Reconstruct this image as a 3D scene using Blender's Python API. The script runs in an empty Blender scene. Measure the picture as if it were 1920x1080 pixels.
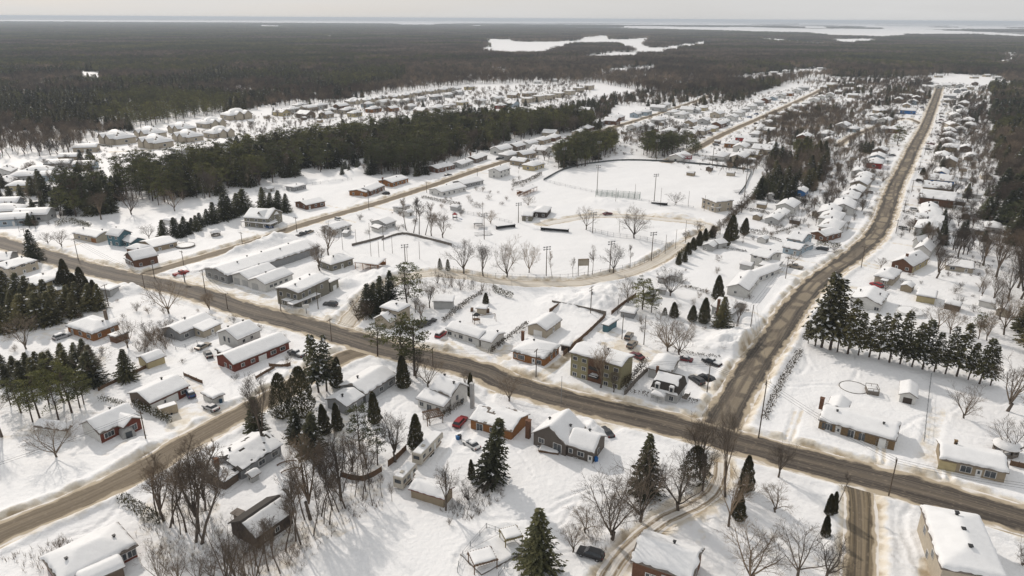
import bpy, math, random
import numpy as np
from mathutils import Matrix, Vector
R = math.radians
SC = bpy.context.scene
COL = SC.collection
# ---------------- camera ----------------
F = 1330.0; HGT = 100.0; PITCH = math.atan(505.5 / F); ROLL = R(0.33)
cam = bpy.data.cameras.new("camera"); co = bpy.data.objects.new("camera", cam); COL.objects.link(co)
cam.sensor_width = 36; cam.lens = F / 1920 * 36; cam.clip_start = 1; cam.clip_end = 200000
FW = Vector((0, math.cos(PITCH), -math.sin(PITCH))); UP0 = Vector((0, math.sin(PITCH), math.cos(PITCH))); RT0 = Vector((1, 0, 0))
RT = RT0 * math.cos(ROLL) + UP0 * math.sin(ROLL); UP = UP0 * math.cos(ROLL) - RT0 * math.sin(ROLL)
co.matrix_world = Matrix(((RT.x, UP.x, -FW.x, 0), (RT.y, UP.y, -FW.y, 0), (RT.z, UP.z, -FW.z, HGT), (0, 0, 0, 1)))
SC.camera = co
# ---------------- sky, sun, exposure ----------------
SUN_EL = 33.0; SUN_AZ = math.atan2(-0.58, 0.81)          # the sun stands ahead and to the left
w = bpy.data.worlds.new("World"); SC.world = w; w.use_nodes = True
nt = w.node_tree; nt.nodes.clear()
sky = nt.nodes.new('ShaderNodeTexSky'); sky.sky_type = 'NISHITA'; sky.sun_disc = False
sky.sun_elevation = R(SUN_EL); sky.sun_rotation = SUN_AZ; sky.air_density = 1.0; sky.dust_density = 2.5; sky.ozone_density = 1.2
veil = nt.nodes.new('ShaderNodeMix'); veil.data_type = 'RGBA'; veil.inputs[0].default_value = 0.72
veil.inputs[7].default_value = (7.75, 7.75, 7.75, 1)      # thin high cloud over the blue
tc = nt.nodes.new('ShaderNodeTexCoord'); mp = nt.nodes.new('ShaderNodeMapping'); mp.inputs['Scale'].default_value = (1.5, 1.5, 14)
no = nt.nodes.new('ShaderNodeTexNoise'); no.inputs['Scale'].default_value = 1.6; no.inputs['Detail'].default_value = 4
mr = nt.nodes.new('ShaderNodeMapRange'); mr.inputs[1].default_value = 0.3; mr.inputs[2].default_value = 0.7; mr.inputs[3].default_value = 0.80; mr.inputs[4].default_value = 0.97
bg = nt.nodes.new('ShaderNodeBackground'); bg.inputs['Strength'].default_value = 0.1
wo = nt.nodes.new('ShaderNodeOutputWorld')
L = nt.links.new
L(tc.outputs['Generated'], mp.inputs[0]); L(mp.outputs[0], no.inputs['Vector']); L(no.outputs['Fac'], mr.inputs[0]); L(mr.outputs[0], veil.inputs[0])
L(sky.outputs[0], veil.inputs[6]); L(veil.outputs[2], bg.inputs[0]); L(bg.outputs[0], wo.inputs[0])
sl = bpy.data.lights.new("sun", 'SUN'); sl.energy = 2.7; sl.angle = R(1.2); sl.color = (1.0, 0.915, 0.82)
so = bpy.data.objects.new("sun", sl); COL.objects.link(so)
sd = Vector((math.sin(SUN_AZ) * math.cos(R(SUN_EL)), math.cos(SUN_AZ) * math.cos(R(SUN_EL)), math.sin(R(SUN_EL))))
so.rotation_euler = sd.to_track_quat('Z', 'Y').to_euler()
SC.view_settings.view_transform = 'Standard'; SC.view_settings.look = 'None'; SC.view_settings.exposure = -0.12; SC.view_settings.gamma = 1
SC.cycles.max_bounces = 5; SC.cycles.diffuse_bounces = 3; SC.cycles.glossy_bounces = 2; SC.cycles.transmission_bounces = 2
SC.cycles.volume_bounces = 0; SC.cycles.transparent_max_bounces = 6

# ---------------- survey helpers: map sheet coordinates to places on the ground ----------------
CR, SR = math.cos(ROLL), math.sin(ROLL)
def G(px, py, z=0.0):
    u, v = px - 960, 540 - py
    d = RT * u + UP * v + FW * F
    t = (z - HGT) / d.z
    return Vector((d.x * t, d.y * t, z))
def proj(x, y, z=0.0):
    p = Vector((x, y, z - HGT)); d = p.dot(FW)
    return 960 + F * p.dot(RT) / d, 540 - F * p.dot(UP) / d
def projn(X, Y, z=0.0):
    Z = z - HGT; d = np.maximum(Y * FW.y + Z * FW.z + X * FW.x, 1.0)
    return 960 + F * (X * RT.x + Y * RT.y + Z * RT.z) / d, 540 - F * (X * UP.x + Y * UP.y + Z * UP.z) / d
def hgt(px, py, ty):
    p = G(px, py); a, b = 0.0, 60.0
    for _ in range(24):
        m = (a + b) / 2
        if proj(p.x, p.y, m)[1] > ty: a = m
        else: b = m
    return a
def inpoly(X, Y, poly):
    r = np.zeros(np.shape(X), bool); n = len(poly)
    for i in range(n):
        x0, y0 = poly[i]; x1, y1 = poly[(i + 1) % n]
        if y0 == y1: continue
        c = (y0 > Y) != (y1 > Y)
        r ^= c & (X < (x1 - x0) * (Y - y0) / (y1 - y0) + x0)
    return r
def W2(poly): return [tuple(G(*p)[:2]) for p in poly]
_r = np.random.RandomState(7); _T = _r.rand(256, 256)
def vn(X, Y, s, o=0):
    x = np.asarray(X, float) / s + o * 17.3; y = np.asarray(Y, float) / s + o * 9.1
    xi = np.floor(x).astype(int); yi = np.floor(y).astype(int); fx = x - xi; fy = y - yi
    fx = fx * fx * (3 - 2 * fx); fy = fy * fy * (3 - 2 * fy)
    g = lambda a, b: _T[a & 255, b & 255]
    return (g(xi, yi) * (1 - fx) + g(xi + 1, yi) * fx) * (1 - fy) + (g(xi, yi + 1) * (1 - fx) + g(xi + 1, yi + 1) * fx) * fy
def polydist(X, Y, P):
    D = np.full(np.shape(X), 1e9)
    for (x0, y0), (x1, y1) in zip(P[:-1], P[1:]):
        dx, dy = x1 - x0, y1 - y0; l2 = dx * dx + dy * dy + 1e-9
        t = np.clip(((X - x0) * dx + (Y - y0) * dy) / l2, 0, 1)
        D = np.minimum(D, np.hypot(X - x0 - t * dx, Y - y0 - t * dy))
    return D
def smooth_line(P, step=3.0):
    P = [Vector(p[:2]) for p in P]; out = []
    for i in range(len(P) - 1):
        a = P[max(i - 1, 0)]; b = P[i]; c = P[i + 1]; d = P[min(i + 2, len(P) - 1)]
        n = max(2, int((c - b).length / step))
        for k in range(n):
            t = k / n
            out.append(0.5 * ((2 * b) + (c - a) * t + (2 * a - 5 * b + 4 * c - d) * t * t + (-a + 3 * b - 3 * c + d) * t ** 3))
    out.append(P[-1]); return [(p.x, p.y) for p in out]

# ---------------- materials ----------------
MATS = {}
def mat(name, col, rough=0.8, var=0.12, scale=3.0, bump=0.0, bscale=None, col2=None, metal=0.0, stripe=None, spec=0.3, wild=None):
    if name in MATS: return MATS[name]
    m = bpy.data.materials.new(name); m.use_nodes = True; n = m.node_tree.nodes; l = m.node_tree.links.new
    b = n['Principled BSDF']; b.inputs['Roughness'].default_value = rough; b.inputs['Metallic'].default_value = metal
    b.inputs['Specular IOR Level'].default_value = spec
    t = n.new('ShaderNodeTexCoord'); no = n.new('ShaderNodeTexNoise'); no.inputs['Scale'].default_value = scale; no.inputs['Detail'].default_value = 5
    l(t.outputs['Object'], no.inputs['Vector'])
    mx = n.new('ShaderNodeMix'); mx.data_type = 'RGBA'
    c2 = col2 or tuple(c * (1 - 2 * var) for c in col)
    mx.inputs[6].default_value = (*c2, 1); mx.inputs[7].default_value = (*col, 1)
    mr = n.new('ShaderNodeMapRange'); mr.inputs[1].default_value = 0.35; mr.inputs[2].default_value = 0.65
    l(no.outputs['Fac'], mr.inputs[0]); l(mr.outputs[0], mx.inputs[0]); out = mx.outputs[2]
    if stripe:
        wv = n.new('ShaderNodeTexWave'); wv.bands_direction = stripe[0]; wv.inputs['Scale'].default_value = stripe[1]; wv.inputs['Distortion'].default_value = 0.3
        l(t.outputs['Object'], wv.inputs['Vector'])
        m2 = n.new('ShaderNodeMix'); m2.data_type = 'RGBA'; m2.blend_type = 'MULTIPLY'; m2.inputs[0].default_value = stripe[2]
        l(out, m2.inputs[6]); l(wv.outputs['Color'], m2.inputs[7]); out = m2.outputs[2]
    if wild:      # each tree and each stand has its own tone
        ge = n.new('ShaderNodeNewGeometry'); oi = n.new('ShaderNodeObjectInfo')
        q = n.new('ShaderNodeTexNoise'); q.inputs['Scale'].default_value = 0.0045; q.inputs['Detail'].default_value = 3; l(ge.outputs['Position'], q.inputs['Vector'])
        q2 = n.new('ShaderNodeTexNoise'); q2.inputs['Scale'].default_value = 0.06; q2.inputs['Detail'].default_value = 1; l(ge.outputs['Position'], q2.inputs['Vector'])
        def mx_(fa, a, b_, lo, hi):
            r_ = n.new('ShaderNodeMapRange'); l(fa, r_.inputs[0]); r_.inputs[1].default_value = lo; r_.inputs[2].default_value = hi
            k = n.new('ShaderNodeMix'); k.data_type = 'RGBA'; k.blend_type = 'MULTIPLY'; k.inputs[0].default_value = 1; l(a, k.inputs[6])
            c = n.new('ShaderNodeMix'); c.data_type = 'RGBA'; l(r_.outputs[0], c.inputs[0]); c.inputs[6].default_value = (*b_[0], 1); c.inputs[7].default_value = (*b_[1], 1); l(c.outputs[2], k.inputs[7]); return k.outputs[2]
        out = mx_(q.outputs['Fac'], out, (wild[0], wild[1]), .38, .62); out = mx_(q2.outputs['Fac'], out, ((.62, .64, .66), (1.3, 1.28, 1.2)), .35, .65); out = mx_(oi.outputs['Random'], out, ((.7, .72, .75), (1.25, 1.2, 1.1)), 0, 1)
    l(out, b.inputs['Base Color'])
    if bump:
        n2 = n.new('ShaderNodeTexNoise'); n2.inputs['Scale'].default_value = bscale or scale * 3; n2.inputs['Detail'].default_value = 6
        l(t.outputs['Object'], n2.inputs['Vector'])
        bp = n.new('ShaderNodeBump'); bp.inputs['Distance'].default_value = bump; bp.inputs['Strength'].default_value = 0.8
        l(n2.outputs['Fac'], bp.inputs['Height']); l(bp.outputs[0], b.inputs['Normal'])
    MATS[name] = m; return m
SNOW = mat('snow', (0.80, 0.80, 0.80), 0.6, 0.03, 0.4, 0.09, 1.1)
SNOWR = mat('roof_snow', (0.80, 0.80, 0.80), 0.6, 0.03, 0.5, 0.07, 1.3)
BARK = mat('bark', (0.155, 0.125, 0.10), 0.95, 0.25, 2.0)
TWIG = mat('twig', (0.185, 0.157, 0.13), 0.95, 0.25, 0.8, wild=((.78, .71, .68), (1.5, 1.42, 1.36)))
PINEBARK = mat('pine_bark', (0.10, 0.075, 0.06), 0.95, 0.2, 2.0)
BIRCH = mat('pale_bark', (0.26, 0.22, 0.18), 0.9, 0.2, 2.0)
PINE = mat('pine_needles', (0.145, 0.148, 0.052), 0.85, 0.3, 0.5, col2=(0.065, 0.072, 0.032), wild=((.68, .72, .75), (1.3, 1.22, 1.05)))
SPRUCE = mat('spruce_needles', (0.11, 0.102, 0.052), 0.85, 0.3, 0.7, col2=(0.054, 0.056, 0.033), wild=((.7, .8, .8), (1.35, 1.25, 1.05)))
CEDAR = mat('cedar_foliage', (0.105, 0.088, 0.035), 0.85, 0.3, 0.8, col2=(0.045, 0.046, 0.02))
HEDGEM = mat('hedge_twigs', (0.10, 0.075, 0.045), 0.95, 0.3, 0.8, col2=(0.045, 0.036, 0.022))
GLASS = mat('window_glass', (0.05, 0.06, 0.07), 0.12, 0.3, 0.5, spec=0.6)
WHITE = mat('white_paint', (0.72, 0.72, 0.70), 0.6, 0.05)
TRIM = mat('white_trim', (0.66, 0.65, 0.63), 0.6, 0.05)
DARK = mat('dark_metal', (0.035, 0.035, 0.036), 0.6, 0.1)
SHINGLE = mat('dark_shingles', (0.07, 0.062, 0.055), 0.9, 0.2, 4, 0.02, 12)
FASC = mat('fascia', (0.20, 0.17, 0.145), 0.8, 0.15)
WOOD = mat('brown_wood', (0.16, 0.095, 0.055), 0.85, 0.2, 3)
GREYWOOD = mat('weathered_wood', (0.20, 0.175, 0.15), 0.9, 0.2, 3)
POLEW = mat('pole_wood', (0.14, 0.11, 0.085), 0.9, 0.2, 2)
STEEL = mat('galvanised_steel', (0.33, 0.34, 0.35), 0.5, 0.1, 3, metal=0.5)
RUBBER = mat('tyre_rubber', (0.02, 0.02, 0.02), 0.9, 0.1)
WC = {'white': (0.68, 0.67, 0.64), 'grey': (0.30, 0.305, 0.31), 'light grey': (0.47, 0.47, 0.46), 'beige': (0.48, 0.42, 0.33), 'tan': (0.34, 0.275, 0.19),
      'olive': (0.225, 0.21, 0.165), 'khaki': (0.29, 0.26, 0.15), 'brown': (0.155, 0.115, 0.085), 'dark brown': (0.06, 0.045, 0.036),
      'red brick': (0.22, 0.062, 0.04), 'brown brick': (0.20, 0.10, 0.06), 'orange brick': (0.36, 0.16, 0.055), 'teal': (0.075, 0.165, 0.20), 'blue': (0.03, 0.16, 0.42),
      'pale blue': (0.36, 0.44, 0.50), 'yellow': (0.50, 0.42, 0.24), 'stone': (0.25, 0.17, 0.09), 'taupe': (0.125, 0.105, 0.088), 'red': (0.35, 0.03, 0.025)}
def wallm(c):
    if 'brick' in c or c == 'stone': return mat('wall_' + c.replace(' ', '_'), WC[c], 0.9, 0.2, 5.0, 0.01, 20, stripe=('Z', 6.0, 0.35))
    return mat('wall_' + c.replace(' ', '_'), WC[c], 0.7, 0.06, 1.0, stripe=('Z', 2.6, 0.22))

# ---------------- mesh helpers ----------------
class MB:
    def __init__(s): s.v = []; s.f = []; s.m = []
    def add(s, vs, fs, m=0):
        o = len(s.v); s.v.extend(vs); s.f.extend([tuple(i + o for i in f) for f in fs]); s.m.extend([m] * len(fs))
    def box(s, cx, cy, cz, sx, sy, sz, rz=0, m=0, taper=1.0):
        c, q = math.cos(rz), math.sin(rz); vs = []
        for z, k in ((-.5, 1), (.5, taper)):
            for x, y in ((-.5, -.5), (.5, -.5), (.5, .5), (-.5, .5)):
                X, Y = x * sx * k, y * sy * k; vs.append((cx + X * c - Y * q, cy + X * q + Y * c, cz + z * sz))
        s.add(vs, [(0, 3, 2, 1), (4, 5, 6, 7), (0, 1, 5, 4), (1, 2, 6, 5), (2, 3, 7, 6), (3, 0, 4, 7)], m)
    def tube(s, p0, p1, r0, r1, n=6, m=0, cap=False):
        p0 = Vector(p0); p1 = Vector(p1); d = p1 - p0
        if d.length < 1e-6: return
        d.normalize(); a = Vector((0, 0, 1)) if abs(d.z) < .9 else Vector((1, 0, 0)); e = d.cross(a).normalized(); g = d.cross(e)
        vs = []
        for p, r in ((p0, r0), (p1, r1)):
            for i in range(n):
                t = 6.28318 * i / n; q = p + (e * math.cos(t) + g * math.sin(t)) * r; vs.append((q.x, q.y, q.z))
        fs = [(i, (i + 1) % n, n + (i + 1) % n, n + i) for i in range(n)]
        if cap: fs += [tuple(range(n))[::-1], tuple(range(n, 2 * n))]
        s.add(vs, fs, m)
    def lathe(s, prof, n=16, m=0, c=(0, 0)):
        vs = []; fs = []
        for r, z in prof:
            for i in range(n): t = 6.28318 * i / n; vs.append((c[0] + r * math.cos(t), c[1] + r * math.sin(t), z))
        for k in range(len(prof) - 1):
            for i in range(n): j = (i + 1) % n; fs.append((k * n + i, k * n + j, (k + 1) * n + j, (k + 1) * n + i))
        s.add(vs, fs, m)
    def extr(s, prof, y0, y1, m=0, k=1.0):      # prof in x,z extruded along y; the ends may be scaled towards the middle
        n = len(prof); vs = [(x, y0, z) for x, z in prof] + [(x, y1, z) for x, z in prof]
        s.add(vs, [(i, (i + 1) % n, n + (i + 1) % n, n + i) for i in range(n)] + [tuple(range(n))[::-1], tuple(range(n, 2 * n))], m)
    def mesh(s, name, mats, smooth=False):
        me = bpy.data.meshes.new(name); me.from_pydata(s.v, [], s.f)
        for q in mats: me.materials.append(q)
        if len(mats) > 1: me.polygons.foreach_set('material_index', s.m)
        if smooth: me.polygons.foreach_set('use_smooth', [True] * len(s.f))
        me.update(); return me
    def build(s, name, mats, parent=None, smooth=False):
        if not isinstance(mats, (list, tuple)): mats = [mats]
        return put(name, s.mesh(name, mats, smooth), parent)
def put(name, me, parent=None, loc=(0, 0, 0), rz=0, sc=None):
    o = bpy.data.objects.new(name, me); COL.objects.link(o); o.parent = parent; o.location = loc; o.rotation_euler = (0, 0, rz)
    if sc: o.scale = sc
    return o
def tag(o, label=None, cat=None, group=None, kind=None):
    if label: o['label'] = label
    if cat: o['category'] = cat
    if group: o['group'] = group
    if kind: o['kind'] = kind
    return o
def empty(name, loc, rz=0):
    o = bpy.data.objects.new(name, None); COL.objects.link(o); o.location = loc; o.rotation_euler = (0, 0, rz); o.empty_display_size = 1
    return o
KIDS = {}
def thing_of(parts, name, loc, rz, sc=None):     # parts: list of (name, mesh, [subparts])
    r = empty(name, loc, rz)
    if sc: r.scale = sc
    def rec(ps, par):
        for p in ps:
            o = put(p[0], p[1], par)
            if len(p) > 2: rec(p[2], o)
    rec(parts, r); return r
def gridmesh(name, VX, VY, VZ, mats, smooth=True, attrs=None, uv=None, keep=None):
    nr, nc = VX.shape; me = bpy.data.meshes.new(name)
    co_ = np.stack([VX, VY, VZ], -1).reshape(-1, 3).astype(np.float32)
    i = np.arange(nr * nc).reshape(nr, nc); q = np.stack([i[:-1, :-1], i[:-1, 1:], i[1:, 1:], i[1:, :-1]], -1).reshape(-1, 4)
    if keep is not None: q = q[keep.reshape(-1)]
    me.vertices.add(len(co_)); me.vertices.foreach_set('co', co_.ravel())
    me.loops.add(q.size); me.loops.foreach_set('vertex_index', q.ravel().astype(np.int32))
    me.polygons.add(len(q)); me.polygons.foreach_set('loop_start', np.arange(0, q.size, 4, dtype=np.int32))
    if smooth: me.polygons.foreach_set('use_smooth', np.ones(len(q), bool))
    for mm in mats: me.materials.append(mm)
    for k, a in (attrs or {}).items():
        at = me.attributes.new(k, 'FLOAT', 'POINT'); at.data.foreach_set('value', a.reshape(-1).astype(np.float32))
    if uv is not None:
        ul = me.uv_layers.new(name='UVMap'); ul.data.foreach_set('uv', uv.reshape(-1, 2)[q.ravel()].astype(np.float32).ravel())
    me.update(calc_edges=True); return me
# ================= SETTING: ground, roads =================
def ribbon_mat(name, dark, mid, centre=0.0, patch=False, edge=(0.30, 0.245, 0.18), rut=0):
    m = bpy.data.materials.new(name); m.use_nodes = True; n = m.node_tree.nodes; l = m.node_tree.links.new
    b = n['Principled BSDF']; b.inputs['Roughness'].default_value = 0.75; b.inputs['Specular IOR Level'].default_value = 0.25
    uv = n.new('ShaderNodeUVMap'); sx = n.new('ShaderNodeSeparateXYZ'); l(uv.outputs[0], sx.inputs[0])
    def noise(scale, sx_, sy_, det=4):
        mp = n.new('ShaderNodeMapping'); mp.inputs['Scale'].default_value = (sx_, sy_, 1); l(uv.outputs[0], mp.inputs[0])
        no = n.new('ShaderNodeTexNoise'); no.inputs['Scale'].default_value = scale; no.inputs['Detail'].default_value = det; l(mp.outputs[0], no.inputs['Vector']); return no.outputs['Fac']
    def math_(op, a, b_=None):
        q = n.new('ShaderNodeMath'); q.operation = op
        for i, x in enumerate((a, b_)):
            if x is None: continue
            if isinstance(x, (int, float)): q.inputs[i].default_value = x
            else: l(x, q.inputs[i])
        return q.outputs[0]
    def mr(x, a, b_, c=0.0, d=1.0):
        q = n.new('ShaderNodeMapRange'); q.interpolation_type = 'SMOOTHSTEP'; l(x, q.inputs[0])
        for i, z in enumerate((a, b_, c, d)): q.inputs[i + 1].default_value = z
        return q.outputs[0]
    def mix(f, a, b_):
        q = n.new('ShaderNodeMix'); q.data_type = 'RGBA'; l(f, q.inputs[0])
        for i, x in ((6, a), (7, b_)):
            if isinstance(x, tuple): q.inputs[i].default_value = (*x, 1)
            else: l(x, q.inputs[i])
        return q.outputs[2]
    u = sx.outputs['X']                      # metres from the middle line
    wob = math_('MULTIPLY', math_('SUBTRACT', noise(0.05, 1, 1, 3), 0.5), 3.0)
    uu = math_('ABSOLUTE', math_('ADD', u, wob))
    streaks = noise(0.8, 2.4, 0.03, 5)       # long streaks left by the tyres
    fine = noise(1.6, 1, 0.5, 6)
    c = mix(mr(streaks, 0.38, 0.64), dark, mid)
    c = mix(math_('MULTIPLY', mr(uu, *( (1.6, 0.2) if not patch else (2.6, 1.2) )), centre), c, edge)
    if patch:                                # worn strips of pale packed snow between the wheel lines
        vo = n.new('ShaderNodeTexVoronoi'); vo.feature = 'DISTANCE_TO_EDGE'; vo.inputs['Scale'].default_value = 0.13
        mp = n.new('ShaderNodeMapping'); mp.inputs['Scale'].default_value = (1.5, 0.62, 1); l(uv.outputs[0], mp.inputs[0]); l(mp.outputs[0], vo.inputs['Vector'])
        k = mr(vo.outputs['Distance'], 0.06, 0.16)
        k = math_('MULTIPLY', k, mr(math_('ADD', uu, math_('MULTIPLY', fine, 1.0)), 3.1, 2.3))
        c = mix(math_('MULTIPLY', k, math_('ADD', 0.15, math_('MULTIPLY', mr(noise(0.03, 1, 1, 2), 0.35, 0.6), 0.6))), c, (0.33, 0.275, 0.195))
    c = mix(math_('MULTIPLY', mr(fine, 0.55, 0.75), 0.5), c, edge)
    if rut:
        dd = math_('ABSOLUTE', math_('SUBTRACT', math_('ABSOLUTE', math_('ADD', u, math_('MULTIPLY', math_('SUBTRACT', noise(0.12, 1, 1, 2), 0.5), 0.5))), rut))
        c = mix(math_('MULTIPLY', mr(dd, 0.45, 0.1), mr(fine, 0.3, 0.5, 0.5, 1.0)), c, (0.24, 0.185, 0.12))
    at = n.new('ShaderNodeAttribute'); at.attribute_name = 'side'
    e2 = math_('ADD', at.outputs['Fac'], math_('MULTIPLY', math_('SUBTRACT', noise(0.35, 1, 0.5, 6), 0.5), 0.9))
    c = mix(mr(e2, 0.74, 0.92), c, (0.42, 0.35, 0.255))
    c = mix(mr(e2, 1.0, 1.12), c, (0.74, 0.70, 0.65))
    l(c, b.inputs['Base Color'])
    bp = n.new('ShaderNodeBump'); bp.inputs['Distance'].default_value = 0.05; l(fine, bp.inputs['Height']); l(bp.outputs[0], b.inputs['Normal'])
    return m
RM1 = ribbon_mat('slushy_asphalt', (0.052, 0.043, 0.035), (0.125, 0.104, 0.083), 0.25)
RM2 = ribbon_mat('patched_asphalt', (0.050, 0.042, 0.034), (0.110, 0.092, 0.073), 0.25, True)
RM3 = ribbon_mat('sandy_asphalt', (0.120, 0.093, 0.062), (0.185, 0.146, 0.098), 0.12)
RM4 = ribbon_mat('packed_tan_snow', (0.52, 0.465, 0.385), (0.68, 0.64, 0.575), 0.0, edge=(0.72, 0.68, 0.61))
RM6 = ribbon_mat('faint_packed_snow', (0.62, 0.585, 0.53), (0.74, 0.715, 0.68), 0.0, edge=(0.78, 0.76, 0.73))
RM7 = ribbon_mat('rutted_driveway', (0.60, 0.56, 0.50), (0.76, 0.73, 0.69), 0.0, edge=(0.6, 0.54, 0.46), rut=0.95)
RM5 = ribbon_mat('brown_slush', (0.07, 0.055, 0.037), (0.21, 0.165, 0.105), 0.25)
ROADS = [  # name, width, bank, material, line on the map sheet
 ('main_road', 11.5, 0.8, RM1, [(-160,405),(-60,436),(0,455),(55,470),(110,487),(200,512),(350,545),(475,585),(580,612),(705,650),(805,672),(905,697),(960,722),(1110,762),(1260,797),(1435,845),(1590,885),(1740,924),(1915,974),(2120,1035)]),
 ('side_road', 9.6, 0.8, RM2, [(1345,806),(1385,735),(1424,670),(1452,632),(1490,575),(1540,522),(1612,469),(1650,425),(1677,352),(1697,312),(1716,272),(1735,236),(1752,192),(1759,172),(1763,160)]),
 ('western_street', 7.0, 0.7, RM3, [(255,522),(290,509),(325,499),(400,477),(475,454),(580,418),(705,382),(805,350),(905,316),(955,301),(1037,281),(1135,244),(1210,221),(1290,195),(1330,180)]),
 ('straight_street', 7.0, 0.7, RM3, [(1250,305),(1310,277),(1360,250),(1435,217),(1480,197),(1527,175),(1540,168)]),
 ('southern_street', 8.0, 0.9, RM3, [(-120,1062),(0,1000),(150,938),(275,876),(350,830),(450,776),(520,740),(580,705),(640,672),(690,655)]),
 ('short_street', 5.4, 0.6, RM5, [(1602,880),(1612,930),(1614,990),(1611,1080),(1606,1150)]),
 ('park_road', 6.4, 0.9, RM4, [(645,612),(662,592),(690,560),(740,528),(800,514),(855,517),(955,531),(1060,532),(1120,526),(1185,510),(1235,488),(1275,462)]),
 ('upper_street', 6.0, 0.2, RM6, [(1020,420),(1120,405),(1230,410),(1330,425),(1285,458)]),
 ('driveway', 3.0, 0.3, RM7, [(1352,868),(1350,895),(1335,925),(1300,950),(1250,972),(1205,1005),(1160,1050),(1130,1100)]),
 ('cross_street', 5.0, 0.4, RM3, [(1735,236),(1700,222),(1665,230),(1600,255),(1570,275)]),
]
def WL(P): return [tuple(G(*p)[:2]) for p in P]
RL = []
for i, (nm, wd, bk, m_, P) in enumerate(ROADS):
    S = smooth_line(WL(P), 3.0); RL.append((S, wd, bk))
    S = np.array(S); T = np.gradient(S, axis=0); T /= np.linalg.norm(T, axis=1)[:, None] + 1e-9; N = np.stack([T[:, 1], -T[:, 0]], 1)
    ln = np.concatenate([[0], np.cumsum(np.linalg.norm(np.diff(S, axis=0), axis=1))])
    nc = 11; s = np.linspace(-1, 1, nc)[None, :]; hw = wd / 2 + 0.9
    wob = 1 + 0.10 * (vn(ln, ln * 0, 6, i)[:, None] - .5) + 0.06 * (vn(ln, ln * 0, 1.7, i + 3)[:, None] - .5)
    off = s * hw * wob
    X = S[:, :1] + N[:, :1] * off; Y = S[:, 1:] + N[:, 1:] * off
    Z = np.full_like(X, 0.05 + 0.008 * (len(ROADS) - i)) - 0.06 * (np.abs(s) > .99)
    uv = np.stack([off + 0 * X, np.repeat(ln[:, None], nc, 1)], -1)
    side = np.abs(s) * hw / (wd / 2) + 0 * X
    me = gridmesh(nm, X, Y, Z, [m_], attrs={'side': side}, uv=uv)
    tag(put(nm, me), kind='structure')
# driveways, lots and worn tracks: (dirt, width, line)
TRACKS = [
 (.62,3.6,[(640,672),(690,655)]),(.45,9,[(330,528),(380,520),(440,548),(520,572)]),(.62,7,[(305,522),(385,545),(430,556)]),(.3,8,[(470,560),(520,585)]),
 (.35,5,[(590,600),(640,570)]),(.5,3.4,[(835,640),(880,670)]),(.5,5,[(905,650),(945,672)]),(.8,3.2,[(1015,708),(1060,672),(1085,640)]),(.55,4,[(920,690),(955,650)]),
 (.45,5,[(1130,620),(1195,650),(1250,670)]),(.6,4,[(1140,645),(1180,660),(1210,665)]),(.55,3,[(1330,735),(1300,705)]),(.55,7,[(1200,795),(1165,770),(1140,800)]),
 (.5,1.0,[(1470,832),(1492,768)]),(.5,1.0,[(1482,832),(1504,770)]),(.5,1.0,[(1643,870),(1644,830)]),(.5,1.0,[(1658,875),(1657,830)]),
 (.5,1.2,[(1765,905),(1755,860)]),(.5,1.2,[(1782,908),(1770,850)]),(.4,4,[(1735,860),(1750,800),(1760,770)]),
 (.42,4,[(340,780),(385,760),(360,715)]),(.5,6,[(330,800),(345,775),(420,770)]),(.35,3,[(200,850),(250,825)]),(.35,3,[(410,690),(385,660)]),
 (.4,4,[(555,700),(540,665)]),(.15,2.6,[(860,840),(900,790),(930,715)]),(.12,2.6,[(800,880),(860,800)]),(.3,1.0,[(1365,1000),(1330,940)]),(.3,1.0,[(1390,1060),(1345,960)]),
 (.35,2,[(1300,1050),(1330,960)]),(.12,2,[(1740,960),(1770,980),(1765,1020)]),(.4,10,[(1110,395),(1200,405),(1300,412)]),(.25,12,[(1270,440),(1330,425)]),
 (.5,9,[(1200,670),(1150,650)]),(.4,3,[(400,590),(440,610)]),(.55,3.5,[(1560,535),(1640,545)]),(.5,3,[(1600,495),(1650,505)]),(.45,3,[(1500,520),(1430,500)]),
 (.4,3,[(1390,580),(1430,600)]),(.35,3,[(100,505),(50,530)]),(.2,3,[(0,640),(120,615),(220,590),(290,568)]),(.2,2,[(200,600),(290,570)]),
 (.45,3,[(90,472),(180,450)]),(.5,8,[(210,285),(250,283),(310,280)]),(.3,3,[(560,400),(500,395)]),(.25,3,[(660,385),(700,362)]),(.3,4,[(1850,1075),(1860,1100)]),(.8,4,[(1742,1060),(1745,1100)]),
 (.25,8,[(0,350),(60,340),(120,335)]),(.25,5,[(1045,275),(1100,250)]),(.3,5,[(1330,180),(1400,190)]),
]
TRK = [(d, wd, WL(P)) for d, wd, P in TRACKS]
_dr = random.Random(12)
for ri, y0 in ((1, 270), (2, 330), (3, 100)):
    S = RL[ri][0]; nxt = 0; acc = 0
    for p, q in zip(S[:-1], S[1:]):
        acc += math.hypot(q[0] - p[0], q[1] - p[1])
        if acc < nxt or p[1] < y0 or p[1] > 1000: continue
        nxt = acc + _dr.uniform(9, 15); a = math.atan2(q[1] - p[1], q[0] - p[0]) + _dr.choice((-1, 1)) * math.pi / 2; w0 = RL[ri][1] / 2
        TRK.append((_dr.uniform(.25, .6), 3.2, [(p[0] + w0 * math.cos(a), p[1] + w0 * math.sin(a)), (p[0] + (w0 + 15) * math.cos(a), p[1] + (w0 + 15) * math.sin(a))]))
PINEW = W2([(95,412),(200,402),(345,378),(420,368),(480,350),(567,332),(640,312),(680,315),(700,328),(790,330),(830,300),(905,285),(960,268),(1000,255),(1100,250),(1125,235),(1000,228),(880,232),(760,250),(600,272),(480,290),(380,312),(300,322),(180,345),(110,375)])
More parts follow.
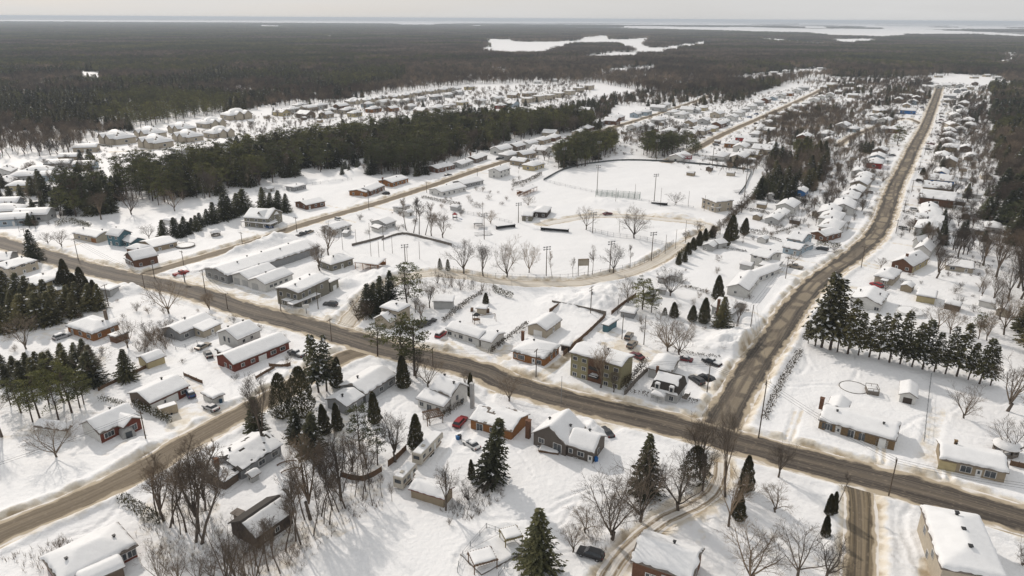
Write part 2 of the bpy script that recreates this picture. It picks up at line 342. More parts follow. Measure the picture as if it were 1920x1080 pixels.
FFRONT = [(-300,320),(0,305),(150,292),(165,262),(200,255),(260,235),(420,208),(480,200),(560,190),(640,184),(700,170),(850,155),(900,150),(1120,150),(1160,162),(1250,182),(1330,172),(1380,184),(1480,160),(1520,148),(1620,148),(1700,148),(1745,150),(1790,142),(1850,165),(1868,330),(1885,460),(1910,560),(1905,700),(2300,800),(2300,60),(1920,49),(960,43),(-300,36)]
FIELDS = [[(823,71),(890,69.5),(965,71),(967,74),(1040,74),(1083,72),(1100,66),(1150,65),(1152,71.5),(1227,68),(1222,78),(1207,87),(1165,86),(1150,79),(1087,79),(1047,87),(1043,92),(947,92),(903,90),(890,83),(912,78),(900,72),(823,73)],
 [(1083,99),(1123,91),(1200,88),(1280,80),(1317,76),(1360,77),(1313,85),(1280,88),(1187,99),(1133,100.5)],
 [(1180,52),(1280,52),(1420,52),(1533,54),(1680,53),(1827,57),(1920,63),(2000,66),(2000,70),(1827,63),(1713,63),(1680,67),(1540,64),(1513,61),(1280,56),(1180,54)],
 [(1537,71),(1657,70),(1660,74),(1570,77)],[(1855,96),(1925,94),(1925,112),(1850,110),(1870,103)],[(465,46),(540,47),(530,49),(470,48.5)],[(150,128),(188,129),(186,133),(152,133)],[(1740,128),(1870,134),(1900,142),(1740,140)],
 [(640,41.5),(850,42.5),(850,44),(640,43.5)],[(730,43),(835,44.5),(830,46),(735,45.5)],[(870,46),(920,47),(915,48.3),(875,48)],[(1345,45),(1400,45.5),(1400,47),(1345,46.5)],[(1500,43.5),(1640,44.5),(1640,46),(1500,45)],[(1600,48),(1760,50),(1760,52),(1600,50.5)],[(1780,47),(1910,50),(1910,53),(1790,50)],[(1480,49),(1560,49.5),(1560,51),(1490,50.5)],[(1425,70),(1500,72),(1480,75),(1430,73)],[(1240,44.5),(1275,45),(1275,46.5),(1240,46)],[(595,62),(640,64),(640,67),(600,66)],[(180,57),(195,57.5),(194,59.5),(181,59)],[(310,104),(325,104.5),(324,107),(311,106.5)],[(900,118),(950,119),(948,122),(902,121)],[(1120,120),(1230,118),(1228,122),(1130,124)],[(1380,128),(1480,124),(1560,122),(1570,127),(1400,133)],[(640,111),(690,112),(688,116),(642,115)],[(1500,76),(1560,77),(1556,79),(1505,78)]]
FIELDS = [[(x, y + .16 * (y - 36.5) * (y - min(q[1] for q in P)) / (max(q[1] for q in P) - min(q[1] for q in P))) for x, y in P] for P in FIELDS]
def strip_fields(X, Y, px):      # the farm land under the horizon, mostly on the right
    n = vn(X * .55, Y, 950, 5) * .6 + vn(X, Y * .8, 420, 3) * .4
    thr = np.where(px > 1150, .44, np.where(px > 700, .60, .70)) + .12 * np.clip((9000 - Y) / 4000, 0, 1)
    return (n > thr) & (Y > 5600) & ((px > 1050) | (Y > 8500))
PATHS = []
_pr = random.Random(4)
for (x0, y0, x1, y1, n) in ((80, 560, 640, 1000, 22), (680, 700, 1300, 1060, 26), (640, 520, 1340, 700, 26), (1380, 480, 1900, 760, 30), (1450, 690, 1900, 880, 12), (1640, 940, 1760, 1080, 4), (560, 380, 1300, 520, 22), (0, 600, 300, 1000, 10), (1350, 250, 1850, 480, 24)):
    for k in range(n):
        g = G(_pr.uniform(x0, x1), _pr.uniform(y0, y1)); a = _pr.uniform(0, 6.28); P = [(g.x, g.y)]
        for j in range(_pr.randint(3, 9)): a += _pr.gauss(0, .4); P.append((P[-1][0] + 4 * math.cos(a), P[-1][1] + 4 * math.sin(a)))
        PATHS.append((P, _pr.choice((.35, .45, .6))))
def build_ground():
    # rows get farther apart with distance, so one sheet reaches from below the camera to the horizon
    ys = np.concatenate([np.arange(-60, 84, 6.0), np.geomspace(84, 760, 620), np.geomspace(765, 60000, 150)])
    cs = np.linspace(-1, 1, 760)
    Y = np.repeat(ys[:, None], len(cs), 1); X = cs[None, :] * (0.86 * np.maximum(Y, 84) + 45)
    px, py = projn(X, Y)
    fx = (vn(X, Y, 23, 1) - .5) * 2; near = Y < 1600
    H = 0.22 + 0.50 * (vn(X, Y, 14, 1) - .5) + 0.26 * (vn(X, Y, 4.5, 2) - .5) + 0.16 * (vn(X, Y, 1.6, 3) - .5) * (vn(X, Y, 26, 9) > .42) + 0.05 * (vn(X, Y, .8, 4) - .5)
    dirt = np.zeros_like(X)
    nz = vn(X, Y, 2.2, 5); nz2 = vn(X, Y, 6.5, 6); nzf = vn(X, Y, 0.9, 8)
    sub = near; Xs, Ys = X[sub], Y[sub]; Hs = H[sub]; Ds = dirt[sub]; n1, n2, n3 = nz[sub], nz2[sub], nzf[sub]
    bank = np.zeros_like(Xs); flat = np.ones_like(Xs)
    for S, wd, bk in RL:
        d = polydist(Xs, Ys, S[::2] + [S[-1]]) - wd / 2
        flat = np.minimum(flat, np.clip((d - 0.4) / 1.6, 0, 1))
        bank = np.maximum(bank, bk * np.exp(-((d - 2.6) / 1.3) ** 2) * (0.45 + 0.9 * n2 + 0.5 * (n1 - .5)) + 0.25 * bk * np.exp(-((d - 5.5) / 2.2) ** 2) * n2)
        Ds = np.maximum(Ds, np.exp(-(np.clip(d, 0, 99) / (1.9 + 1.6 * n2)) ** 2) * (0.45 + 0.65 * n1))
    H2 = Hs * flat + bank * flat
    for dv, wd, P in TRK:
        d = polydist(Xs, Ys, P) - wd / 2
        k = np.clip(-d / 0.8 + .6, 0, 1)
        H2 = np.where(k > 0, H2 * (1 - k) + 0.06 * k + 0.05 * (n3 - .5), H2) + 0.16 * np.exp(-((d - 1.0) / 0.8) ** 2) * (wd > 1.5) * flat * n1
        Ds = np.maximum(Ds, k * dv * (0.55 + 0.8 * n1)) 
    for pl, a in (([(480,1080),(560,960),(640,860),(720,870),(720,960),(600,1030),(540,1090)], .30), ([(250,1000),(300,880),(400,850),(420,1000),(330,1080)], .3), ([(1060,1000),(1150,920),(1300,900),(1310,960),(1150,1050)], .26), ([(1340,1080),(1360,980),(1500,1000),(1600,1080)], .22), ([(0,680),(200,650),(200,790),(0,830)], .28), ([(0,560),(200,540),(200,640),(0,640)], .3), ([(1500,650),(1860,720),(1900,700),(1880,600),(1520,560)], .22), ([(560,870),(500,760),(620,720),(720,830)], .3), ([(1700,240),(1850,200),(1880,500),(1700,460)], .14), ([(1400,440),(1500,300),(1700,220),(1600,420)], .12)):
        Ds = np.maximum(Ds, inpoly(Xs, Ys, W2(pl)) * a * (.5 + n2))
    for P, wd in PATHS:      # trodden paths and sled tracks
        P_ = np.array(P); bb = (Xs > P_[:, 0].min() - 2) & (Xs < P_[:, 0].max() + 2) & (Ys > P_[:, 1].min() - 2) & (Ys < P_[:, 1].max() + 2)
        if bb.any():
            d = polydist(Xs[bb], Ys[bb], P); H2[bb] += (-.22 * np.exp(-(d / wd) ** 2) + .10 * np.exp(-((d - wd * 1.9) / .35) ** 2)) * flat[bb] * (.6 + .8 * n3[bb])
    # piles left by the plough
    for qx, qy, r, h in [(1090,815,8,2.6),(1395,640,13,2.2),(1370,650,9,2.4),(1130,560,12,2.2),(1100,575,12,1.8),(1050,568,10,1.6),(1150,548,9,1.7),(700,520,8,1.8),(650,535,6,2.2),(725,510,9,1.6),(380,505,10,1.8),(440,470,8,1.8),(490,455,12,2.6),(530,450,9,2),(260,840,6,1.4),
        (240,545,8,2.2),(100,960,7,1.2),(1260,405,12,1.5),(1300,440,10,1.6),(1140,378,16,1.2),(1200,382,14,1.0),(1400,600,10,1.6),(660,325,14,2.6),(690,318,10,3),(620,340,10,1.6),(1150,1010,4,1.0),(1330,655,8,1.5),(1470,525,8,1.2),(740,605,8,1.4),(830,660,9,.8),(1000,700,7,1.0),(1500,620,8,1.5),(870,555,10,.8)]:
        g = G(qx, qy); d = np.hypot(Xs - g.x, (Ys - g.y)) / r
        H2 = H2 + h * np.clip(1 - d * d, 0, 1) ** 1.3 * (0.55 + 0.55 * n1 + 0.35 * n3) * flat
    # raked infields and a cleared circle
    for qx, qy, rx in [(1010,440,27),(690,470,8)]:
        g = G(qx, qy); d = np.hypot(Xs - g.x, Ys - g.y) - rx * (1 + .04 * (n2 - .5)); H2 = H2 - 0.10 * np.clip(-d, 0, 1) * (d < 0)
    H[sub] = H2; dirt[sub] = Ds
    H = np.where(near, H, 0.3)
    H = np.where(Y > 700, H - 0.2, H)
    floor_dark = np.zeros_like(X)  # woods floor darkening: fallen litter plus tree shade on snow, painted as colour
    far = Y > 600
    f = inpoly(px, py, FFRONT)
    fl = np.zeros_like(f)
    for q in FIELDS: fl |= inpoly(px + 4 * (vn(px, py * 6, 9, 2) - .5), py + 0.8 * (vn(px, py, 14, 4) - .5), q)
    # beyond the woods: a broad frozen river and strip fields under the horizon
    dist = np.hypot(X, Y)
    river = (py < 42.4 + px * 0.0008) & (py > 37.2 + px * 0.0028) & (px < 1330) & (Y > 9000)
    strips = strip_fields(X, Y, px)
    floor_dark = np.where(far & f & ~fl & (Y > 1500), 1.0, 0.0)
    floor_dark = np.where((Y > 9500) & (py < 56) & ~fl, 1.0, floor_dark)
    floor_dark = np.where(river | (strips & (Y > 9500)), 0.0, floor_dark)
    floor_dark = np.where(far & f & ~fl & (Y <= 1500), 0.42, floor_dark)
    floor_dark = np.where(far & f & ~fl & (Y > 1500) & (Y < 9000), 0.8, floor_dark)
    m = bpy.data.materials.new('snow_ground'); m.use_nodes = True; n = m.node_tree.nodes; l = m.node_tree.links.new; b = n['Principled BSDF']
    b.inputs['Roughness'].default_value = 0.65; b.inputs['Specular IOR Level'].default_value = 0.2
    tc_ = n.new('ShaderNodeTexCoord')
    def noise(sc, det=5):
        q = n.new('ShaderNodeTexNoise'); q.inputs['Scale'].default_value = sc; q.inputs['Detail'].default_value = det; l(tc_.outputs['Object'], q.inputs['Vector']); return q.outputs['Fac']
    def attr(k):
        a = n.new('ShaderNodeAttribute'); a.attribute_name = k; return a.outputs['Fac']
    def mth(op, a, b_):
        q = n.new('ShaderNodeMath'); q.operation = op
        for i, x in enumerate((a, b_)):
            if isinstance(x, (int, float)): q.inputs[i].default_value = x
            else: l(x, q.inputs[i])
        return q.outputs[0]
    def mix(fac, a, b_):
        q = n.new('ShaderNodeMix'); q.data_type = 'RGBA'; l(fac, q.inputs[0])
        for i, x in ((6, a), (7, b_)):
            if isinstance(x, tuple): q.inputs[i].default_value = (*x, 1)
            else: l(x, q.inputs[i])
        return q.outputs[2]
    def mr(x, a, b_):
        q = n.new('ShaderNodeMapRange'); q.interpolation_type = 'SMOOTHSTEP'; l(x, q.inputs[0]); q.inputs[1].default_value = a; q.inputs[2].default_value = b_; return q.outputs[0]
    c = mix(noise(0.03), (0.80, 0.795, 0.79), (0.84, 0.84, 0.845))
    d = mth('ADD', attr('dirt'), mth('MULTIPLY', mth('SUBTRACT', noise(0.55, 7), 0.5), 0.75))
    c = mix(mr(d, 0.22, 0.62), c, (0.70, 0.64, 0.545)); c = mix(mr(d, 0.55, 1.0), c, (0.40, 0.32, 0.215)); c = mix(mr(d, 0.95, 1.3), c, (0.20, 0.15, 0.095))
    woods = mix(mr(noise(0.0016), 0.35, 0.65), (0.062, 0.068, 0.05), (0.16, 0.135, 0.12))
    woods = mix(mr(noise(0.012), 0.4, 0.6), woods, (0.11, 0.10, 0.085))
    c = mix(mr(mth('ADD', attr('litter_shade'), mth('MULTIPLY', mth('SUBTRACT', noise(0.08), 0.5), 0.3)), 0.3, 0.9), c, woods)
    l(c, b.inputs['Base Color'])
    bp = n.new('ShaderNodeBump'); bp.inputs['Distance'].default_value = 0.3; bp.inputs['Strength'].default_value = 0.8; l(noise(1.0, 8), bp.inputs['Height']); l(bp.outputs[0], b.inputs['Normal'])
    me = gridmesh('ground', X, Y, H, [m], attrs={'dirt': dirt, 'litter_shade': floor_dark})
    tag(put('ground', me), kind='structure')
build_ground()
# ================= HOUSES =================
def frame(A, B, C, z):
    a, b, c = G(*A, z), G(*B, z), G(*C, z)
    e = b - a; Ln = e.length; e.normalize(); n = Vector((-e.y, e.x, 0)); W = abs((c - b).dot(n))
    W = max(W, 2.0); cen = a + e * (Ln / 2) + n * (W / 2)
    return (cen.x, cen.y), math.atan2(e.y, e.x), Ln / 2, W / 2
def roof_z(kind, x, y, hl, hw, rise):
    x, y = np.abs(x), (y if kind == 'shed' else np.abs(y))
    if kind == 'gx': return rise * (1 - y / hw)
    if kind == 'gy': return rise * (1 - x / hl)
    if kind == 'hip':
        m = min(hl, hw); return rise * np.clip(np.minimum(hw - y, hl - x) / m, 0, 1)
    if kind == 'shed': return rise * (y + hw) / (2 * hw)
    return 0 * x
def roof_mesh(kind, hl, hw, rise, ze, t=0.2):
    if kind == 'gx': P = [(-hl, -hw, 0), (hl, -hw, 0), (hl, hw, 0), (-hl, hw, 0), (-hl, 0, rise), (hl, 0, rise)]; Fc = [(0, 1, 5, 4), (2, 3, 4, 5)]; E = [0, 1, 5, 2, 3, 4]
    elif kind == 'gy': P = [(-hl, -hw, 0), (hl, -hw, 0), (hl, hw, 0), (-hl, hw, 0), (0, -hw, rise), (0, hw, rise)]; Fc = [(1, 2, 5, 4), (3, 0, 4, 5)]; E = [0, 4, 1, 2, 5, 3]
    elif kind == 'hip':
        if hl >= hw: a, b = (-(hl - hw), 0, rise), (hl - hw, 0, rise); P = [(-hl, -hw, 0), (hl, -hw, 0), (hl, hw, 0), (-hl, hw, 0), a, b]; Fc = [(0, 1, 5, 4), (1, 2, 5), (2, 3, 4, 5), (3, 0, 4)]
        else: a, b = (0, -(hw - hl), rise), (0, hw - hl, rise); P = [(-hl, -hw, 0), (hl, -hw, 0), (hl, hw, 0), (-hl, hw, 0), a, b]; Fc = [(0, 1, 4), (1, 2, 5, 4), (2, 3, 5), (3, 0, 4, 5)]
        E = [0, 1, 2, 3]
    else:
        r = rise if kind == 'shed' else 0; P = [(-hl, -hw, 0), (hl, -hw, 0), (hl, hw, r), (-hl, hw, r)]; Fc = [(0, 1, 2, 3)]; E = [0, 1, 2, 3]
    n = len(P); mb = MB(); V = [(x, y, z + ze) for x, y, z in P] + [(x, y, z + ze - t) for x, y, z in P]
    Q = list(Fc) + [tuple(i + n for i in f[::-1]) for f in Fc] + [(E[i], E[i] + n, E[(i + 1) % len(E)] + n, E[(i + 1) % len(E)]) for i in range(len(E))]
    mb.add(V, Q); return mb
def snow_mesh(kind, hl, hw, rise, ze, t=0.38, lo=False, part=None, seed=0, ragged=0.12, holes=0):
    e = [-1, -.985, -.95, -.88] if not lo else [-1, -.93]
    nx = (4 if lo else max(9, int(hl * 3.2))) ; ny = (4 if lo else max(9, int(hw * 3.2)))
    mk = lambda n, h: np.array(sorted(set(list(np.array(e)) + list(-np.array(e)) + list(np.linspace(-.8, .8, n | 1)))))
    sx, sy = mk(nx, hl), mk(ny, hw)
    x0, x1, y0, y1 = -hl, hl, -hw, hw
    if part == 'near': y1 = -0.12 * hw
    if part == 'lower': y1 = 0.0
    X = (x0 + x1) / 2 + sx[None, :] * (x1 - x0) / 2 + 0 * sy[:, None]; Y = (y0 + y1) / 2 + sy[:, None] * (y1 - y0) / 2 + 0 * sx[None, :]
    d = np.minimum(np.minimum(X - x0, x1 - X), np.minimum(Y - y0, y1 - Y))
    rg = ragged * (vn(X + seed * 7, Y, 0.8, seed) - .3) * (d < .3)
    X = X - np.sign(X - (x0 + x1) / 2) * rg * (np.abs(X - (x0 + x1) / 2) > (x1 - x0) * .49); Y = Y - np.sign(Y - (y0 + y1) / 2) * rg * (np.abs(Y - (y0 + y1) / 2) > (y1 - y0) * .49)
    rz = lambda a, b: roof_z(kind, a, b, hl, hw, rise)
    q = 0.5; zs = (rz(X, Y) * 2 + rz(np.clip(X + q, -hl, hl), Y) + rz(np.clip(X - q, -hl, hl), Y) + rz(X, np.clip(Y + q, -hw, hw)) + rz(X, np.clip(Y - q, -hw, hw))) / 6
    zs = np.maximum(zs, rz(X, Y) - 0.12)
    th = t * np.sqrt(np.clip(d / 0.5, 0, 1)) * (0.82 + 0.32 * vn(X + seed * 5, Y + seed, 4.5, seed)) + 0.03 * (vn(X, Y + seed, 1.1, 3) - .5) * (d > .2)
    kp = None
    if holes:
        nn_ = vn(X + seed * 3, Y + seed * 11, 1.9, seed) * .6 + vn(X, Y + seed, .8, 2) * .4; cv = np.clip((1 - holes - nn_) / .12, 0, 1); th = th * cv
        a_ = cv < .02; kp = ~(a_[:-1, :-1] & a_[1:, :-1] & a_[:-1, 1:] & a_[1:, 1:])
    Z = ze + zs + th + 0.012
    Z = np.where(d < 1e-6, ze + rz(X, Y) + 0.015, Z)
    return gridmesh('snow_cover', X, Y, Z, [SNOWR], keep=kp)
def wall_mesh(kind, hl, hw, rise, ze, ov, wm, em):
    mb = MB(); a, b = hl - ov, hw - ov; zt = lambda x, y: ze + float(roof_z(kind, np.float64(x), np.float64(y), hl, hw, rise)) - 0.22
    pts = [(-a, -b), (a, -b), (a, b), (-a, b)]
    for i in range(4):
        p, q = pts[i], pts[(i + 1) % 4]; mid = ((p[0] + q[0]) / 2, (p[1] + q[1]) / 2)
        V = [(p[0], p[1], -.5), (q[0], q[1], -.5), (q[0], q[1], zt(*q)), (mid[0], mid[1], zt(*mid)), (p[0], p[1], zt(*p))]
        g = (kind == 'gx' and i % 2 == 1) or (kind == 'gy' and i % 2 == 0)
        if kind == 'hip' or not g: V = [V[0], V[1], V[2], V[4]]; mb.add(V, [(0, 1, 2, 3)], 0)
        else: mb.add(V, [(0, 1, 2, 3, 4)], 1 if em is not wm else 0)
    return mb
SIDES = {'f': (0, -1, 0), 'r': (1, 0, R(90)), 'b': (0, 1, R(180)), 'l': (-1, 0, R(-90))}
def opening(root, side, t, z, w_, h_, hl, hw, ov, what='window', col=None, panes=2):
    """t runs from -1 to 1 along the wall seen from outside"""
    nx, ny, rz = SIDES[side]; a, b = hl - ov, hw - ov
    run = a if side in 'fb' else b; c, s = math.cos(rz), math.sin(rz)
    off = (b if side in 'fb' else a)
    cx, cy = (t * run * c + nx * off, t * run * s + ny * off)
    def bx(mb, u, v, ww, hh, dep, m=0): mb.box(cx + u * c + nx * dep / 2, cy + u * s + ny * dep / 2, z + v, ww, dep, hh, rz, m)
    f = MB()
    if what == 'window':
        bx(f, 0, 0, w_ + .2, h_ + .2, .09); fo = f.build('window', TRIM if col is None else col, root)
        p = MB(); pw = w_ / panes
        for k in range(panes): bx(p, -w_ / 2 + pw * (k + .5), 0, pw - .09, h_ - .04, .13)
        p.build('pane', GLASS, fo)
    elif what == 'door':
        bx(f, 0, 0, w_ + .2, h_ + .1, .09); bx(f, 0, -.03, w_ - .04, h_ - .06, .12); fo = f.build('door', TRIM if col is None else col, root)
        p = MB(); bx(p, 0, h_ * .18, w_ * .5, h_ * .4, .15); p.build('pane', GLASS, fo)
    elif what == 'garage':
        bx(f, 0, 0, w_, h_, .09)
        for k in range(4): bx(f, 0, -h_ / 2 + h_ * (k + .5) / 4, w_ - .15, h_ / 4 - .09, .12)
        fo = f.build('garage_door', col or WHITE, root)
def frnt(rz, side):
    nx, ny, _ = SIDES[side]; return nx * math.cos(rz) - ny * math.sin(rz), nx * math.sin(rz) + ny * math.cos(rz)
BLD = []       # (x, y, radius) of every building, to keep trees out
_RT = random.Random(9)
def block(root, rloc, rrz, A, B, C, z, kind='gx', rise=1.6, col='white', end=None, roof=FASC, ov=0.45, snow=True, win='auto', t=0.4, part=None, seed=0, vents=1, holes=0, parent_snow=True, lo=False):
    if t == 0.4: t = _RT.choice((.22, .3, .38, .45, .5))
    rg = _RT.choice((.1, .2, .5, .9))
    (cx, cy), rz, hl, hw = frame(A, B, C, z)
    # place the block under an inner frame of the house
    M = Matrix.Rotation(-rrz, 4, 'Z') @ Matrix.Translation((cx - rloc[0], cy - rloc[1], 0)) @ Matrix.Rotation(rz, 4, 'Z')
    before = set(root.children)
    wm = wallm(col); em = wallm(end) if end else wm
    wl = wall_mesh(kind, hl, hw, rise, z, ov, wm, em).build('wall', [wm, em] if end else wm, root)
    rf = roof_mesh(kind, hl, hw, rise, z).build('roof', roof, root)
    if snow: put('snow_cover', snow_mesh(kind, hl, hw, rise, z, t, seed=seed, part=part, lo=lo, ragged=rg, holes=holes), rf)
    rnd = random.Random(seed * 31 + 5)
    for k in range(vents):
        v = MB(); x = hl * (rnd.uniform(-.6, .6) if vents == 1 else -.6 + 1.2 * k / (vents - 1)); y = hw * (0.22 if kind in ('gx', 'hip') else 0.1); y = -y if rnd.random() < .3 else y
        zz = z + float(roof_z(kind, np.float64(x), np.float64(y), hl, hw, rise))
        v.box(x, y, zz + .45, .34, .34, .9); v.box(x, y, zz + .93, .6, .6, .16); v.build('roof_vent', DARK, rf)
    if win == 'auto':
        for sd in 'frl':
            n_ = frnt(rz, sd); toward = -(n_[0] * cx + n_[1] * cy) / math.hypot(cx, cy)
            if toward < 0.25: continue
            run = (hl if sd in 'fb' else hw) - ov
            levels = [1.45] if z < 4.4 else ([1.3, 4.0] if z < 7 else [1.0, 3.6, 6.2])
            k = max(1, int(run * 2 / (3.6 if sd == 'f' else 4.5)))
            dr = rnd.randrange(k) if sd == 'f' else -1
            for li, lz in enumerate(levels):
                for i in range(k):
                    tt = -1 + 2 * (i + .5) / k
                    if li == 0 and i == dr: opening(root, sd, tt, 1.1, .95, 2.1, hl, hw, ov, 'door')
                    else: opening(root, sd, tt, lz + .15, rnd.choice((1.2, 1.5, 1.8)) if sd == 'f' else 1.0, 1.15, hl, hw, ov)
    elif win:
        for q in win: opening(root, q[0], q[1], q[2], q[3], q[4], hl, hw, ov, *(q[5:]))
    for o in set(root.children) - before:
        o.matrix_local = M @ o.matrix_local
    BLD.append((cx, cy, hl, hw, rz))
    return hl, hw, rz, (cx, cy), M
HN = [0]
def house(label, cat, blocks, group=None, name='house', extra=None):
    b0 = blocks[0]; (cx, cy), rz, hl, hw = frame(b0['A'], b0['B'], b0['C'], b0['z'])
    root = empty(name, (cx, cy, 0), rz); tag(root, label, cat, group); HN[0] += 1
    infos = [block(root, (cx, cy), rz, seed=HN[0] * 3 + i, **b) for i, b in enumerate(blocks)]
    if extra: extra(root, infos)
    return root
def bk(ax, ay, bx, by, cx, cy, z, kind='gx', rise=1.6, col='white', **k):
    return dict(A=(ax, ay), B=(bx, by), C=(cx, cy), z=z, kind=kind, rise=rise, col=col, **k)
def chim(x, y, z0, z1, col='brown brick', s=.8):
    def f(root, infos):
        m = MB(); m.box(x, y, (z0 + z1) / 2, s, s, z1 - z0); m.box(x, y, z1 + .06, s + .2, s + .2, .14)
        rf = [o for o in root.children if o.name.startswith('roof')][0]
        o = m.build('chimney', wallm(col), root)
    return f
def multi(*fs):
    def f(r, i):
        for q in fs: q(r, i)
    return f
def posts(bi, z):
    def f(root, infos):
        hl, hw, rz, c, M = infos[bi]
        for x, y in ((-1, -1), (1, -1), (1, 1), (-1, 1)):
            m = MB(); m.box(0, 0, z / 2 - .2, .16, .16, z); o = m.build('post', TRIM, root); o.matrix_local = M @ Matrix.Translation((x * (hl - .35), y * (hw - .35), 0))
    return f
def canopy(root, infos_i, A, B, C, z, t=.3, legs=True, rm=FASC, snow=True, kind='flat', rise=0):
    """an open roof on posts belonging to the house"""
    (cx, cy), rz, hl, hw = frame(A, B, C, z); l0 = root.location; rr = root.rotation_euler.z
    M = Matrix.Rotation(-rr, 4, 'Z') @ Matrix.Translation((cx - l0.x, cy - l0.y, 0)) @ Matrix.Rotation(rz, 4, 'Z')
    o = roof_mesh(kind, hl, hw, rise, z, .22).build('porch_roof', rm, root); o.matrix_local = M
    if snow: put('snow_cover', snow_mesh(kind, hl, hw, rise, z, t), o)
    if legs:
        n = max(2, int(hl / 1.6))
        for i in range(n):
            for s in (-1, 1):
                m = MB(); m.box(-hl + .3 + (2 * hl - .6) * i / (n - 1), s * (hw - .25), z / 2 - .25, .15, .15, z); q = m.build('post', TRIM, root); q.matrix_local = M
def cano(*a, **k): return lambda r, i: canopy(r, i, *a, **k)

# ---- the foreground brown house with its white framed windows
house('brown clapboard house with a steep front gable, patio door and snowy deck', 'house', [
    bk(996,812,1062,836,1096,800,3.7,'gy',3.6,'taupe',vents=2,win=[('f',-.5,2.3,1.5,1.2),('f',.5,1.9,2.2,2.2,'window',None,2),('f',-.62,.25,1.1,.45)]),
    bk(1060,834,1114,850,1137,817,3.5,'gx',2.3,'taupe',vents=1,win=[('f',-.75,2.0,.9,1.1,'window',None,1),('f',.05,1.9,1.6,1.1),('f',.8,1.1,1.0,2.2,'door'),('f',-.35,.2,1.2,.4),('r',-.1,1.9,1.1,1.2)])])
d = empty('deck', G(1031, 846)); d.rotation_euler.z = R(-17)
tag(d, 'small raised brown wooden deck deep in snow behind the taupe gabled house', 'deck')
m = MB(); m.box(0, 0, .75, 5.2, 3.4, .2); m.build('platform', WOOD, d)
m = MB(); m.box(0, 0, .35, 5.0, 3.2, .62); m.build('skirt', WOOD, d)
put('snow_cover', snow_mesh('flat', 2.5, 1.6, 0, .86, .45), d)
H = house
H('long taupe cottage barn with a half bare dark roof among the slender bare trees', 'barn', [bk(480,1010,553,958,503,930,3.2,'gx',2.4,'dark brown',roof=SHINGLE,part='near',win=[('f',.1,1.5,1.0,1.0),('f',-.5,1.5,1.0,1.0)],vents=0)], name='barn')
H('small dark shed with a flat roof beside the half bare dark barn', 'shed', [bk(431,962,446,968,457,957,2.3,'flat',0,'brown',win=None,vents=0,t=.1,snow=False)], name='shed')
H('brown brick bungalow with a thick hipped snow roof at the bottom left of the photo', 'house', [
    bk(110,1096,260,1022,194,991,3.1,'hip',1.7,'red brick',vents=2,t=.55,win=[('f',.86,1.7,1.6,1.4),('f',.60,1.7,1.4,1.4)]), bk(150,1100,236,1062,214,1042,2.7,'gx',.7,'brown',vents=0,win=None,t=.6)])
H('grey vinyl bungalow with patchy snow roof beside a white shed and curved benches', 'house', [
    bk(450,884,531,832,474,809,3.1,'gx',1.9,'grey',t=.16,holes=.34,roof=SHINGLE), bk(420,905,451,884,421,862,2.7,'gx',1.0,'brown',vents=0,t=.14,holes=.38,roof=SHINGLE,win=None)], extra=chim(-8.2,.2,2.5,5.6))
H('small white gabled shed against the grey bungalow with patchy snow', 'shed', [bk(458,890,471,897,483,882,2.1,'gy',.8,'light grey',win=[('f',0,1,.9,1.6,'door')],vents=0)], name='shed')
H('red brick house with one white side wall and a front gable by the southern street', 'house', [
    bk(185,815,262,779,228,760,3.0,'gx',2.4,'red brick',end='white',win=[('f',-.55,1.6,2.4,1.3,'window',None,3),('f',.1,1.1,1,2.1,'door')]),
    bk(231,803,268,784,250,770,3.0,'gy',1.6,'red brick',vents=0,win=[('f',0,1.6,2.0,1.5,'window',None,3)])])
H('long red brick bungalow with a white garage door behind the tall cedar hedge', 'house', [bk(281,757,357,722,319,702,3.0,'gx',1.9,'red brick',end='brown',win=[('f',-.72,1.15,3.6,2.3,'garage'),('f',-.3,1.1,1,2.1,'door'),('f',.1,1.2,3.4,2.2,'garage'),('f',.72,1.7,1.6,1)])])
H('long dark red brick bungalow standing across the street from the olive shop', 'house', [bk(437,684,545,640,514,624,3.1,'gx',2.0,'red brick',win=[('f',-.7,1.6,1.0,1),('f',-.35,1.6,1.2,1),('f',0,1.15,2.8,2.2,'garage'),('f',.4,1.6,1.8,1.1),('f',.75,1.6,1.8,1.1),('l',0,1.5,1.0,1.1),('l',.6,1.5,1.0,1.1)],vents=0)])
H('tall white gabled house just above the dark red brick bungalow', 'house', [bk(445,638,491,618,459,602,4.3,'gx',2.3,'white',vents=2,win=[('f',-.5,3,1,1),('f',.2,3,1,1),('f',.7,1.4,1.2,1),('l',.1,3.0,.9,1.8),('l',-.35,3.0,.9,1.8)]), bk(418,663,440,655,428,645,2.0,'flat',0,'brown',vents=0,win=None,t=.5)])
H('grey bungalow with a small front dormer and beige side wing near the main road', 'house', [
    bk(337,627,405,598,375,586,3.1,'gx',1.7,'grey'), bk(381,622,417,606,402,597,2.8,'shed',.8,'beige',vents=0)])
H('low yellow cabin with a plain gable roof alone in the snow beside a dark spruce', 'cabin', [bk(275,681,312,667,298,655,2.6,'gx',1.3,'yellow',win=None,vents=0)])
H('orange brick house with a low hipped roof beside the dark spruce wall', 'house', [bk(122,611,172,627,226,607,3.0,'hip',1.8,'orange brick',t=.5), bk(200,628,215,633,238,620,2.6,'flat',0,'brown brick',vents=0,win=None)], extra=chim(2.5,3.5,2.5,7.4,'brown'))
H('cream two storey house with hipped roof hidden behind dark cedars', 'house', [bk(69,536,115,520,100,505,5.0,'hip',1.3,'yellow',vents=2), bk(70,553,123,541,115,533,2.6,'shed',.5,'yellow',vents=0,win=None)])
H('beige and brick two storey house at the left edge by the main road', 'house', [bk(14,505,73,488,52,478,4.4,'hip',1.5,'beige',vents=2)])
H('grey gabled house cut by the left edge of the photo', 'house', [bk(-18,492,18,489,8,474,4.0,'gx',2.0,'light grey')])
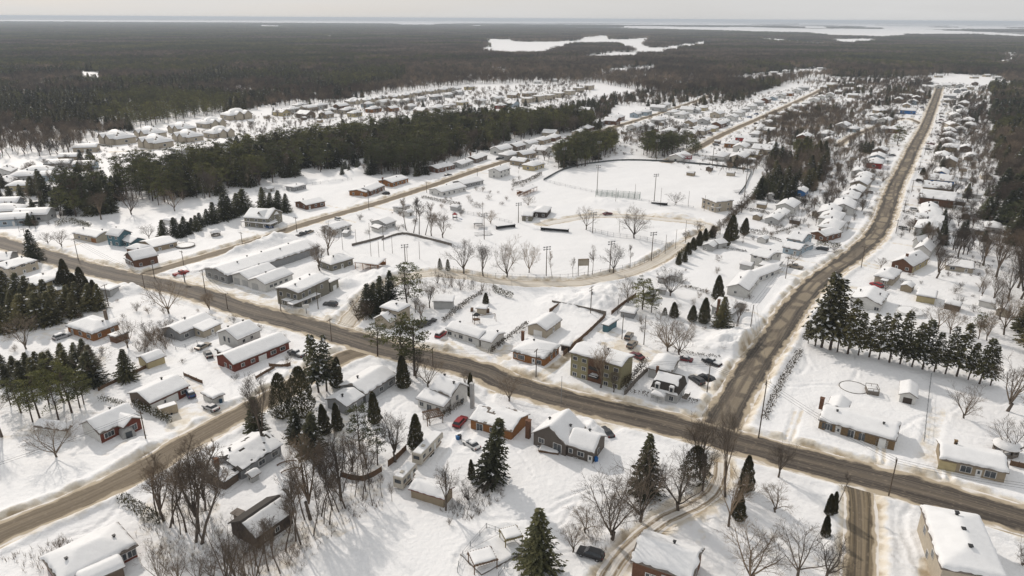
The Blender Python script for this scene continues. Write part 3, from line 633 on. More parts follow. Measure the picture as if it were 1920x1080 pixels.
H('brown brick corner cottage with broken roof planes at the western street corner', 'house', [bk(232,479,250,489,281,470,4.0,'gy',2.6,'brown brick'), bk(231,484,247,492,256,487,2.6,'shed',.6,'brown',vents=0), bk(262,470,285,462,272,453,3.4,'hip',1.6,'brown brick',vents=0,win=None)])
H('teal two storey house with shutters beside its lower teal garage', 'house', [bk(197,440,222,444,255,437,5.2,'gx',2.4,'teal'), bk(227,450,245,456,271,448,3.0,'gx',1.8,'teal',vents=0)])
H('white bungalow with an orange brick front standing left of the teal house', 'house', [bk(134,437,180,446,201,433,3.0,'gx',1.7,'beige',vents=2,win=[('f',-.5,1.5,1.6,1),('f',.1,1.5,1.4,1),('f',.72,1.2,3.4,2.1,'garage',wallm('orange brick'))])])
H('low tan brick bungalow right of the teal house', 'house', [bk(287,464,334,453,313,441,2.9,'gx',1.5,'tan',vents=0)])
H('olive farmhouse with a wraparound porch and steep gables on the western street', 'house', [bk(455,408,503,411,527,397,5.2,'gx',3.2,'olive',vents=0), bk(479,404,493,408,501,395,5.6,'gy',2.6,'olive',vents=0,win=[('f',0,5.2,.9,1.2)])], extra=multi(cano((450,415),(508,421),(512,414),3.0), cano((505,420),(520,412),(513,408),3.0)))
H('long grey commercial building with a row of roof vents beside the western street', 'shop', [bk(425,518,600,462,567,448,3.6,'gx',1.8,'grey',vents=5,win=[('l',-.6,1.7,2.4,1.6),('l',0,1.7,2.4,1.6),('l',.6,1.7,2.4,1.6)])], name='commercial_building')
H('white service garage with two gables and big glazed doors', 'garage', [
    bk(466,525,522,505,493,495,3.8,'gx',1.9,'white',vents=1,win=[('l',-.5,1.5,3.2,2.9,'garage',wallm('light grey')),('l',.5,1.5,3.2,2.9,'garage',wallm('light grey'))]),
    bk(497,534,551,513,524,503,3.8,'gx',1.9,'white',vents=1,win=[('l',-.3,1.5,3.4,2.9,'garage',wallm('light grey')),('f',-.6,2.2,1.5,1),('f',-.3,2.2,1.5,1),('f',.1,2.2,1.5,1),('f',.5,2.2,1.5,1)])], name='service_garage')
H('olive two storey corner shop with a flat snowy roof and front canopy', 'shop', [
    bk(559,550,619,522,582,511,6.2,'gx',1.1,'olive',vents=3,win=[('l',-.6,4.4,1.4,1.5),('l',.1,4.4,1.4,1.5),('l',.7,4.4,1.4,1.5),('l',-.5,1.4,1.4,1.5),('l',.3,1.2,1,2.1,'door'),('f',-.7,4.4,1.2,1.5),('f',-.3,4.4,1.2,1.5),('f',.5,4.4,1.2,1.5),('f',-.6,1.5,1.8,1.5),('f',-.1,1.5,1.8,1.5)]),
    bk(619,530,637,522,615,514,4.4,'flat',0,'olive',vents=0,win=[('f',0,1.3,2,2.2,'garage')])],
    extra=multi(cano((548,572),(602,551),(596,546),3.0), cano((527,562),(541,566),(545,560),3.0)), name='shop_building')
H('brown chalet with hipped roof in front of the timber pavilion', 'chalet', [bk(620,497,664,484,644,473,3.3,'hip',1.6,'olive',vents=1), bk(612,488,634,492,640,480,3.2,'gy',1.3,'olive',vents=0,win=None)])
def pavilion(label, A, B, C, z, rm=FASC, cm=WOOD, name='pavilion'):
    (cx, cy), rz, hl, hw = frame(A, B, C, z); r = empty(name, (cx, cy, 0), rz); tag(r, label, 'pavilion')
    o = roof_mesh('shed', hl, hw, .5, z).build('roof', rm, r); put('snow_cover', snow_mesh('shed', hl, hw, .5, z, .35), o)
    n = max(2, int(hl / 1.8) + 1)
    for i in range(n):
        for s in (-1, 1): m = MB(); m.box(-hl + .3 + (2 * hl - .6) * i / (n - 1), s * (hw - .3), z / 2 - .2, .2, .2, z); m.build('post', cm, r)
    m = MB(); m.box(0, hw - .2, z / 2 - .2, 2 * hl - .6, .08, z * .55); m.build('rear_wall', cm, r)
    return r
OR = mat('orange_timber', (0.33, 0.15, 0.055), 0.8, 0.2, 3)
pavilion('long open timber pavilion with orange posts beside the brown chalet', (664,492), (709,497), (700,484), 3.2, OR, OR)
pavilion('orange timber lean-to by the ball field left of the outfield wall', (983,360), (1008,350), (1004,344), 2.8, OR, OR)
pavilion('open picnic shelter on four posts in the playground snow', (888,419), (905,419), (905,412), 2.8, FASC, GREYWOOD)
H('beige two storey house with a low front wing and black skylights on the main road', 'house', [
    bk(711,576,747,585,771,572,6.3,'hip',.9,'beige',vents=1), bk(699,598,731,606,754,592,3.2,'gy',2.2,'beige',vents=0), bk(712,590,728,592,735,584,4.8,'shed',1.2,'tan',vents=0,win=None,part='near')])
H('plain white flat roofed garage behind the beige two storey house', 'garage', [bk(810,565,850,566,845,556,3.2,'shed',.5,'light grey',vents=0,win=None)], name='garage')
H('long white bungalow with a red car parked at its left end', 'house', [bk(834,616,898,636,925,624,3.1,'gx',1.4,'white',vents=1,win=[('f',-.8,1.7,1.6,1.2),('f',-.1,1.7,1.6,1.2),('f',.5,1.7,1.6,1.2),('f',-.45,1.1,1,2.1,'door')]), bk(898,637,922,643,952,625,2.9,'gx',1.3,'white',vents=1,win=None)])
H('small cream shed with stacked firewood in the white bungalow back yard', 'shed', [bk(891,578,912,580,913,572,2.5,'flat',0,'beige',vents=0,win=None)], name='shed')
H('beige double garage with a white door behind the orange brick bungalow', 'garage', [bk(1025,621,1055,599,1015,592,3.2,'gx',1.9,'beige',vents=0,win=[('l',.1,1.3,3.2,2.3,'garage'),('f',.0,1.2,1,2.1,'door')])], name='garage')
H('orange brick bungalow with a hipped snow roof and picture window on the main road', 'house', [bk(958,658,1021,674,1048,647,3.1,'hip',1.7,'orange brick',t=.5,win=[('f',-.45,1.6,2.2,1.4,'window',None,3),('f',.35,1.2,1,2.1,'door'),('f',.7,1.5,1.4,1.2),('r',.0,1.6,1.0,1.3),('r',.6,1.6,1.0,1.3),('f',-.85,1.6,.8,1.1)])], extra=chim(-7,4,2.5,5.6))
def aptbay(root, infos):
    hl, hw, rz, c, M = infos[0]
    m = MB(); m.box(0, -hw + .42, 3.9, 4.6, .12, 7.7); o = m.build('brick_bay', wallm('brown brick'), root); o.matrix_local = M @ o.matrix_local
    for z in (2.2, 4.8):
        m = MB(); m.box(0, -hw - .25, z, 3.0, 1.3, .15); m.box(0, -hw - .88, z + .55, 3.0, .06, .9); o = m.build('balcony', DARK, root); o.matrix_local = M @ o.matrix_local
    m = MB(); m.box(0, -hw - .2, 3.0, 2.6, 1.6, .5, 0, 0, .6); o = m.build('porch_snow', SNOWR, root); o.matrix_local = M @ o.matrix_local
    before = set(root.children)
    for z in (1.2, 3.9, 6.5):
        for t in (-.14, .14): opening(root, 'f', t, z, 1.1, 1.3, hl, hw - .14, .45)
    for o in set(root.children) - before: o.matrix_local = M @ o.matrix_local
H('khaki three storey apartment block with a brown brick middle bay', 'apartment block', [bk(1067,660,1166,688,1186,665,7.9,'gx',1.0,'khaki',vents=1,t=.35,win=[('f',x,z,1.3,1.1) for x in (-.82,-.45,.45,.82) for z in (1.0,3.6,6.2)])], extra=aptbay, name='apartment_block')
H('white garage house with a wide snow roof behind the grey mansard house', 'garage', [bk(1213,690,1258,700,1273,672,3.2,'hip',2.2,'light grey',vents=0,t=.5)], name='garage')
def mansard():
    A, B, C = (1219, 728), (1272, 742), (1292, 721); z = 3.1
    (cx, cy), rz, hl, hw = frame(A, B, C, z); r = empty('house', (cx, cy, 0), rz); tag(r, 'small grey house with a steep dark mansard roof and white dormers', 'house')
    a, b = hl - .4, hw - .4; m = MB(); m.box(0, 0, z / 2 - .25, 2 * a, 2 * b, z + .4); m.build('wall', wallm('light grey'), r)
    m = MB(); m.box(0, 0, z + 1.35, 2 * hl, 2 * hw, 2.5, 0, 0, .84); o = m.build('mansard_roof', SHINGLE, r)
    q = MB(); h2, w2 = hl * .84, hw * .84; zz = z + 2.6
    q.add([(-h2, -w2, zz), (h2, -w2, zz), (h2, w2, zz), (-h2, w2, zz), (-h2, 0, zz + 1.9), (h2, 0, zz + 1.9)], [(0, 1, 5, 4), (2, 3, 4, 5), (1, 2, 5), (3, 0, 4)]); q.build('upper_roof', SHINGLE, r)
    put('snow_cover', snow_mesh('flat', hl * .97, .55, 0, z + .12, .5), r, (0, -hw + .1, 0)); put('snow_cover', snow_mesh('gx', h2, w2, 1.9, zz, .12, part='near', ragged=1.0), r, (0, 0, 0))
    for x in (-.5, .5):
        m = MB(); m.box(x * hl, -hw * .9, z + 1.3, 1.3, 1.4, 1.7); dm = m.build('dormer', TRIM, r); m = MB(); m.box(x * hl, -hw * .9 - .72, z + 1.3, .8, .06, 1.2); m.build('pane', GLASS, dm)
        m = MB(); m.box(x * hl, -hw * .9, z + 2.25, 1.5, 1.6, .3, 0, 0, .7); m.build('snow_cover', SNOWR, dm)
    opening(r, 'f', .55, 1.5, 1.2, 1.3, hl, hw, .4); opening(r, 'f', -.75, 1.5, 1.0, 1.3, hl, hw, .4); opening(r, 'f', -.1, 1.1, 1.2, 2.1, hl, hw, .4, 'door'); opening(r, 'r', 0, 1.5, 1, 1.2, hl, hw, .4); opening(r, 'r', 0, 4.3, 1, 1.1, hl, hw * .95, .6)
    m = MB(); m.box(-hl * .3, -hw - .9, 2.5, 4.0, 2.6, .15); pr = m.build('porch_roof', TRIM, r); put('snow_cover', snow_mesh('hip', 2.0, 1.3, .5, 2.6, .5), pr, (-hl * .3, -hw - .9, 0))
    for x in (-1.8, -.6, .6, 1.8): m = MB(); m.box(-hl * .3 + x, -hw - 2.05, 1.1, .12, .12, 2.7); m.build('post', TRIM, r)
    m = MB(); m.box(-hl * .9, 0, zz + 1.7, .7, .7, 2.0); m.build('chimney', wallm('brown brick'), r)
    for k in range(9): pass
    s = MB(); s.box(hl + 1.2, -.5, 1.6, 1.4, 3.2, .12); s.box(hl + 1.2, -2.1, 2.0, 1.4, .06, .9); s.box(hl + 1.9, -.5, 2.0, .06, 3.2, .9); s.build('side_stair', GREYWOOD, r)
    BLD.append((cx, cy, hl, hw, rz))
mansard()
H('orange brick bungalow with rippled snow roof and a chimney at its right end', 'house', [bk(878,785,960,810,985,773,3.1,'gx',1.5,'orange brick',vents=0,t=.22,holes=.33,win=[('f',-.55,1.2,1.8,2.1),('f',.1,1.6,1.6,1.2)])], extra=chim(9.2,-1.5,0,5.4,'brown brick',1.1))
H('white storey and a half house with a long lean-to on the main road', 'house', [bk(779,747,832,764,850,750,3.0,'shed',1.3,'white',vents=0,win=[('f',-.7,1.6,1.3,1.2),('f',-.1,1.1,1.6,2.0),('f',.6,1.6,1.3,1.2)]), bk(805,728,846,745,873,722,4.8,'gx',2.6,'white',vents=2,win=[('r',-.3,3.4,1.0,1.4),('r',.3,1.5,1.2,1.4)])], extra=chim(9.0,5.0,0,8.0,'light grey',.9))
H('long grey bungalow with a lower rear wing between big cedars and pines', 'house', [bk(686,740,745,702,714,675,3.2,'gx',1.8,'grey',vents=1), bk(650,763,685,741,648,725,3.0,'gx',1.4,'grey',vents=1)])
H('beige storage shed with a patch of red roofing beside the small camper', 'shed', [bk(765,917,833,937,852,913,2.7,'gx',1.1,'tan',vents=0,t=.18,holes=.36,win=None,roof=wallm('red brick'))], name='shed')
H('brown brick house with two wall heat pumps at the bottom edge of the photo', 'house', [bk(1181,1051,1300,1091,1331,1031,4.2,'gx',2.2,'brown brick',vents=1,t=.35,win=[('f',-.45,1.9,.8,.7,'window',WHITE,1),('f',-.25,1.9,.8,.7,'window',WHITE,1),('f',.25,2.2,2.4,1.5,'window',None,4),('r',0,2.2,1.4,1.3)])])
H('big house with a deep smooth snow roof and three roof vents at the bottom right', 'house', [bk(1764,1066,1893,1092,1874,975,6.0,'hip',2.0,'beige',vents=0,t=.6,win=[('l',-.5,3.8,1.4,1.4),('l',.3,3.8,1.4,1.4),('l',.0,1.5,1.2,1.4)])], extra=lambda r, i: [ (lambda m: (m.box(0, y, 7.9, .5, .5, 1.6), m.box(.0, y, 8.7, .8, .8, .15), m.build('roof_vent', DARK, r)))(MB()) for y in (-4.5, 0.5, 5.5)])
SPANEL = [('f',x,1.5,.35,1.8,'window',wallm('stone'),1) for x in ()]
def stonefront(root, infos):
    hl, hw, rz, c, M = infos[0]
    for x, ww in ((-.93, 1.6), (-.62, 1.0), (-.30, 1.8), (.06, 1.4), (.42, 3.4), (.92, 2.0)):
        m = MB(); m.box(x * (hl - .5), -hw + .40, 1.35, ww, .14, 2.6); o = m.build('stone_panel', wallm('stone'), root); o.matrix_local = M
H('long white bungalow with stone panels along its front beside the snowed-in pool', 'house', [
    bk(1534,787,1681,828,1688,792,3.0,'gx',1.5,'white',vents=2,t=.5,win=[('f',-.78,1.55,2.6,1.7,'window',None,4),('f',-.47,1.1,1.0,2.1,'door'),('f',-.13,1.4,1.5,2.0,'window',None,2),('f',.17,1.4,1.5,2.0,'window',None,2),('f',.70,1.2,2.9,2.3,'garage')]),
    bk(1547,765,1588,776,1591,752,3.4,'gy',1.5,'white',vents=0,win=None)], extra=multi(stonefront, chim(-10,3,2,5.2,'brown brick',1.0)))
H('beige bungalow with an ochre garage wall at the right edge below the round gazebo', 'house', [bk(1762,860,1893,888,1896,852,3.1,'gx',1.4,'tan',vents=1,t=.5,win=[('f',-.78,1.25,3.6,2.5,'garage',wallm('yellow')),('f',-.2,1.6,2.2,1.6),('f',.2,1.1,1.0,2.1,'door'),('f',.55,1.6,2.2,1.6)])], extra=chim(-3.5,1.2,4,5.6,'stone',.6))
H('white gabled garden shed with a dark roll door behind the stone panel bungalow', 'shed', [bk(1685,739,1722,747,1724,722,2.7,'gy',1.2,'white',vents=0,win=[('f',0,1.0,2.2,1.9,'garage',wallm('dark brown'))])], name='shed')
H('white house with a plain wide gable end behind the row of spruces', 'house', [bk(1591,560,1653,573,1660,549,3.3,'gy',2.0,'white',vents=2,win=[('f',.8,1.5,1.6,1.2),('f',-.85,1.5,.4,.8)])])
H('beige bungalow with a little arched porch and a red car at its side', 'house', [bk(1638,517,1677,525,1700,510,3.2,'hip',1.7,'beige')], extra=cano((1650,525),(1664,528),(1667,522),2.8))
H('cream house with a rust red gable and a tall wall chimney', 'house', [bk(1670,491,1713,501,1734,482,3.2,'gy',2.6,'yellow',end='brown brick',vents=1)], extra=chim(0,-5.2,0,7,'brown brick',.9))
H('white gabled house on a dark brick base at the bend of the side road', 'house', [bk(1712,467,1746,473,1759,452,3.4,'gy',2.6,'white',vents=2), bk(1710,452,1722,455,1745,440,3.4,'gy',2.2,'white',vents=0,win=None)])
H('low cream back building beyond the bare trees right of the rust gabled house', 'cottage', [bk(1772,497,1828,505,1832,491,2.6,'gx',.9,'beige',vents=0)])
H('flat roofed yellow garage right of the plain white gable', 'garage', [bk(1717,553,1756,560,1759,546,2.8,'flat',0,'yellow',vents=0,win=None)], name='garage')
H('white house with a steep gable and a black chimney beside the white picket porch', 'house', [bk(1406,477,1440,486,1463,474,4.6,'gx',1.4,'white'), bk(1422,496,1456,503,1462,492,2.8,'shed',.6,'white',vents=0)])
H('long white gabled house behind the biggest cedar', 'house', [bk(1405,546,1427,518,1388,508,3.4,'gx',2.0,'white',vents=1,win=[('l',-.2,1.8,1.0,.9),('f',.5,1.5,1,1)]), bk(1423,520,1467,503,1440,495,2.8,'gx',1.3,'white',vents=0)])
H('white house with a brick chimney right behind the dark roadside spruce', 'house', [bk(1332,573,1370,585,1389,568,3.4,'gx',2.0,'light grey',vents=0), bk(1372,590,1386,580,1372,574,3.2,'gx',1.0,'light grey',vents=0,win=None)], extra=chim(-1,-5,0,6.5))
H('little grey play cabin with a steep roof beside the conifer hedge', 'cabin', [bk(1316,460,1338,464,1341,455,2.4,'gy',1.2,'light grey',vents=0,win=[('f',-.4,1,.8,1.4,'door')]), bk(1330,451,1348,458,1353,450,2.8,'gy',1.3,'light grey',vents=0,win=None)])
H('pale blue two storey house with a lower garage at the side road', 'house', [bk(1474,447,1505,453,1523,440,5.2,'gx',2.0,'pale blue'), bk(1466,463,1500,470,1507,458,3.0,'gx',1.5,'pale blue',vents=0), bk(1500,468,1528,458,1522,452,2.6,'shed',.5,'pale blue',vents=0,win=None)])
H('brown bungalow with a front chimney just above the pale blue house', 'house', [bk(1518,436,1548,444,1560,430,2.9,'gy',1.6,'brown brick',vents=0)], extra=chim(0,-6,0,5.5))
H('beige two storey clubhouse at the corner of the big outfield', 'clubhouse', [bk(1315,371,1342,380,1368,373,6.0,'hip',.7,'beige',vents=0)], name='clubhouse', extra=cano((1332,388),(1345,391),(1347,387),2.8))
H('olive officials cabin with two windows beside the infield backstop', 'cabin', [bk(977,405,999,406,1000,398,2.8,'gx',1.0,'olive',vents=0)], name='announcer_cabin')
H('dark timber clubhouse cabin with a porch behind the infield', 'cabin', [bk(998,397,1026,399,1029,388,3.2,'hip',1.4,'dark brown',vents=0)], name='announcer_cabin')
H('grey flat roofed back building standing alone below the central pine wood', 'shed', [bk(534,349,551,352,569,345,3.0,'flat',0,'grey',vents=1)], name='shed')
H('brown brick bungalow with a grey extension beyond the farmhouse conifers', 'house', [bk(574,385,611,377,593,370,3.0,'gx',1.4,'brown brick',vents=1)])
H('orange brick bungalow with two roof levels on the bare western lot', 'house', [bk(695,359,723,348,706,341,3.0,'gx',1.5,'brown brick',vents=1), bk(686,361,697,356,672,350,2.9,'gx',1.2,'orange brick',vents=0)])
H('brick bungalow with a chimney right behind the two level orange bungalow', 'house', [bk(735,343,767,334,752,327,3.1,'gx',1.4,'orange brick',vents=1)], extra=chim(-8,2,2,5.5))
H('pinkish brick bungalow fronting the wood on the western street', 'house', [bk(820,317,854,309,840,303,3.0,'gx',1.5,'brown brick',vents=2)])
H('white walled bungalow beside the pinkish brick one on the western street', 'house', [bk(866,309,888,301,876,296,3.0,'gx',1.4,'light grey')])
H('dark bungalow with a tall chimney last before the pines on the western street', 'house', [bk(893,299,915,291,904,285,3.2,'gx',1.6,'brown')], extra=chim(-5,2,1,7))
H('white bungalow on the field side of the western street behind two bare trees', 'house', [bk(828,361,876,350,858,343,3.0,'gx',1.5,'white',vents=1)])
H('low grey gabled house right above the white field side bungalow', 'house', [bk(870,346,908,338,895,331,2.8,'gx',1.6,'grey',vents=0)])
H('white two storey house near the corner of the outfield wall', 'house', [bk(937,322,958,315,946,309,5.0,'gx',1.8,'white')])
H('grey barn with a clapboard gable beside the tall row of bare trees', 'barn', [bk(724,421,744,414,716,408,3.2,'gx',1.6,'light grey',vents=0)], name='barn')
H('small white shed in front of the grey clapboard barn', 'shed', [bk(694,425,709,430,719,424,2.4,'gx',.9,'white',vents=0,win=None)], name='shed')
H('white bungalow with parked cars behind the long grey commercial building', 'house', [bk(626,432,660,422,645,413,3.0,'gx',1.5,'white',vents=0)])
H('tiny white toolshed in front of the bungalow with parked cars', 'shed', [bk(640,437,651,438,653,432,2.3,'gx',.8,'light grey',vents=0,win=None)], name='shed')
H('white and beige block house near the tall bare trees of the rink', 'house', [bk(735,388,752,391,760,383,3.2,'hip',1.2,'white',vents=0)])
H('small white shelter under snow behind the red brick house', 'shed', [bk(62,800,122,808,133,798,2.6,'hip',1.6,'white',vents=0,win=None)], name='shed')
H('dark flat roofed carport beside the orange brick bungalow', 'carport', [bk(1049,647,1069,650,1073,641,2.4,'flat',0,'dark brown',vents=0,win=None)], name='carport')
H('grey flat garden shed at the corner of the long board fence', 'shed', [bk(1161,584,1190,589,1193,578,2.4,'flat',0,'grey',vents=0,win=None,t=.5)], name='shed')
H('small pale shed beyond the bare trees at the hedge corner', 'shed', [bk(1231,520,1250,524,1254,516,2.4,'gx',.8,'light grey',vents=0,win=None)], name='shed')
H('half buried white shed behind the pair of tall pines', 'shed', [bk(1232,543,1250,545,1252,536,2.3,'gx',.8,'light grey',vents=0,win=None)], name='shed')
H('white box garage door shed beside the dark cedars by the main road', 'shed', [bk(205,545,226,536,212,530,3.2,'flat',0,'light grey',vents=0,win=None,t=.5)], name='shed')
H('tiny white box shed in front of the long red brick bungalow', 'shed', [bk(375,736,398,749,420,737,2.4,'flat',0,'white',vents=0,win=None)], name='shed')
H('teal outbuilding with three white doors behind the khaki apartment block', 'shed', [bk(1127,607,1141,611,1154,597,2.8,'flat',0,'teal',vents=0,win=None,end=None)], name='shed', extra=None)
H('red brick wing house peeking out left of the central pines', 'house', [bk(2,385,27,381,18,372,3,'gx',1.2,'dark brown')])
# ================= TREES =================
def bare_meshes(seed, kind):
    """trunk mesh and a mesh of limbs and twigs, 10 m tall in all, scaled later"""
    r = random.Random(seed); T = MB(); C = MB(); Hh = 10.0
    def br(p, d, ln, rad, lv, mb):
        segs = 4 if lv <= 1 else (3 if lv == 2 else 2) if lv < 4 else 1
        pts = [p]; q = p.copy(); dd = d.copy()
        for i in range(segs):
            up = {'spread': .10, 'tall': .22, 'vase': .16, 'bush': .12}[kind]
            dd = (dd + Vector((r.gauss(0, .13), r.gauss(0, .13), r.gauss(0, .08) + up))).normalized(); q = q + dd * ln / segs; pts.append(q.copy())
        n = (6 if lv == 0 else 5 if lv == 1 else 3)
        for i in range(segs):
            r0 = rad * (1 - .75 * i / segs); r1 = rad * (1 - .75 * (i + 1) / segs)
            mb.tube(pts[i], pts[i + 1], r0, r1, n)
        return pts
    def side(d, ang):
        a = Vector((r.gauss(0, 1), r.gauss(0, 1), r.gauss(0, 1))); e = d.cross(a)
        if e.length < .01: e = Vector((1, 0, 0))
        e.normalize(); return (d * math.cos(ang) + e * math.sin(ang)).normalized()
    def grow(pts, ln, rad, lv, mx):
        if lv >= mx: return
        nk = {1: 7, 2: 7, 3: 6, 4: 3}[lv + 0] if lv > 0 else 0
        for k in range(nk):
            f = r.uniform(.25, 1.0); i = min(int(f * (len(pts) - 1)), len(pts) - 2); u = f * (len(pts) - 1) - i
            p = pts[i].lerp(pts[i + 1], u); d = (pts[i + 1] - pts[i]).normalized()
            l2 = ln * r.uniform(.38, .62) * (1.15 - .4 * f); r2 = max(rad * .42, .010)
            q = br(p, side(d, r.uniform(.5, .95)), l2, r2, lv + 1, C); grow(q, l2, r2, lv + 1, mx)
    if kind == 'bush':
        for k in range(9):
            a = r.uniform(0, 6.28); t = r.uniform(.15, .75); d = Vector((math.cos(a) * math.sin(t), math.sin(a) * math.sin(t), math.cos(t)))
            l1 = r.uniform(6, 9); p = br(Vector((d.x * .3, d.y * .3, 0)), d, l1, .11, 1, T if k < 1 else C); grow(p, l1 * .8, .07, 1, 4)
        return T, C
    if kind == 'tall':
        pts = br(Vector((0, 0, -.3)), Vector((r.gauss(0, .05), r.gauss(0, .05), 1)).normalized(), 10, .11, 0, T)
        for k in range(24):
            f = r.uniform(.40, .98); i = min(int(f * 4), 3); p = pts[i].lerp(pts[i + 1], f * 4 - i)
            a = r.uniform(0, 6.28); t = r.uniform(.45, .9); d = Vector((math.cos(a) * math.sin(t), math.sin(a) * math.sin(t), math.cos(t)))
            l1 = 3.0 * (1.25 - f) * r.uniform(.7, 1.2); q = br(p, d, l1, .032, 2, C); grow(q, l1, .024, 2, 4)
        return T, C
    th = {'spread': 1.6, 'vase': 2.4}[kind]; tp = br(Vector((0, 0, -.3)), Vector((0, 0, 1)), th + .3, .22, 5, T); tp2 = tp[-1]
    T.tube((0, 0, -.3), tp2, .24, .18, 8); nl = r.randint(6, 8)
    for k in range(nl):
        a = 6.28 * k / nl + r.gauss(0, .3); t = (r.uniform(.35, .95) if kind == 'spread' else r.uniform(.12, .5)) * (1 if k else .2)
        d = Vector((math.cos(a) * math.sin(t), math.sin(a) * math.sin(t), math.cos(t))); l1 = (8.6 - th) * r.uniform(.75, 1.0)
        p = br(Vector((d.x * .1, d.y * .1, th - r.uniform(0, .5))), d, l1, .12, 1, C); grow(p, l1, .085, 1, 5 if False else 4)
    for k in range(30):
        pass
    return T, C
def leafquad(mb, p, u, v, m=0):
    a = p - u - v; b = p + u - v; c = p + u + v; d = p - u + v
    mb.add([tuple(a), tuple(b), tuple(c), tuple(d)], [(0, 1, 2, 3)], m)
def leaftri(mb, p, u, v, m=0):
    mb.add([tuple(p - u), tuple(p + u), tuple(p + v)], [(0, 1, 2)], m)
def spruce_meshes(seed, base=.06, wid=2.6, n_lv=30, snow=.03, dens=9, gap=.0):
    r = random.Random(seed); T = MB(); C = MB(); T.tube((0, 0, -.3), (0, 0, 9.9), .17, .02, 6)
    for k in range(n_lv):
        f = (k + r.random() * .6) / n_lv; z = 10 * (base + (1 - base) * f); rr = wid * (1 - f) ** .82 * r.uniform(.78, 1.08) + .12
        nb = int(8 + 3 * (1 - f)); a0 = r.uniform(0, 6.28)
        for b in range(nb):
            if r.random() < gap: continue
            a = a0 + 6.28 * b / nb + r.gauss(0, .12); L_ = rr * r.uniform(.7, 1.15); dx, dy = math.cos(a), math.sin(a)
            droop = -.32 * (1 - f) + .15 * f
            nn = max(3, int(dens * L_ / 2.4))
            for i in range(nn):
                s = (i + .6) / nn; p = Vector((dx * L_ * s, dy * L_ * s, z + droop * L_ * s * (1.1 - .5 * s) + r.gauss(0, .06)))
                w_ = .30 * (1.15 - .6 * s) * r.uniform(.7, 1.3)
                u = Vector((-dy * w_ + r.gauss(0, .06), dx * w_ + r.gauss(0, .06), r.gauss(0, .07) - .05)); v = Vector((dx * .34, dy * .34, -.10 + r.gauss(0, .10)))
                leaftri(C, p, u, v * 1.3, 1 if r.random() < snow else 0)
                if s > .3: leaftri(C, p + Vector((0, 0, -.05)), Vector((-dy * .1, dx * .1, -.16)), v, 0)
    return T, C
def pine_meshes(seed, base=.38, wid=2.5, snow=.0, ncl=40):
    r = random.Random(seed); T = MB(); C = MB(); T.tube((0, 0, -.3), (r.gauss(0, .12), r.gauss(0, .12), 5), .17, .12, 6); top = Vector((r.gauss(0, .15), r.gauss(0, .15), 9.6)); T.tube((0, 0, 5), top, .12, .03, 6)
    for k in range(ncl):
        f = (k + r.random()) / ncl; z = 10 * (base + (1 - base) * f) - .3; pr = wid * (1 - (abs(f - .38) / .75) ** 2) ** .5 if abs(f - .38) < .75 else .3
        a = r.uniform(0, 6.28); d = pr * r.uniform(.35, 1.0); c = Vector((math.cos(a) * d, math.sin(a) * d, z + .25 * d))
        T.tube((0, 0, z - .2), c, .045, .015, 3); sz = r.uniform(.45, .85) * (1.1 - .35 * f)
        for i in range(34):
            q = Vector((r.gauss(0, 1), r.gauss(0, 1), r.gauss(0, .55))).normalized() * (r.random() ** .5); p = c + Vector((q.x, q.y, q.z * .55)) * sz * 1.15
            o = Vector((r.gauss(0, 1), r.gauss(0, 1), r.gauss(0, 1))).normalized(); u = o * .12; v = (q + Vector((0, 0, .5)) + Vector((r.gauss(0, .4), r.gauss(0, .4), 0))).normalized() * .30
            leaftri(C, p, u, v, 1 if (r.random() < snow and q.z > 0) else 0)
    return T, C
def cedar_meshes(seed, wid=1.9, snow=.01, pw=.55):
    r = random.Random(seed); T = MB(); C = MB(); T.tube((0, 0, -.3), (0, 0, 9), .16, .03, 6)
    lob = [r.uniform(.85, 1.15) for _ in range(9)]
    for i in range(5200):
        f = r.random() ** 1.2; z = 10 * f * .98 + .15; a = r.uniform(0, 6.28); pr = wid * min(1, (f / .18 + .35)) * max(0, 1 - f) ** pw * lob[int(a / 6.2832 * 9) % 9] * (1 + .12 * math.sin(a * 5 + z * 2.4))
        d = pr * (1 - .35 * r.random() ** 2); p = Vector((math.cos(a) * d, math.sin(a) * d, z)); t = Vector((-math.sin(a), math.cos(a), 0))
        u = t * .11 + Vector((r.gauss(0, .04), r.gauss(0, .04), r.gauss(0, .04))); v = Vector((math.cos(a) * .20, math.sin(a) * .20, .30 + r.gauss(0, .08)))
        leaftri(C, p, u, v, 1 if r.random() < snow else 0)
    return T, C
TREES = {}
def mk(key, cat, gen, n, tm, cm, nm='crown'):
    out = []
    for i in range(n):
        T, C = gen(i); tms = T.mesh('trunk', [tm]); cms = C.mesh(nm, cm)
        out.append((tms, cms))
    TREES[key] = out
mk('spread', 'tree', lambda i: bare_meshes(10 + i, 'spread'), 4, BARK, [TWIG])
mk('vase', 'tree', lambda i: bare_meshes(30 + i, 'vase'), 4, BARK, [TWIG])
mk('tall', 'tree', lambda i: bare_meshes(50 + i, 'tall'), 5, BARK, [TWIG])
mk('birch', 'tree', lambda i: bare_meshes(70 + i, 'tall'), 2, BIRCH, [TWIG])
mk('bush', 'shrub', lambda i: bare_meshes(90 + i, 'bush'), 3, TWIG, [TWIG])
mk('spruce', 'spruce', lambda i: spruce_meshes(100 + i, wid=2.5 + .25 * i), 4, PINEBARK, [SPRUCE, SNOWR])
mk('rowspruce', 'spruce', lambda i: spruce_meshes(120 + i, base=.26, wid=2.3, n_lv=22, snow=.11, dens=7, gap=.22), 5, PINEBARK, [SPRUCE, SNOWR])
mk('pine', 'pine', lambda i: pine_meshes(140 + i), 6, PINEBARK, [PINE, SNOWR])
mk('fullpine', 'pine', lambda i: pine_meshes(160 + i, base=.2, wid=2.7, ncl=56), 3, PINEBARK, [PINE, SNOWR])
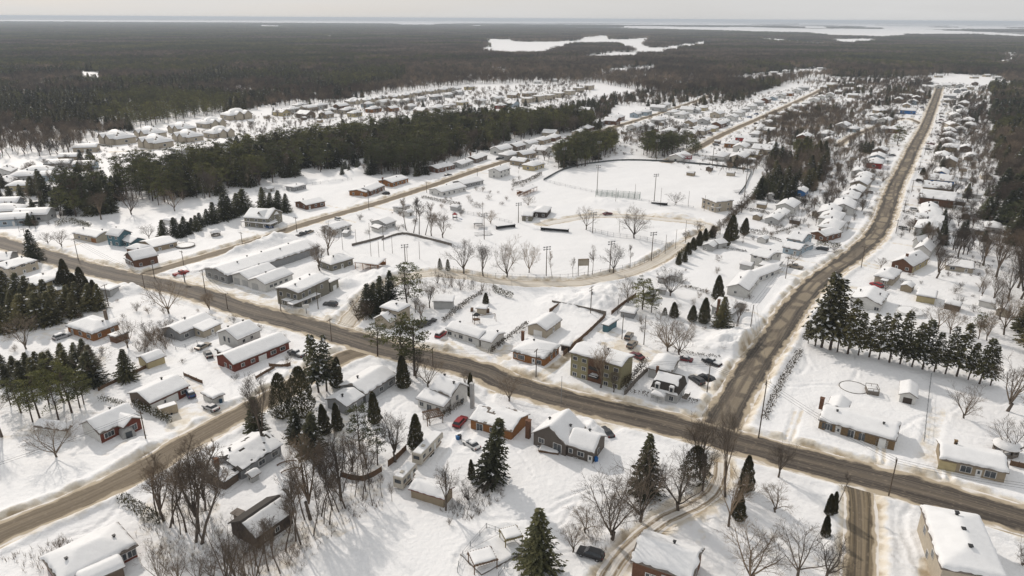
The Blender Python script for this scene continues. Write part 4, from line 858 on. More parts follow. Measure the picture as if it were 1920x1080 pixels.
mk('cedar', 'cedar', lambda i: cedar_meshes(180 + i), 3, PINEBARK, [CEDAR, SNOWR])
mk('thincedar', 'cedar', lambda i: cedar_meshes(190 + i, 1.15, .01, .45), 2, PINEBARK, [CEDAR, SNOWR])
mk('widecedar', 'cedar', lambda i: cedar_meshes(200 + i, 4.0, .01, .5), 2, PINEBARK, [CEDAR, SNOWR])
NAMES = {'spread': 'bare_tree', 'vase': 'bare_tree', 'tall': 'bare_tree', 'birch': 'bare_tree', 'bush': 'bare_shrub', 'spruce': 'spruce_tree', 'rowspruce': 'spruce_tree', 'pine': 'pine_tree', 'fullpine': 'pine_tree', 'cedar': 'cedar_tree', 'thincedar': 'cedar_tree', 'widecedar': 'cedar_tree'}
CATS = {'spread': 'bare tree', 'vase': 'bare tree', 'tall': 'bare tree', 'birch': 'bare tree', 'bush': 'shrub', 'spruce': 'spruce', 'rowspruce': 'spruce', 'pine': 'pine', 'fullpine': 'pine', 'cedar': 'cedar', 'thincedar': 'cedar', 'widecedar': 'cedar'}
TR = random.Random(77); TCOUNT = {}
def tree(kind, x, y, h, label, group=None, wide=1.0, var=None):
    ms = TREES[kind]; a = ms[TR.randrange(len(ms)) if var is None else var % len(ms)]; TCOUNT[kind] = TCOUNT.get(kind, 0) + 1
    r = empty(NAMES[kind], (x, y, 0), TR.uniform(0, 6.28)); s = h / 10; r.scale = (s * wide, s * wide, s); r.rotation_euler[0] = TR.gauss(0, .035); r.rotation_euler[1] = TR.gauss(0, .035)
    tag(r, label, CATS[kind], group)
    put('stem' if kind == 'bush' else 'trunk', a[0], r); put('branches' if CATS[kind] in ('bare tree', 'shrub') else 'crown', a[1], r); return r
def tpx(kind, px, py, ty, label, group=None, wide=1.0):
    g = G(px, py); h = hgt(px, py, ty); return tree(kind, g.x, g.y, h, label, group, wide)
# label, kind, base x, base y, top y  (each one named by its look and neighbours)
LT = [l.split('|') for l in '''
tall full spruce at the bottom edge left of the parked black car|spruce|1012|1073|958|1.15
very dark full spruce standing right of the snow covered car and red car|spruce|918|905|783|1.05
small round cedar leaning against the dark spruce by the red car|cedar|885|897|862|1.0
tall narrow spruce among bare maples right of the taupe house|spruce|1210|930|812|.9
pointed brown cedar beside the wooden pergola frame|cedar|780|843|778|1.15
dark rounded cedar by the rear wing of the grey bungalow|cedar|703|795|736|1.1
narrow dark cedar touching the white storey and a half house|thincedar|882|745|700|1.1
large dense cedar at the road end of the long grey bungalow|cedar|757|728|668|1.25
broad round cedar under the bare maples at the driveway|widecedar|1303|905|836|1.0
dark leaning cedar behind the tallest roadside maple|cedar|1397|922|856|1.1
small cedar below the dark leaning cedar near the driveway mouth|cedar|1385|976|920|1.15
left one of two clipped narrow cedars beside the short street|thincedar|1553|967|925|1.3
right one of two clipped narrow cedars beside the short street|thincedar|1562|965|921|1.1
lone clipped cedar just below the pair of narrow cedars|thincedar|1547|1008|968|1.5
left giant rounded cedar clump at the bend of the southern street|widecedar|530|782|700|.75
right giant rounded cedar clump at the bend of the southern street|widecedar|568|780|688|.75
dark spruce at the street edge left of the giant cedar clumps|spruce|482|812|745|1.3
taller twin of the snow flecked spruces at the street corner|rowspruce|598|738|623|1.0
shorter twin of the snow flecked spruces at the street corner|rowspruce|613|736|630|1.0
dark rounded spruce just right of the snow flecked twins|cedar|632|728|672|1.2
small dark spruce at the left of the backyard conifer group|spruce|560|828|765|1.2
cedar column second in the backyard conifer group|cedar|610|815|757|1.1
cedar column beside the rear wing of the grey bungalow wall|cedar|634|808|755|1.1
loose green pine rising from the backyard conifer group|fullpine|675|845|763|1.0
thin irregular pine beside the board fence of the wooded yard|pine|708|872|805|1.1
dark spruce in shadow below the giant cedar clumps|spruce|585|850|772|1.3
lone high pine by the main road with its crown over the asphalt|pine|708|668|606|1.5
broad high pine second of three on the main road verge|pine|752|700|596|1.25
rightmost high pine on the main road verge above the cedar|pine|777|706|600|1.2
leftmost dark spruce in the row behind the beige two storey house|spruce|692|592|532|1.2
second dark spruce in the row behind the beige two storey house|spruce|703|588|530|1.1
third dark spruce in the row behind the beige two storey house|spruce|716|582|518|1.1
tall spruce touching the big pine behind the beige house|spruce|733|575|508|1.0
big full white pine towering behind the beige two storey house|fullpine|764|572|494|1.3
lone symmetrical blue spruce by the main road on the far left|spruce|66|489|429|1.0
dark spruce by the low yellow cabin|spruce|240|715|654|1.2
tall spruce straight in front of the chimney house at the side road|spruce|1354|617|556|1.1
biggest smooth cedar left of the long white gabled house|cedar|1346|563|517|1.4
bulky cedar left of the tall dark spruce near the side road|cedar|1319|607|560|1.3
lower cedar left of the bulky one near the side road|cedar|1297|603|573|1.6
small pointed cedar in the open snow right of the twin pines|cedar|1264|596|567|1.6
low round cedar next to the small pointed one|widecedar|1246|592|577|1.0
left and taller of the twin pines at the fence corner|fullpine|1204|582|520|1.3
right and lower of the twin pines at the fence corner|fullpine|1221|587|541|1.3
stout dark spruce at the left of the teal house conifer strip|spruce|308|448|412|1.6
pair topped cedar bush left by the field fence|widecedar|825|506|484|.6
pair topped cedar bush right by the field fence|widecedar|840|508|486|.6
small clipped cedar above the firewood shed|cedar|911|570|549|1.6
leafless maple with full round crown at the black car|spread|1145|1018|880|1.0
leafless maple with reddish crown behind the round one|spread|1200|979|862|1.0
open forked maple left of the driveway bend|spread|1272|957|850|1.1
slender bare maple between the broad cedar and the road|vase|1317|921|838|.9
tallest bare maple at the top of the driveway|vase|1360|933|768|.55
bare maple standing against the main road near the intersection|vase|1310|897|778|.9
second bare maple right of the driveway fork|vase|1366|988|878|.8
gnarled small apple tree left of the round maple|spread|1098|1000|945|1.2
gnarled small apple tree by the parked black car|spread|1074|1035|985|1.2
big bare maple at the bottom edge right of the brown brick house|spread|1405|1095|982|1.2
young bare tree on the verge right of the intersection|vase|1459|897|832|1.2
low spreading crabapple in the snow right of the driveway|spread|1454|962|905|1.3
bare bushy tree at the bottom edge left of the short street|vase|1548|1090|1005|1.3
bare tree at the bottom edge behind the bushy one|spread|1495|1082|990|1.1
thin leaning sapling beside the short street corner|tall|1573|942|880|1.0
twiggy shrub at the right edge behind the big snow roof|bush|1916|1062|1012|1.0
bare spreading tree in the yard right of the white garden shed|spread|1807|786|724|1.1
large dense bare tree at the right edge above the yard|spread|1889|770|664|1.1
bare tree over the round gazebo|spread|1897|856|788|1.1
bare maple beside the orange brick bungalow on the road|spread|955|756|694|1.1
bare tree in front of the large dense cedar|vase|781|711|660|1.1
bare tree left of the white storey and a half house|spread|803|727|668|1.1
small bare tree touching the dormer of the white house|spread|872|722|692|1.1
bare tree in front of the khaki apartment block|vase|1126|728|648|.9
small bare tree at the right corner of the apartment block|vase|1150|738|696|1.2
wide dense bare maple behind the apartment parking|spread|1252|660|590|1.15
bare maple just right of the wide dense one|spread|1274|668|600|1.1
bare reddish tree in the back yard left of the big lawn|spread|1257|556|500|1.1
bare tree leaning left of the twin pines|spread|1177|570|520|1.1
reddish bare tree at the corner by the roadside utility pole|vase|1384|609|562|1.3
bare spreading tree at the lower field fence near the cedar bushes|spread|869|513|446|1.0
forked bare tree second along the lower field fence|vase|906|518|455|.9
bare tree third along the lower field fence|spread|950|522|447|.8
bare tree fourth along the lower field fence|spread|992|513|455|.8
thin sapling fifth along the lower field fence|tall|1036|524|472|.9
thin sapling sixth along the lower field fence|tall|1074|522|482|1.1
slim tree just right of the ball field signboard|tall|1110|518|460|1.0
spreading tree leaning by the crossarm pole at the field|spread|1150|512|455|.95
thin tree last along the lower field fence|tall|1181|504|460|1.1
big vase shaped tree alone between the two ball fields|spread|1189|447|386|1.1
leaning bare tree under the infield backstop|spread|1099|431|384|.9
round twiggy tree by the big outfield fence|spread|1267|385|357|1.2
round twiggy tree left of the ball park cabins|spread|990|387|365|1.2
round twiggy tree by the picnic shelter|spread|920|421|393|1.2
first tall bare tree in the playground row|tall|762|433|368|1.3
second tall bare tree in the playground row|tall|775|437|370|1.3
third tall bare tree in the playground row|tall|786|440|374|1.3
fourth tall bare tree in the playground row|tall|797|441|378|1.3
fifth bare tree in the playground row with a low fork|vase|809|443|395|1.0
last spreading tree in the playground row|spread|831|447|392|.9
upper bare tree behind the grey commercial building|vase|616|480|420|1.1
reddish bare tree beside the brown chalet|vase|600|508|456|1.2
round bare tree standing before the cedar strip left|spread|247|403|346|1.0
bare tree left in front of the central pine wood|vase|190|412|358|1.1
dense round bare tree at the pine wood edge|spread|328|396|350|1.0
round bare maple right of the teal house|spread|280|448|417|1.1
left bare yard tree near the lone blue spruce|spread|91|458|433|1.3
right bare yard tree near the lone blue spruce|spread|115|463|430|1.3
big fan shaped tree below the main road at the left|spread|317|589|522|1.15
bare tree beside the main road left of the grey bungalow|vase|393|586|545|1.2
solitary bare tree casting a long shadow in the left snowfield|spread|107|858|790|1.1
bare trunk at the left edge above the street|vase|4|822|715|1.0
wide bare tree behind the dark cedar thicket on the left|spread|176|714|648|1.1
round bare tree in the long left driveway|spread|50|656|590|1.0
bare tree in front of the orange brick hipped house|spread|240|653|598|1.1
lone bush in the middle of the bottom snowfield|bush|842|984|968|1.0
twiggy bare tree against the beige storage shed|vase|836|958|872|.9
wide tangled shrub right of the beige storage shed|bush|878|938|898|1.1
tangled shrub under the dark spruce by the snowfield|bush|905|925|890|1.0
bare tree by the board fence behind the white trailer|vase|742|866|776|1.0
round bush at the bottom left behind the brick bungalow|bush|112|1030|1003|.9
bare tree right of the pergola frame|vase|806|800|770|1.2
bare thin tree left of the road corner conifers|vase|495|850|700|.7
reddish bare tree at the side road bank|spread|1485|496|470|1.2
small round tree beside the rust gabled house|spread|1651|503|482|1.3
tall bare tree in front of the rust gabled house|vase|1755|523|458|1.1
tall bare tree first in the eastern back yards|vase|1796|483|418|1.0
tall bare tree second in the eastern back yards|vase|1844|498|423|1.0
bare yard tree by the low cream back building|tall|1835|548|498|1.3
bare yard tree beside the flat yellow garage|spread|1758|619|568|1.0
bare yard tree right behind the one by the yellow garage|spread|1782|626|570|1.0
small dark pine in the eastern yards|fullpine|1836|622|587|1.3
dark pine by the crescent of the side road|fullpine|1682|273|236|1.4
dark bushy pine at the far eastern yards lower one|spruce|1850|411|368|1.6
dark bushy pine at the far eastern yards upper one|spruce|1863|404|360|1.5
pointed small spruce on the verge of the side road|cedar|1730|328|314|2.2
round bare tree on the left verge of the side road|spread|1655|343|317|1.3
small bare tree in front of the large white roof|spread|1616|398|370|1.2
'''.strip().split('\n')]
for lb, k, x, y, ty, wd in LT: tpx(k, float(x), float(y), float(ty), lb, None, float(wd))
def cluster(kind, pts, label, group, wide=1.0):
    for x, y, ty in pts: tpx(kind, x, y, y - (y - ty) * TR.uniform(.78, 1.14), label, group, wide * TR.uniform(.9, 1.15))
cluster('rowspruce', [(1528,650,560),(1540,652,520),(1556,656,526),(1570,660,560),(1589,664,568),(1609,667,575),(1629,671,580),(1647,676,582),(1667,681,583),(1687,684,589),(1709,689,592),(1729,694,600),(1751,699,606),(1772,702,611),(1793,707,615),(1815,712,624),(1836,720,632),(1857,723,640),(1515,645,598)], 'snow flecked spruce in the long straight row above the pool yard', 'spruces in one straight row', 1.05)
cluster('tall', [(295,968,845),(317,991,848),(338,1004,920),(367,1019,838),(376,1021,843),(372,946,835),(384,1019,925),(325,985,880),(350,1000,870),(300,960,870)], 'tall bare tree in the clump between the southern street and the dark barn', 'bare trees by the southern street', 1.25)
cluster('vase', [(308,978,850),(372,1000,835),(385,960,850)], 'forked bare tree in the clump between the southern street and the dark barn', 'forked bare trees by the southern street', .8)
GV = [(565,1022,872),(572,975,858),(587,1007,905),(607,985,880),(617,985,895),(625,960,862),(637,962,857),(649,954,852),(665,932,855),(680,940,865),(686,922,828),(700,950,880),(717,935,885),(735,942,905),(555,1015,900),(602,970,872),(534,1035,940),(505,1073,962),(487,1077,975),(527,1077,972),(512,1045,950),(595,955,870),(545,990,890),(642,925,850),(630,905,840),(672,905,835),(620,880,820),(600,895,828),(646,880,815)]
cluster('tall', GV, 'slender bare tree in the grove right of the dark barn', 'slender bare trees of the backyard grove', 1.15)
cluster('vase', [(583,975,840),(640,940,826),(612,905,810),(660,885,815),(688,880,820)], 'branchy bare tree in the grove right of the dark barn', 'branchy bare trees of the backyard grove', .85)
cluster('bush', [(300,1088,1025),(335,1092,1018),(372,1088,1032),(400,1084,1028),(445,1088,1002),(462,1088,992),(478,1090,1000),(425,1090,962),(540,1060,1015),(575,1020,1000),(560,1045,1010),(495,1040,1010),(470,1060,1015)], 'twiggy bare shrub along the bottom edge below the dark barn', 'shrubs at the bottom edge', .8)
cluster('bush', [(790,547,512),(820,532,495),(835,534,508),(865,548,514),(885,547,522),(905,548,526),(765,555,515),(925,545,528),(848,540,510)], 'brushy shrub along the snow covered park road', 'brush along the park road', .7)
cluster('bush', [(262,660,630),(275,652,622),(290,648,615),(300,640,605),(283,640,608),(312,655,630),(305,630,600),(320,620,590),(275,630,600)], 'pale brushy sapling thicket left of the grey dormer bungalow', 'sapling thicket', .9)
cluster('bush', [(672,600,552),(684,603,560),(1300,575,555),(1310,560,545)], 'brushy many stemmed shrub on the corner of the park road', 'corner brush', .8)
cluster('vase', [(779,587,548),(806,578,535),(790,600,560)], 'bare tree between the beige house and the white flat garage', 'bare trees behind the beige house', 1.1)
cluster('vase', [(1740,470,415),(1730,460,410),(1805,478,430),(1787,470,415),(1868,520,450),(1890,560,490),(1875,480,430),(1882,630,560),(1875,600,540),(1862,570,510),(1765,470,430),(1756,480,440),(1840,560,520),(1850,640,590),(1834,636,588)], 'tall bare tree among the yards right of the side road', 'bare trees of the eastern yards', 1.0)
cluster('spruce', [(332,441,404),(347,438,406),(362,431,402),(377,426,399),(390,421,394),(402,419,368),(420,413,360),(432,409,358),(445,403,360),(355,440,412),(370,434,405),(458,398,352),(340,446,416)], 'dark spruce in the strip behind the teal house', 'spruces behind the teal house', 1.5)
cluster('spruce', [(495,396,355),(507,393,358),(522,393,357),(537,398,362)], 'spruce in the short row behind the olive farmhouse', 'spruces behind the olive farmhouse', 1.3)
cluster('spruce', [(64,423,400),(62,366,325),(84,370,318),(75,350,318),(694,328,288),(703,326,292),(760,328,302),(782,331,296),(797,328,296)], 'dark spruce along the lower edge of the central wood', 'edge spruces of the central wood', 1.3)
cluster('spruce', [(15,562,505),(35,572,500),(12,590,530),(52,580,515),(28,600,535),(70,590,525),(90,580,530),(48,612,548),(75,610,545),(110,590,535),(130,580,530),(8,625,560),(100,608,545),(150,575,528),(140,595,540),(170,582,530),(188,580,530)], 'dark spruce in the dense stand left of the orange hipped house', 'spruces of the upper left stand', 1.35)
cluster('cedar', [(127,542,487),(118,548,505),(155,547,502),(165,560,520),(182,572,525),(140,560,510)], 'dark cedar between the cream house and the main road', 'cedars by the cream house', 1.3)
cluster('spruce', [(8,700,665),(30,702,660),(52,700,655),(75,698,652),(98,692,648),(120,688,640),(142,680,632),(160,676,625),(175,690,640),(15,722,678),(45,725,676),(70,722,670),(96,716,664),(125,710,655),(150,706,655),(175,722,660)], 'dark spruce in the long thicket above the left snowfield', 'spruces of the left thicket', 1.35)
cluster('pine', [(40,775,700),(75,785,690),(110,788,700),(135,775,700),(62,793,722),(150,765,695),(158,760,712),(20,760,705),(92,760,690),(120,755,680)], 'broad green pine in the thicket above the left snowfield', 'pines of the left thicket', 1.2)
cluster('cedar', [(1370,452,402),(1360,462,425),(1283,492,470),(1272,497,476),(1395,440,410),(1290,478,452),(1300,470,440),(1310,462,432),(1322,452,425),(1335,446,420)], 'dark cedar in the tall hedge line above the park road end', 'cedars in the tall hedge line', 1.5)
cluster('vase', [(1375,420,385),(1350,440,405),(1285,455,430),(1390,400,375),(1310,440,412),(1400,390,362),(1365,430,398),(1340,452,420)], 'bare tree rising from the hedge line beside the clubhouse', 'bare trees at the clubhouse hedge', 1.1)
cluster('spruce', [(1620,286,262),(1626,288,260),(1633,289,261),(1614,284,268)], 'dark narrow conifer in the short row by the crescent', 'conifers by the crescent', 1.2)
# ---- woods, scattered ----
AVW = [(S, wd) for S, wd, b in RL]
def blocked(X, Y, m=2.0):
    k = np.zeros(X.shape, bool)
    for S, wd in AVW: k |= polydist(X, Y, S[::4] + [S[-1]]) < wd / 2 + m
    for (cx, cy, hl, hw, rz) in BLD: k |= (np.hypot(X - cx, Y - cy) < max(hl, hw) * .8 + m)
    return k
def scatter(poly, spacing, seed, world=False):
    P = poly if world else W2(poly); P = np.array(P); rr = np.random.RandomState(seed)
    x0, y0 = P.min(0); x1, y1 = P.max(0); gx = np.arange(x0, x1, spacing); gy = np.arange(y0, y1, spacing)
    X, Y = np.meshgrid(gx, gy); X = (X + rr.uniform(-.48, .48, X.shape) * spacing).ravel(); Y = (Y + rr.uniform(-.48, .48, Y.shape) * spacing).ravel()
    k = inpoly(X, Y, [tuple(p) for p in P]); X, Y = X[k], Y[k]; k = ~blocked(X, Y); return X[k], Y[k]
# ================= THE REST OF THE TOWN =================
QP = {}
def qproto(key, L_, W_, z, kind, rise, col, wing=False, end=None):
    BL = []
    hl, hw = L_ / 2, W_ / 2; wm = wallm(col); em = wallm(end) if end else wm
    parts = [('wall', wall_mesh(kind, hl, hw, rise, z, .45, wm, em)), ]
    wme = parts[0][1].mesh('wall', [wm, em] if end else [wm]); rf = roof_mesh(kind, hl, hw, rise, z).mesh('roof', [FASC]); sn = snow_mesh(kind, hl, hw, rise, z, (.42, .3, .2)[len(QP) % 3], lo=len(QP) % 3 < 2, seed=len(QP), holes=(0, 0, .3)[len(QP) % 3])
    P = [('wall', wme), ('roof', rf, [('snow_cover', sn)])]
    m = MB(); m.box(hl * .3, hw * .2, z + float(roof_z(kind, np.float64(hl * .3), np.float64(hw * .2), hl, hw, rise)) + .5, .5, .5, 1.0); P[1][2].append(('roof_vent', m.mesh('roof_vent', [DARK])))
    for sd in 'flrb':
        a = hl - .45 if sd in 'fb' else hw - .45; off = (hw if sd in 'fb' else hl) - .45; nx, ny, rz = SIDES[sd]
        lv = [1.5] if z < 4.4 else [1.4, 4.0]
        for lz in lv:
            for t in ((-.55, .5) if sd in 'fb' else (.0,)):
                f = MB(); cx, cy = t * a * math.cos(rz) + nx * off, t * a * math.sin(rz) + ny * off
                f.box(cx, cy, lz, 1.7, .14, 1.25, rz); g = MB(); g.box(cx, cy, lz, 1.4, .2, 1.0, rz)
                P.append(('window', f.mesh('window', [TRIM]), [('pane', g.mesh('pane', [GLASS]))]))
    f = MB(); f.box(.0, -(hw - .45), 1.05, 1.0, .14, 2.1); P.append(('door', f.mesh('door', [TRIM])))
    if key[0] == 'semi':
        for x in (-.25, .45):
            w2 = wall_mesh('gy', 2.7, 2.2, 2.2, z + .3, .3, wm, em).mesh('gable_front', [wm]); w2.transform(Matrix.Translation((x * hl, -hw + .2, 0))); r2 = roof_mesh('gy', 2.7, 2.4, 2.2, z + .3).mesh('gable_roof', [FASC]); r2.transform(Matrix.Translation((x * hl, -hw + .2, 0))); s2 = snow_mesh('gy', 2.7, 2.4, 2.2, z + .3, .4, lo=True); s2.transform(Matrix.Translation((x * hl, -hw + .2, 0)))
            P += [('gable_front', w2), ('gable_roof', r2, [('snow_cover', s2)])]
    QP[key] = (P, hl, hw, col, kind)
ALL = ['white', 'light grey', 'beige', 'brown brick', 'tan', 'grey', 'yellow', 'orange brick', 'pale blue', 'brown', 'red brick', 'olive', 'red', 'blue', 'teal']
rq = random.Random(5)
for c in ALL:
    for j, (kd, ri) in enumerate((('gx', 1.7), ('hip', 2.0), ('gy', 2.3))):
        qproto((c, j), rq.uniform(12, 14.5) if kd != 'gy' else 10.5, rq.uniform(8, 9) if kd != 'gy' else 12, 3.1, kd, ri, c)
qproto(('semi', 0), 17, 12, 3.0, 'hip', 3.6, 'beige'); qproto(('block', 0), 15, 11, 5.8, 'hip', 1.0, 'beige')
SHAPE = {'gx': 'gabled', 'hip': 'hipped', 'gy': 'front gabled'}
ORD = ['first', 'second', 'third', 'fourth', 'fifth', 'sixth', 'seventh', 'eighth', 'ninth', 'tenth', 'eleventh', 'twelfth', 'thirteenth', 'fourteenth', 'fifteenth', 'sixteenth', 'seventeenth', 'eighteenth', 'nineteenth', 'twentieth', 'twentyfirst', 'twentysecond', 'twentythird', 'twentyfourth']
def near_road(x, y):
    best = None
    for S, wd, b in RL[:5] + RL[9:]:
        for p, q in zip(S[::4], S[4::4]):
            d = math.hypot(p[0] - x, p[1] - y)
            if best is None or d < best[0]: best = (d, math.atan2(q[1] - p[1], q[0] - p[0]), p)
    return best
def quick(px, py, col, j, label, group, ang=None, sc=1.0):
    P, hl, hw, c, kd = QP[(col, j)]; g = G(px, py + 4, 3.0)
    d, a, p = near_road(g.x, g.y)
    if ang is not None: a = R(ang)
    # the front looks at the camera side of its street
    r = thing_of(P, 'house', (g.x, g.y, 0), a + (math.pi if math.sin(a) * 0 + math.cos(a) < 0 else 0) + rq.gauss(0, .05) + (math.pi / 2 if (kd == 'gx' and rq.random() < .15) else 0), (sc, sc, sc * rq.uniform(.95, 1.1)))
    tag(r, label, 'house', group); BLD.append((g.x, g.y, hl, hw, a)); return r
def row(where, group, items, ang=None, cols=None, direction='from the left'):
    cols = cols or ['white', 'light grey', 'beige', 'brown brick', 'tan', 'white', 'grey', 'yellow', 'beige', 'orange brick', 'light grey', 'brown', 'pale blue', 'white']
    for i, it in enumerate(items):
        x, y = it[:2]; c = it[2] if len(it) > 2 else rq.choice(cols); j = it[3] if len(it) > 3 else rq.choice((0, 0, 1, 1, 2)); s = (it[4] if len(it) > 4 else rq.uniform(.92, 1.15)) * (1.42 if c == 'semi' else 1.18)
        ty = {'semi': 'double house', 'block': 'beige flat fronted apartment house'}.get(c) or '%s %s house' % (c, SHAPE[QP[(c, j)][4]])
        quick(x, y, c, j, '%s, %s %s %s' % (ty, ORD[i] if i < 24 else 'last', direction, where), group, ang, s)
row('of double houses nearest the left forest', 'double houses by the forest', [(220,257,'semi',0),(282,247,'semi',0),(341,238,'semi',0),(396,228,'semi',0),(443,213,'semi',0)])
row('just below the forest double houses', 'second row by the forest', [(292,264,'semi',0),(352,253,'semi',0),(411,246,'semi',0)])
row('behind the central pines', 'houses above the central pines', [(342,278),(422,264,'white'),(455,259,'light grey'),(160,330,'light grey',0),(528,207,'yellow'),(548,201),(578,199,'beige'),(573,211),(620,203,'beige'),(612,211),(652,203),(640,196,'brown brick',0,1.1),(600,195),(562,193,'white')], direction='along')
row('along the top back of the western quarter', 'top row of the western quarter', [(663,186,'semi',0,.8),(690,183,'semi',0,.8),(715,180,'semi',0,.8),(740,177,'semi',0,.8),(762,174,'semi',0,.8),(784,170,'semi',0,.8),(808,167,'semi',0,.8),(832,164,'semi',0,.8),(855,163),(880,160)])
row('second from the back of the western quarter', 'second row of the western quarter', [(690,192),(720,189),(745,186),(764,184),(790,181),(817,178),(842,174),(860,169)])
row('third from the back of the western quarter', 'third row of the western quarter', [(820,198),(845,193),(867,188),(900,186),(933,181),(963,175),(990,172),(938,194,'red',1),(960,191,'pale blue',2),(735,199),(770,196),(700,201),(665,209),(790,204)], direction='along')
row('near the town edge', 'apartment houses near the town edge', [(990,184,'block',0,.9),(1010,181,'block',0,.9),(1029,178,'block',0,.9),(1048,174,'block',0,.9),(1068,170,'block',0,.9),(1085,164,'block',0,.9),(1105,160,'block',0,.9)])
row('at the far left', 'houses at the far left', [(162,273,'beige',0),(160,304,'pale blue'),(150,332,'white',1,1.2),(112,302,'light grey',0),(100,324),(45,327,'light grey'),(7,336,'light grey'),(8,318,'white'),(10,376,'dark brown' if False else 'grey'),(12,392,'white'),(64,398,'light grey',0),(30,405),(38,343),(75,318),(130,290,'tan')], ang=12, direction='along')
row('round the second bend', 'houses round the second bend', [(940,277,'white'),(955,286,'light grey',1),(992,264),(1017,258),(1037,253,'brown brick',1),(1032,245,'beige',2),(968,270,'brown'),(975,298,'tan',0),(1000,305),(985,285),(1014,277,'white'),(1053,264)], direction='along')
row('on the upper side of the straight street', 'houses above the straight street', [(1100,236),(1100,203),(1147,223,'brown brick'),(1160,216,'brown brick',1),(1192,210,'pale blue',0),(1210,206,'pale blue',1),(1235,199),(1247,193),(1262,206,'white'),(1278,211,'white'),(1290,202),(1305,202,'light grey'),(1318,198),(1120,225),(1085,244),(1235,222),(1215,232),(1190,235)], direction='along')
row('left of the straight street', 'houses left of the straight street', [(1272,251,'light grey',1),(1292,246,'beige',2),(1302,240),(1318,241,'beige',1),(1335,236,'yellow'),(1348,229),(1360,223),(1373,216),(1385,208,'white'),(1398,200),(1410,195),(1423,189,'light grey'),(1436,184),(1450,179),(1465,175,'white'),(1480,171),(1494,166,'white'),(1507,161),(1278,232),(1255,243),(1295,226),(1320,222),(1345,210)], direction='from near end')
row('right of the straight street', 'houses right of the straight street', [(1275,290),(1350,288,'white',1),(1372,264,'orange brick',1),(1390,272,'white',0),(1394,254,'red',0),(1418,247,'light grey'),(1424,233),(1440,226),(1453,218,'white'),(1468,211),(1483,204,'tan'),(1498,197),(1513,190,'light grey'),(1527,184),(1540,178,'white'),(1556,174),(1412,262),(1437,241),(1387,291,'beige'),(1405,284),(1430,276,'beige'),(1448,268)], direction='from near end')
row('at the far end of the straight street', 'houses at the far end of the straight street', [(1545,160),(1560,156),(1575,156),(1593,154),(1590,165,'white'),(1573,168),(1600,175,'tan'),(1612,160)], direction='along')
row('left of the side road', 'houses left of the side road', [(1478,381,'white',0,1.0),(1452,402,'light grey',0,.7),(1466,392,'white',0,.7),(1503,352,'blue',0,.7),(1560,420,'white',1,1.0),(1560,404,'white',1),(1556,393,'light grey',0),(1583,383,'white',0,1.15),(1594,366,'grey',1),(1606,352,'grey',0),(1614,340,'beige',0),(1622,328,'light grey',1),(1612,318,'white'),(1641,301,'red',1),(1646,290,'pale blue',0),(1651,278,'brown',0),(1600,237,'pale blue',1),(1581,232,'light grey',0),(1508,254,'brown brick',0),(1551,247,'light grey',1),(1556,258,'white'),(1447,277,'beige',1)], direction='from near end')
row('around the crescent left of the side road', 'houses round the crescent', [(1660,223,'white',0),(1645,214,'light grey',0),(1677,238,'brown brick',1),(1655,238,'light grey'),(1675,203,'light grey',1,1.2),(1703,204,'blue',0),(1650,203,'tan'),(1632,222),(1700,193),(1685,184,'tan'),(1712,187),(1718,180,'brown'),(1698,176)], direction='along')
row('right of the side road', 'houses right of the side road', [(1740,424,'light grey',1),(1742,408,'brown brick',2),(1745,397,'white',1),(1743,386,'tan',0),(1757,369,'brown brick',2,1.3),(1756,348,'tan',2,1.1),(1764,334,'blue',2,1.1),(1765,321,'blue',0),(1780,299,'tan',0),(1768,290,'white'),(1781,272,'yellow',1),(1776,262,'white'),(1778,251,'light grey'),(1779,241,'brown brick',1),(1790,212,'white'),(1795,222,'white'),(1786,230,'beige')], direction='from near end')
row('before the eastern wood', 'back houses by the eastern wood', [(1862,418,'light grey',1,.8),(1850,322,'beige',0,.7),(1812,273,'brown',0,.9),(1822,287,'white',0,.8),(1816,222,'beige',1),(1819,230,'light grey',1),(1800,238,'light grey'),(1803,205,'white'),(1797,198),(1808,190,'tan')], direction='from near end')
row('at the far end of the side road', 'houses at the far end of the side road', [(1777,183),(1781,176),(1760,158,'white'),(1775,156),(1787,154),(1800,157,'light grey'),(1807,163),(1813,171,'white'),(1820,160),(1795,166),(1740,160),(1725,170,'tan'),(1828,152),(1745,152)], direction='along')
for i, (x, y) in enumerate([(1537,124),(1450,132),(1473,129),(1462,124),(1693,131),(1740,134),(1760,138),(1827,140),(1870,141),(1897,144),(1850,137),(1008,149),(1040,146),(1158,139),(1215,138),(1246,137),(705,115),(1884,84 + 26)]):
    quick(x, y, rq.choice(['white', 'beige', 'light grey']), rq.choice((0, 1)), 'pale farm or forest house half hidden among far trees beyond the town', 'far houses in the woods', rq.uniform(-30, 40))
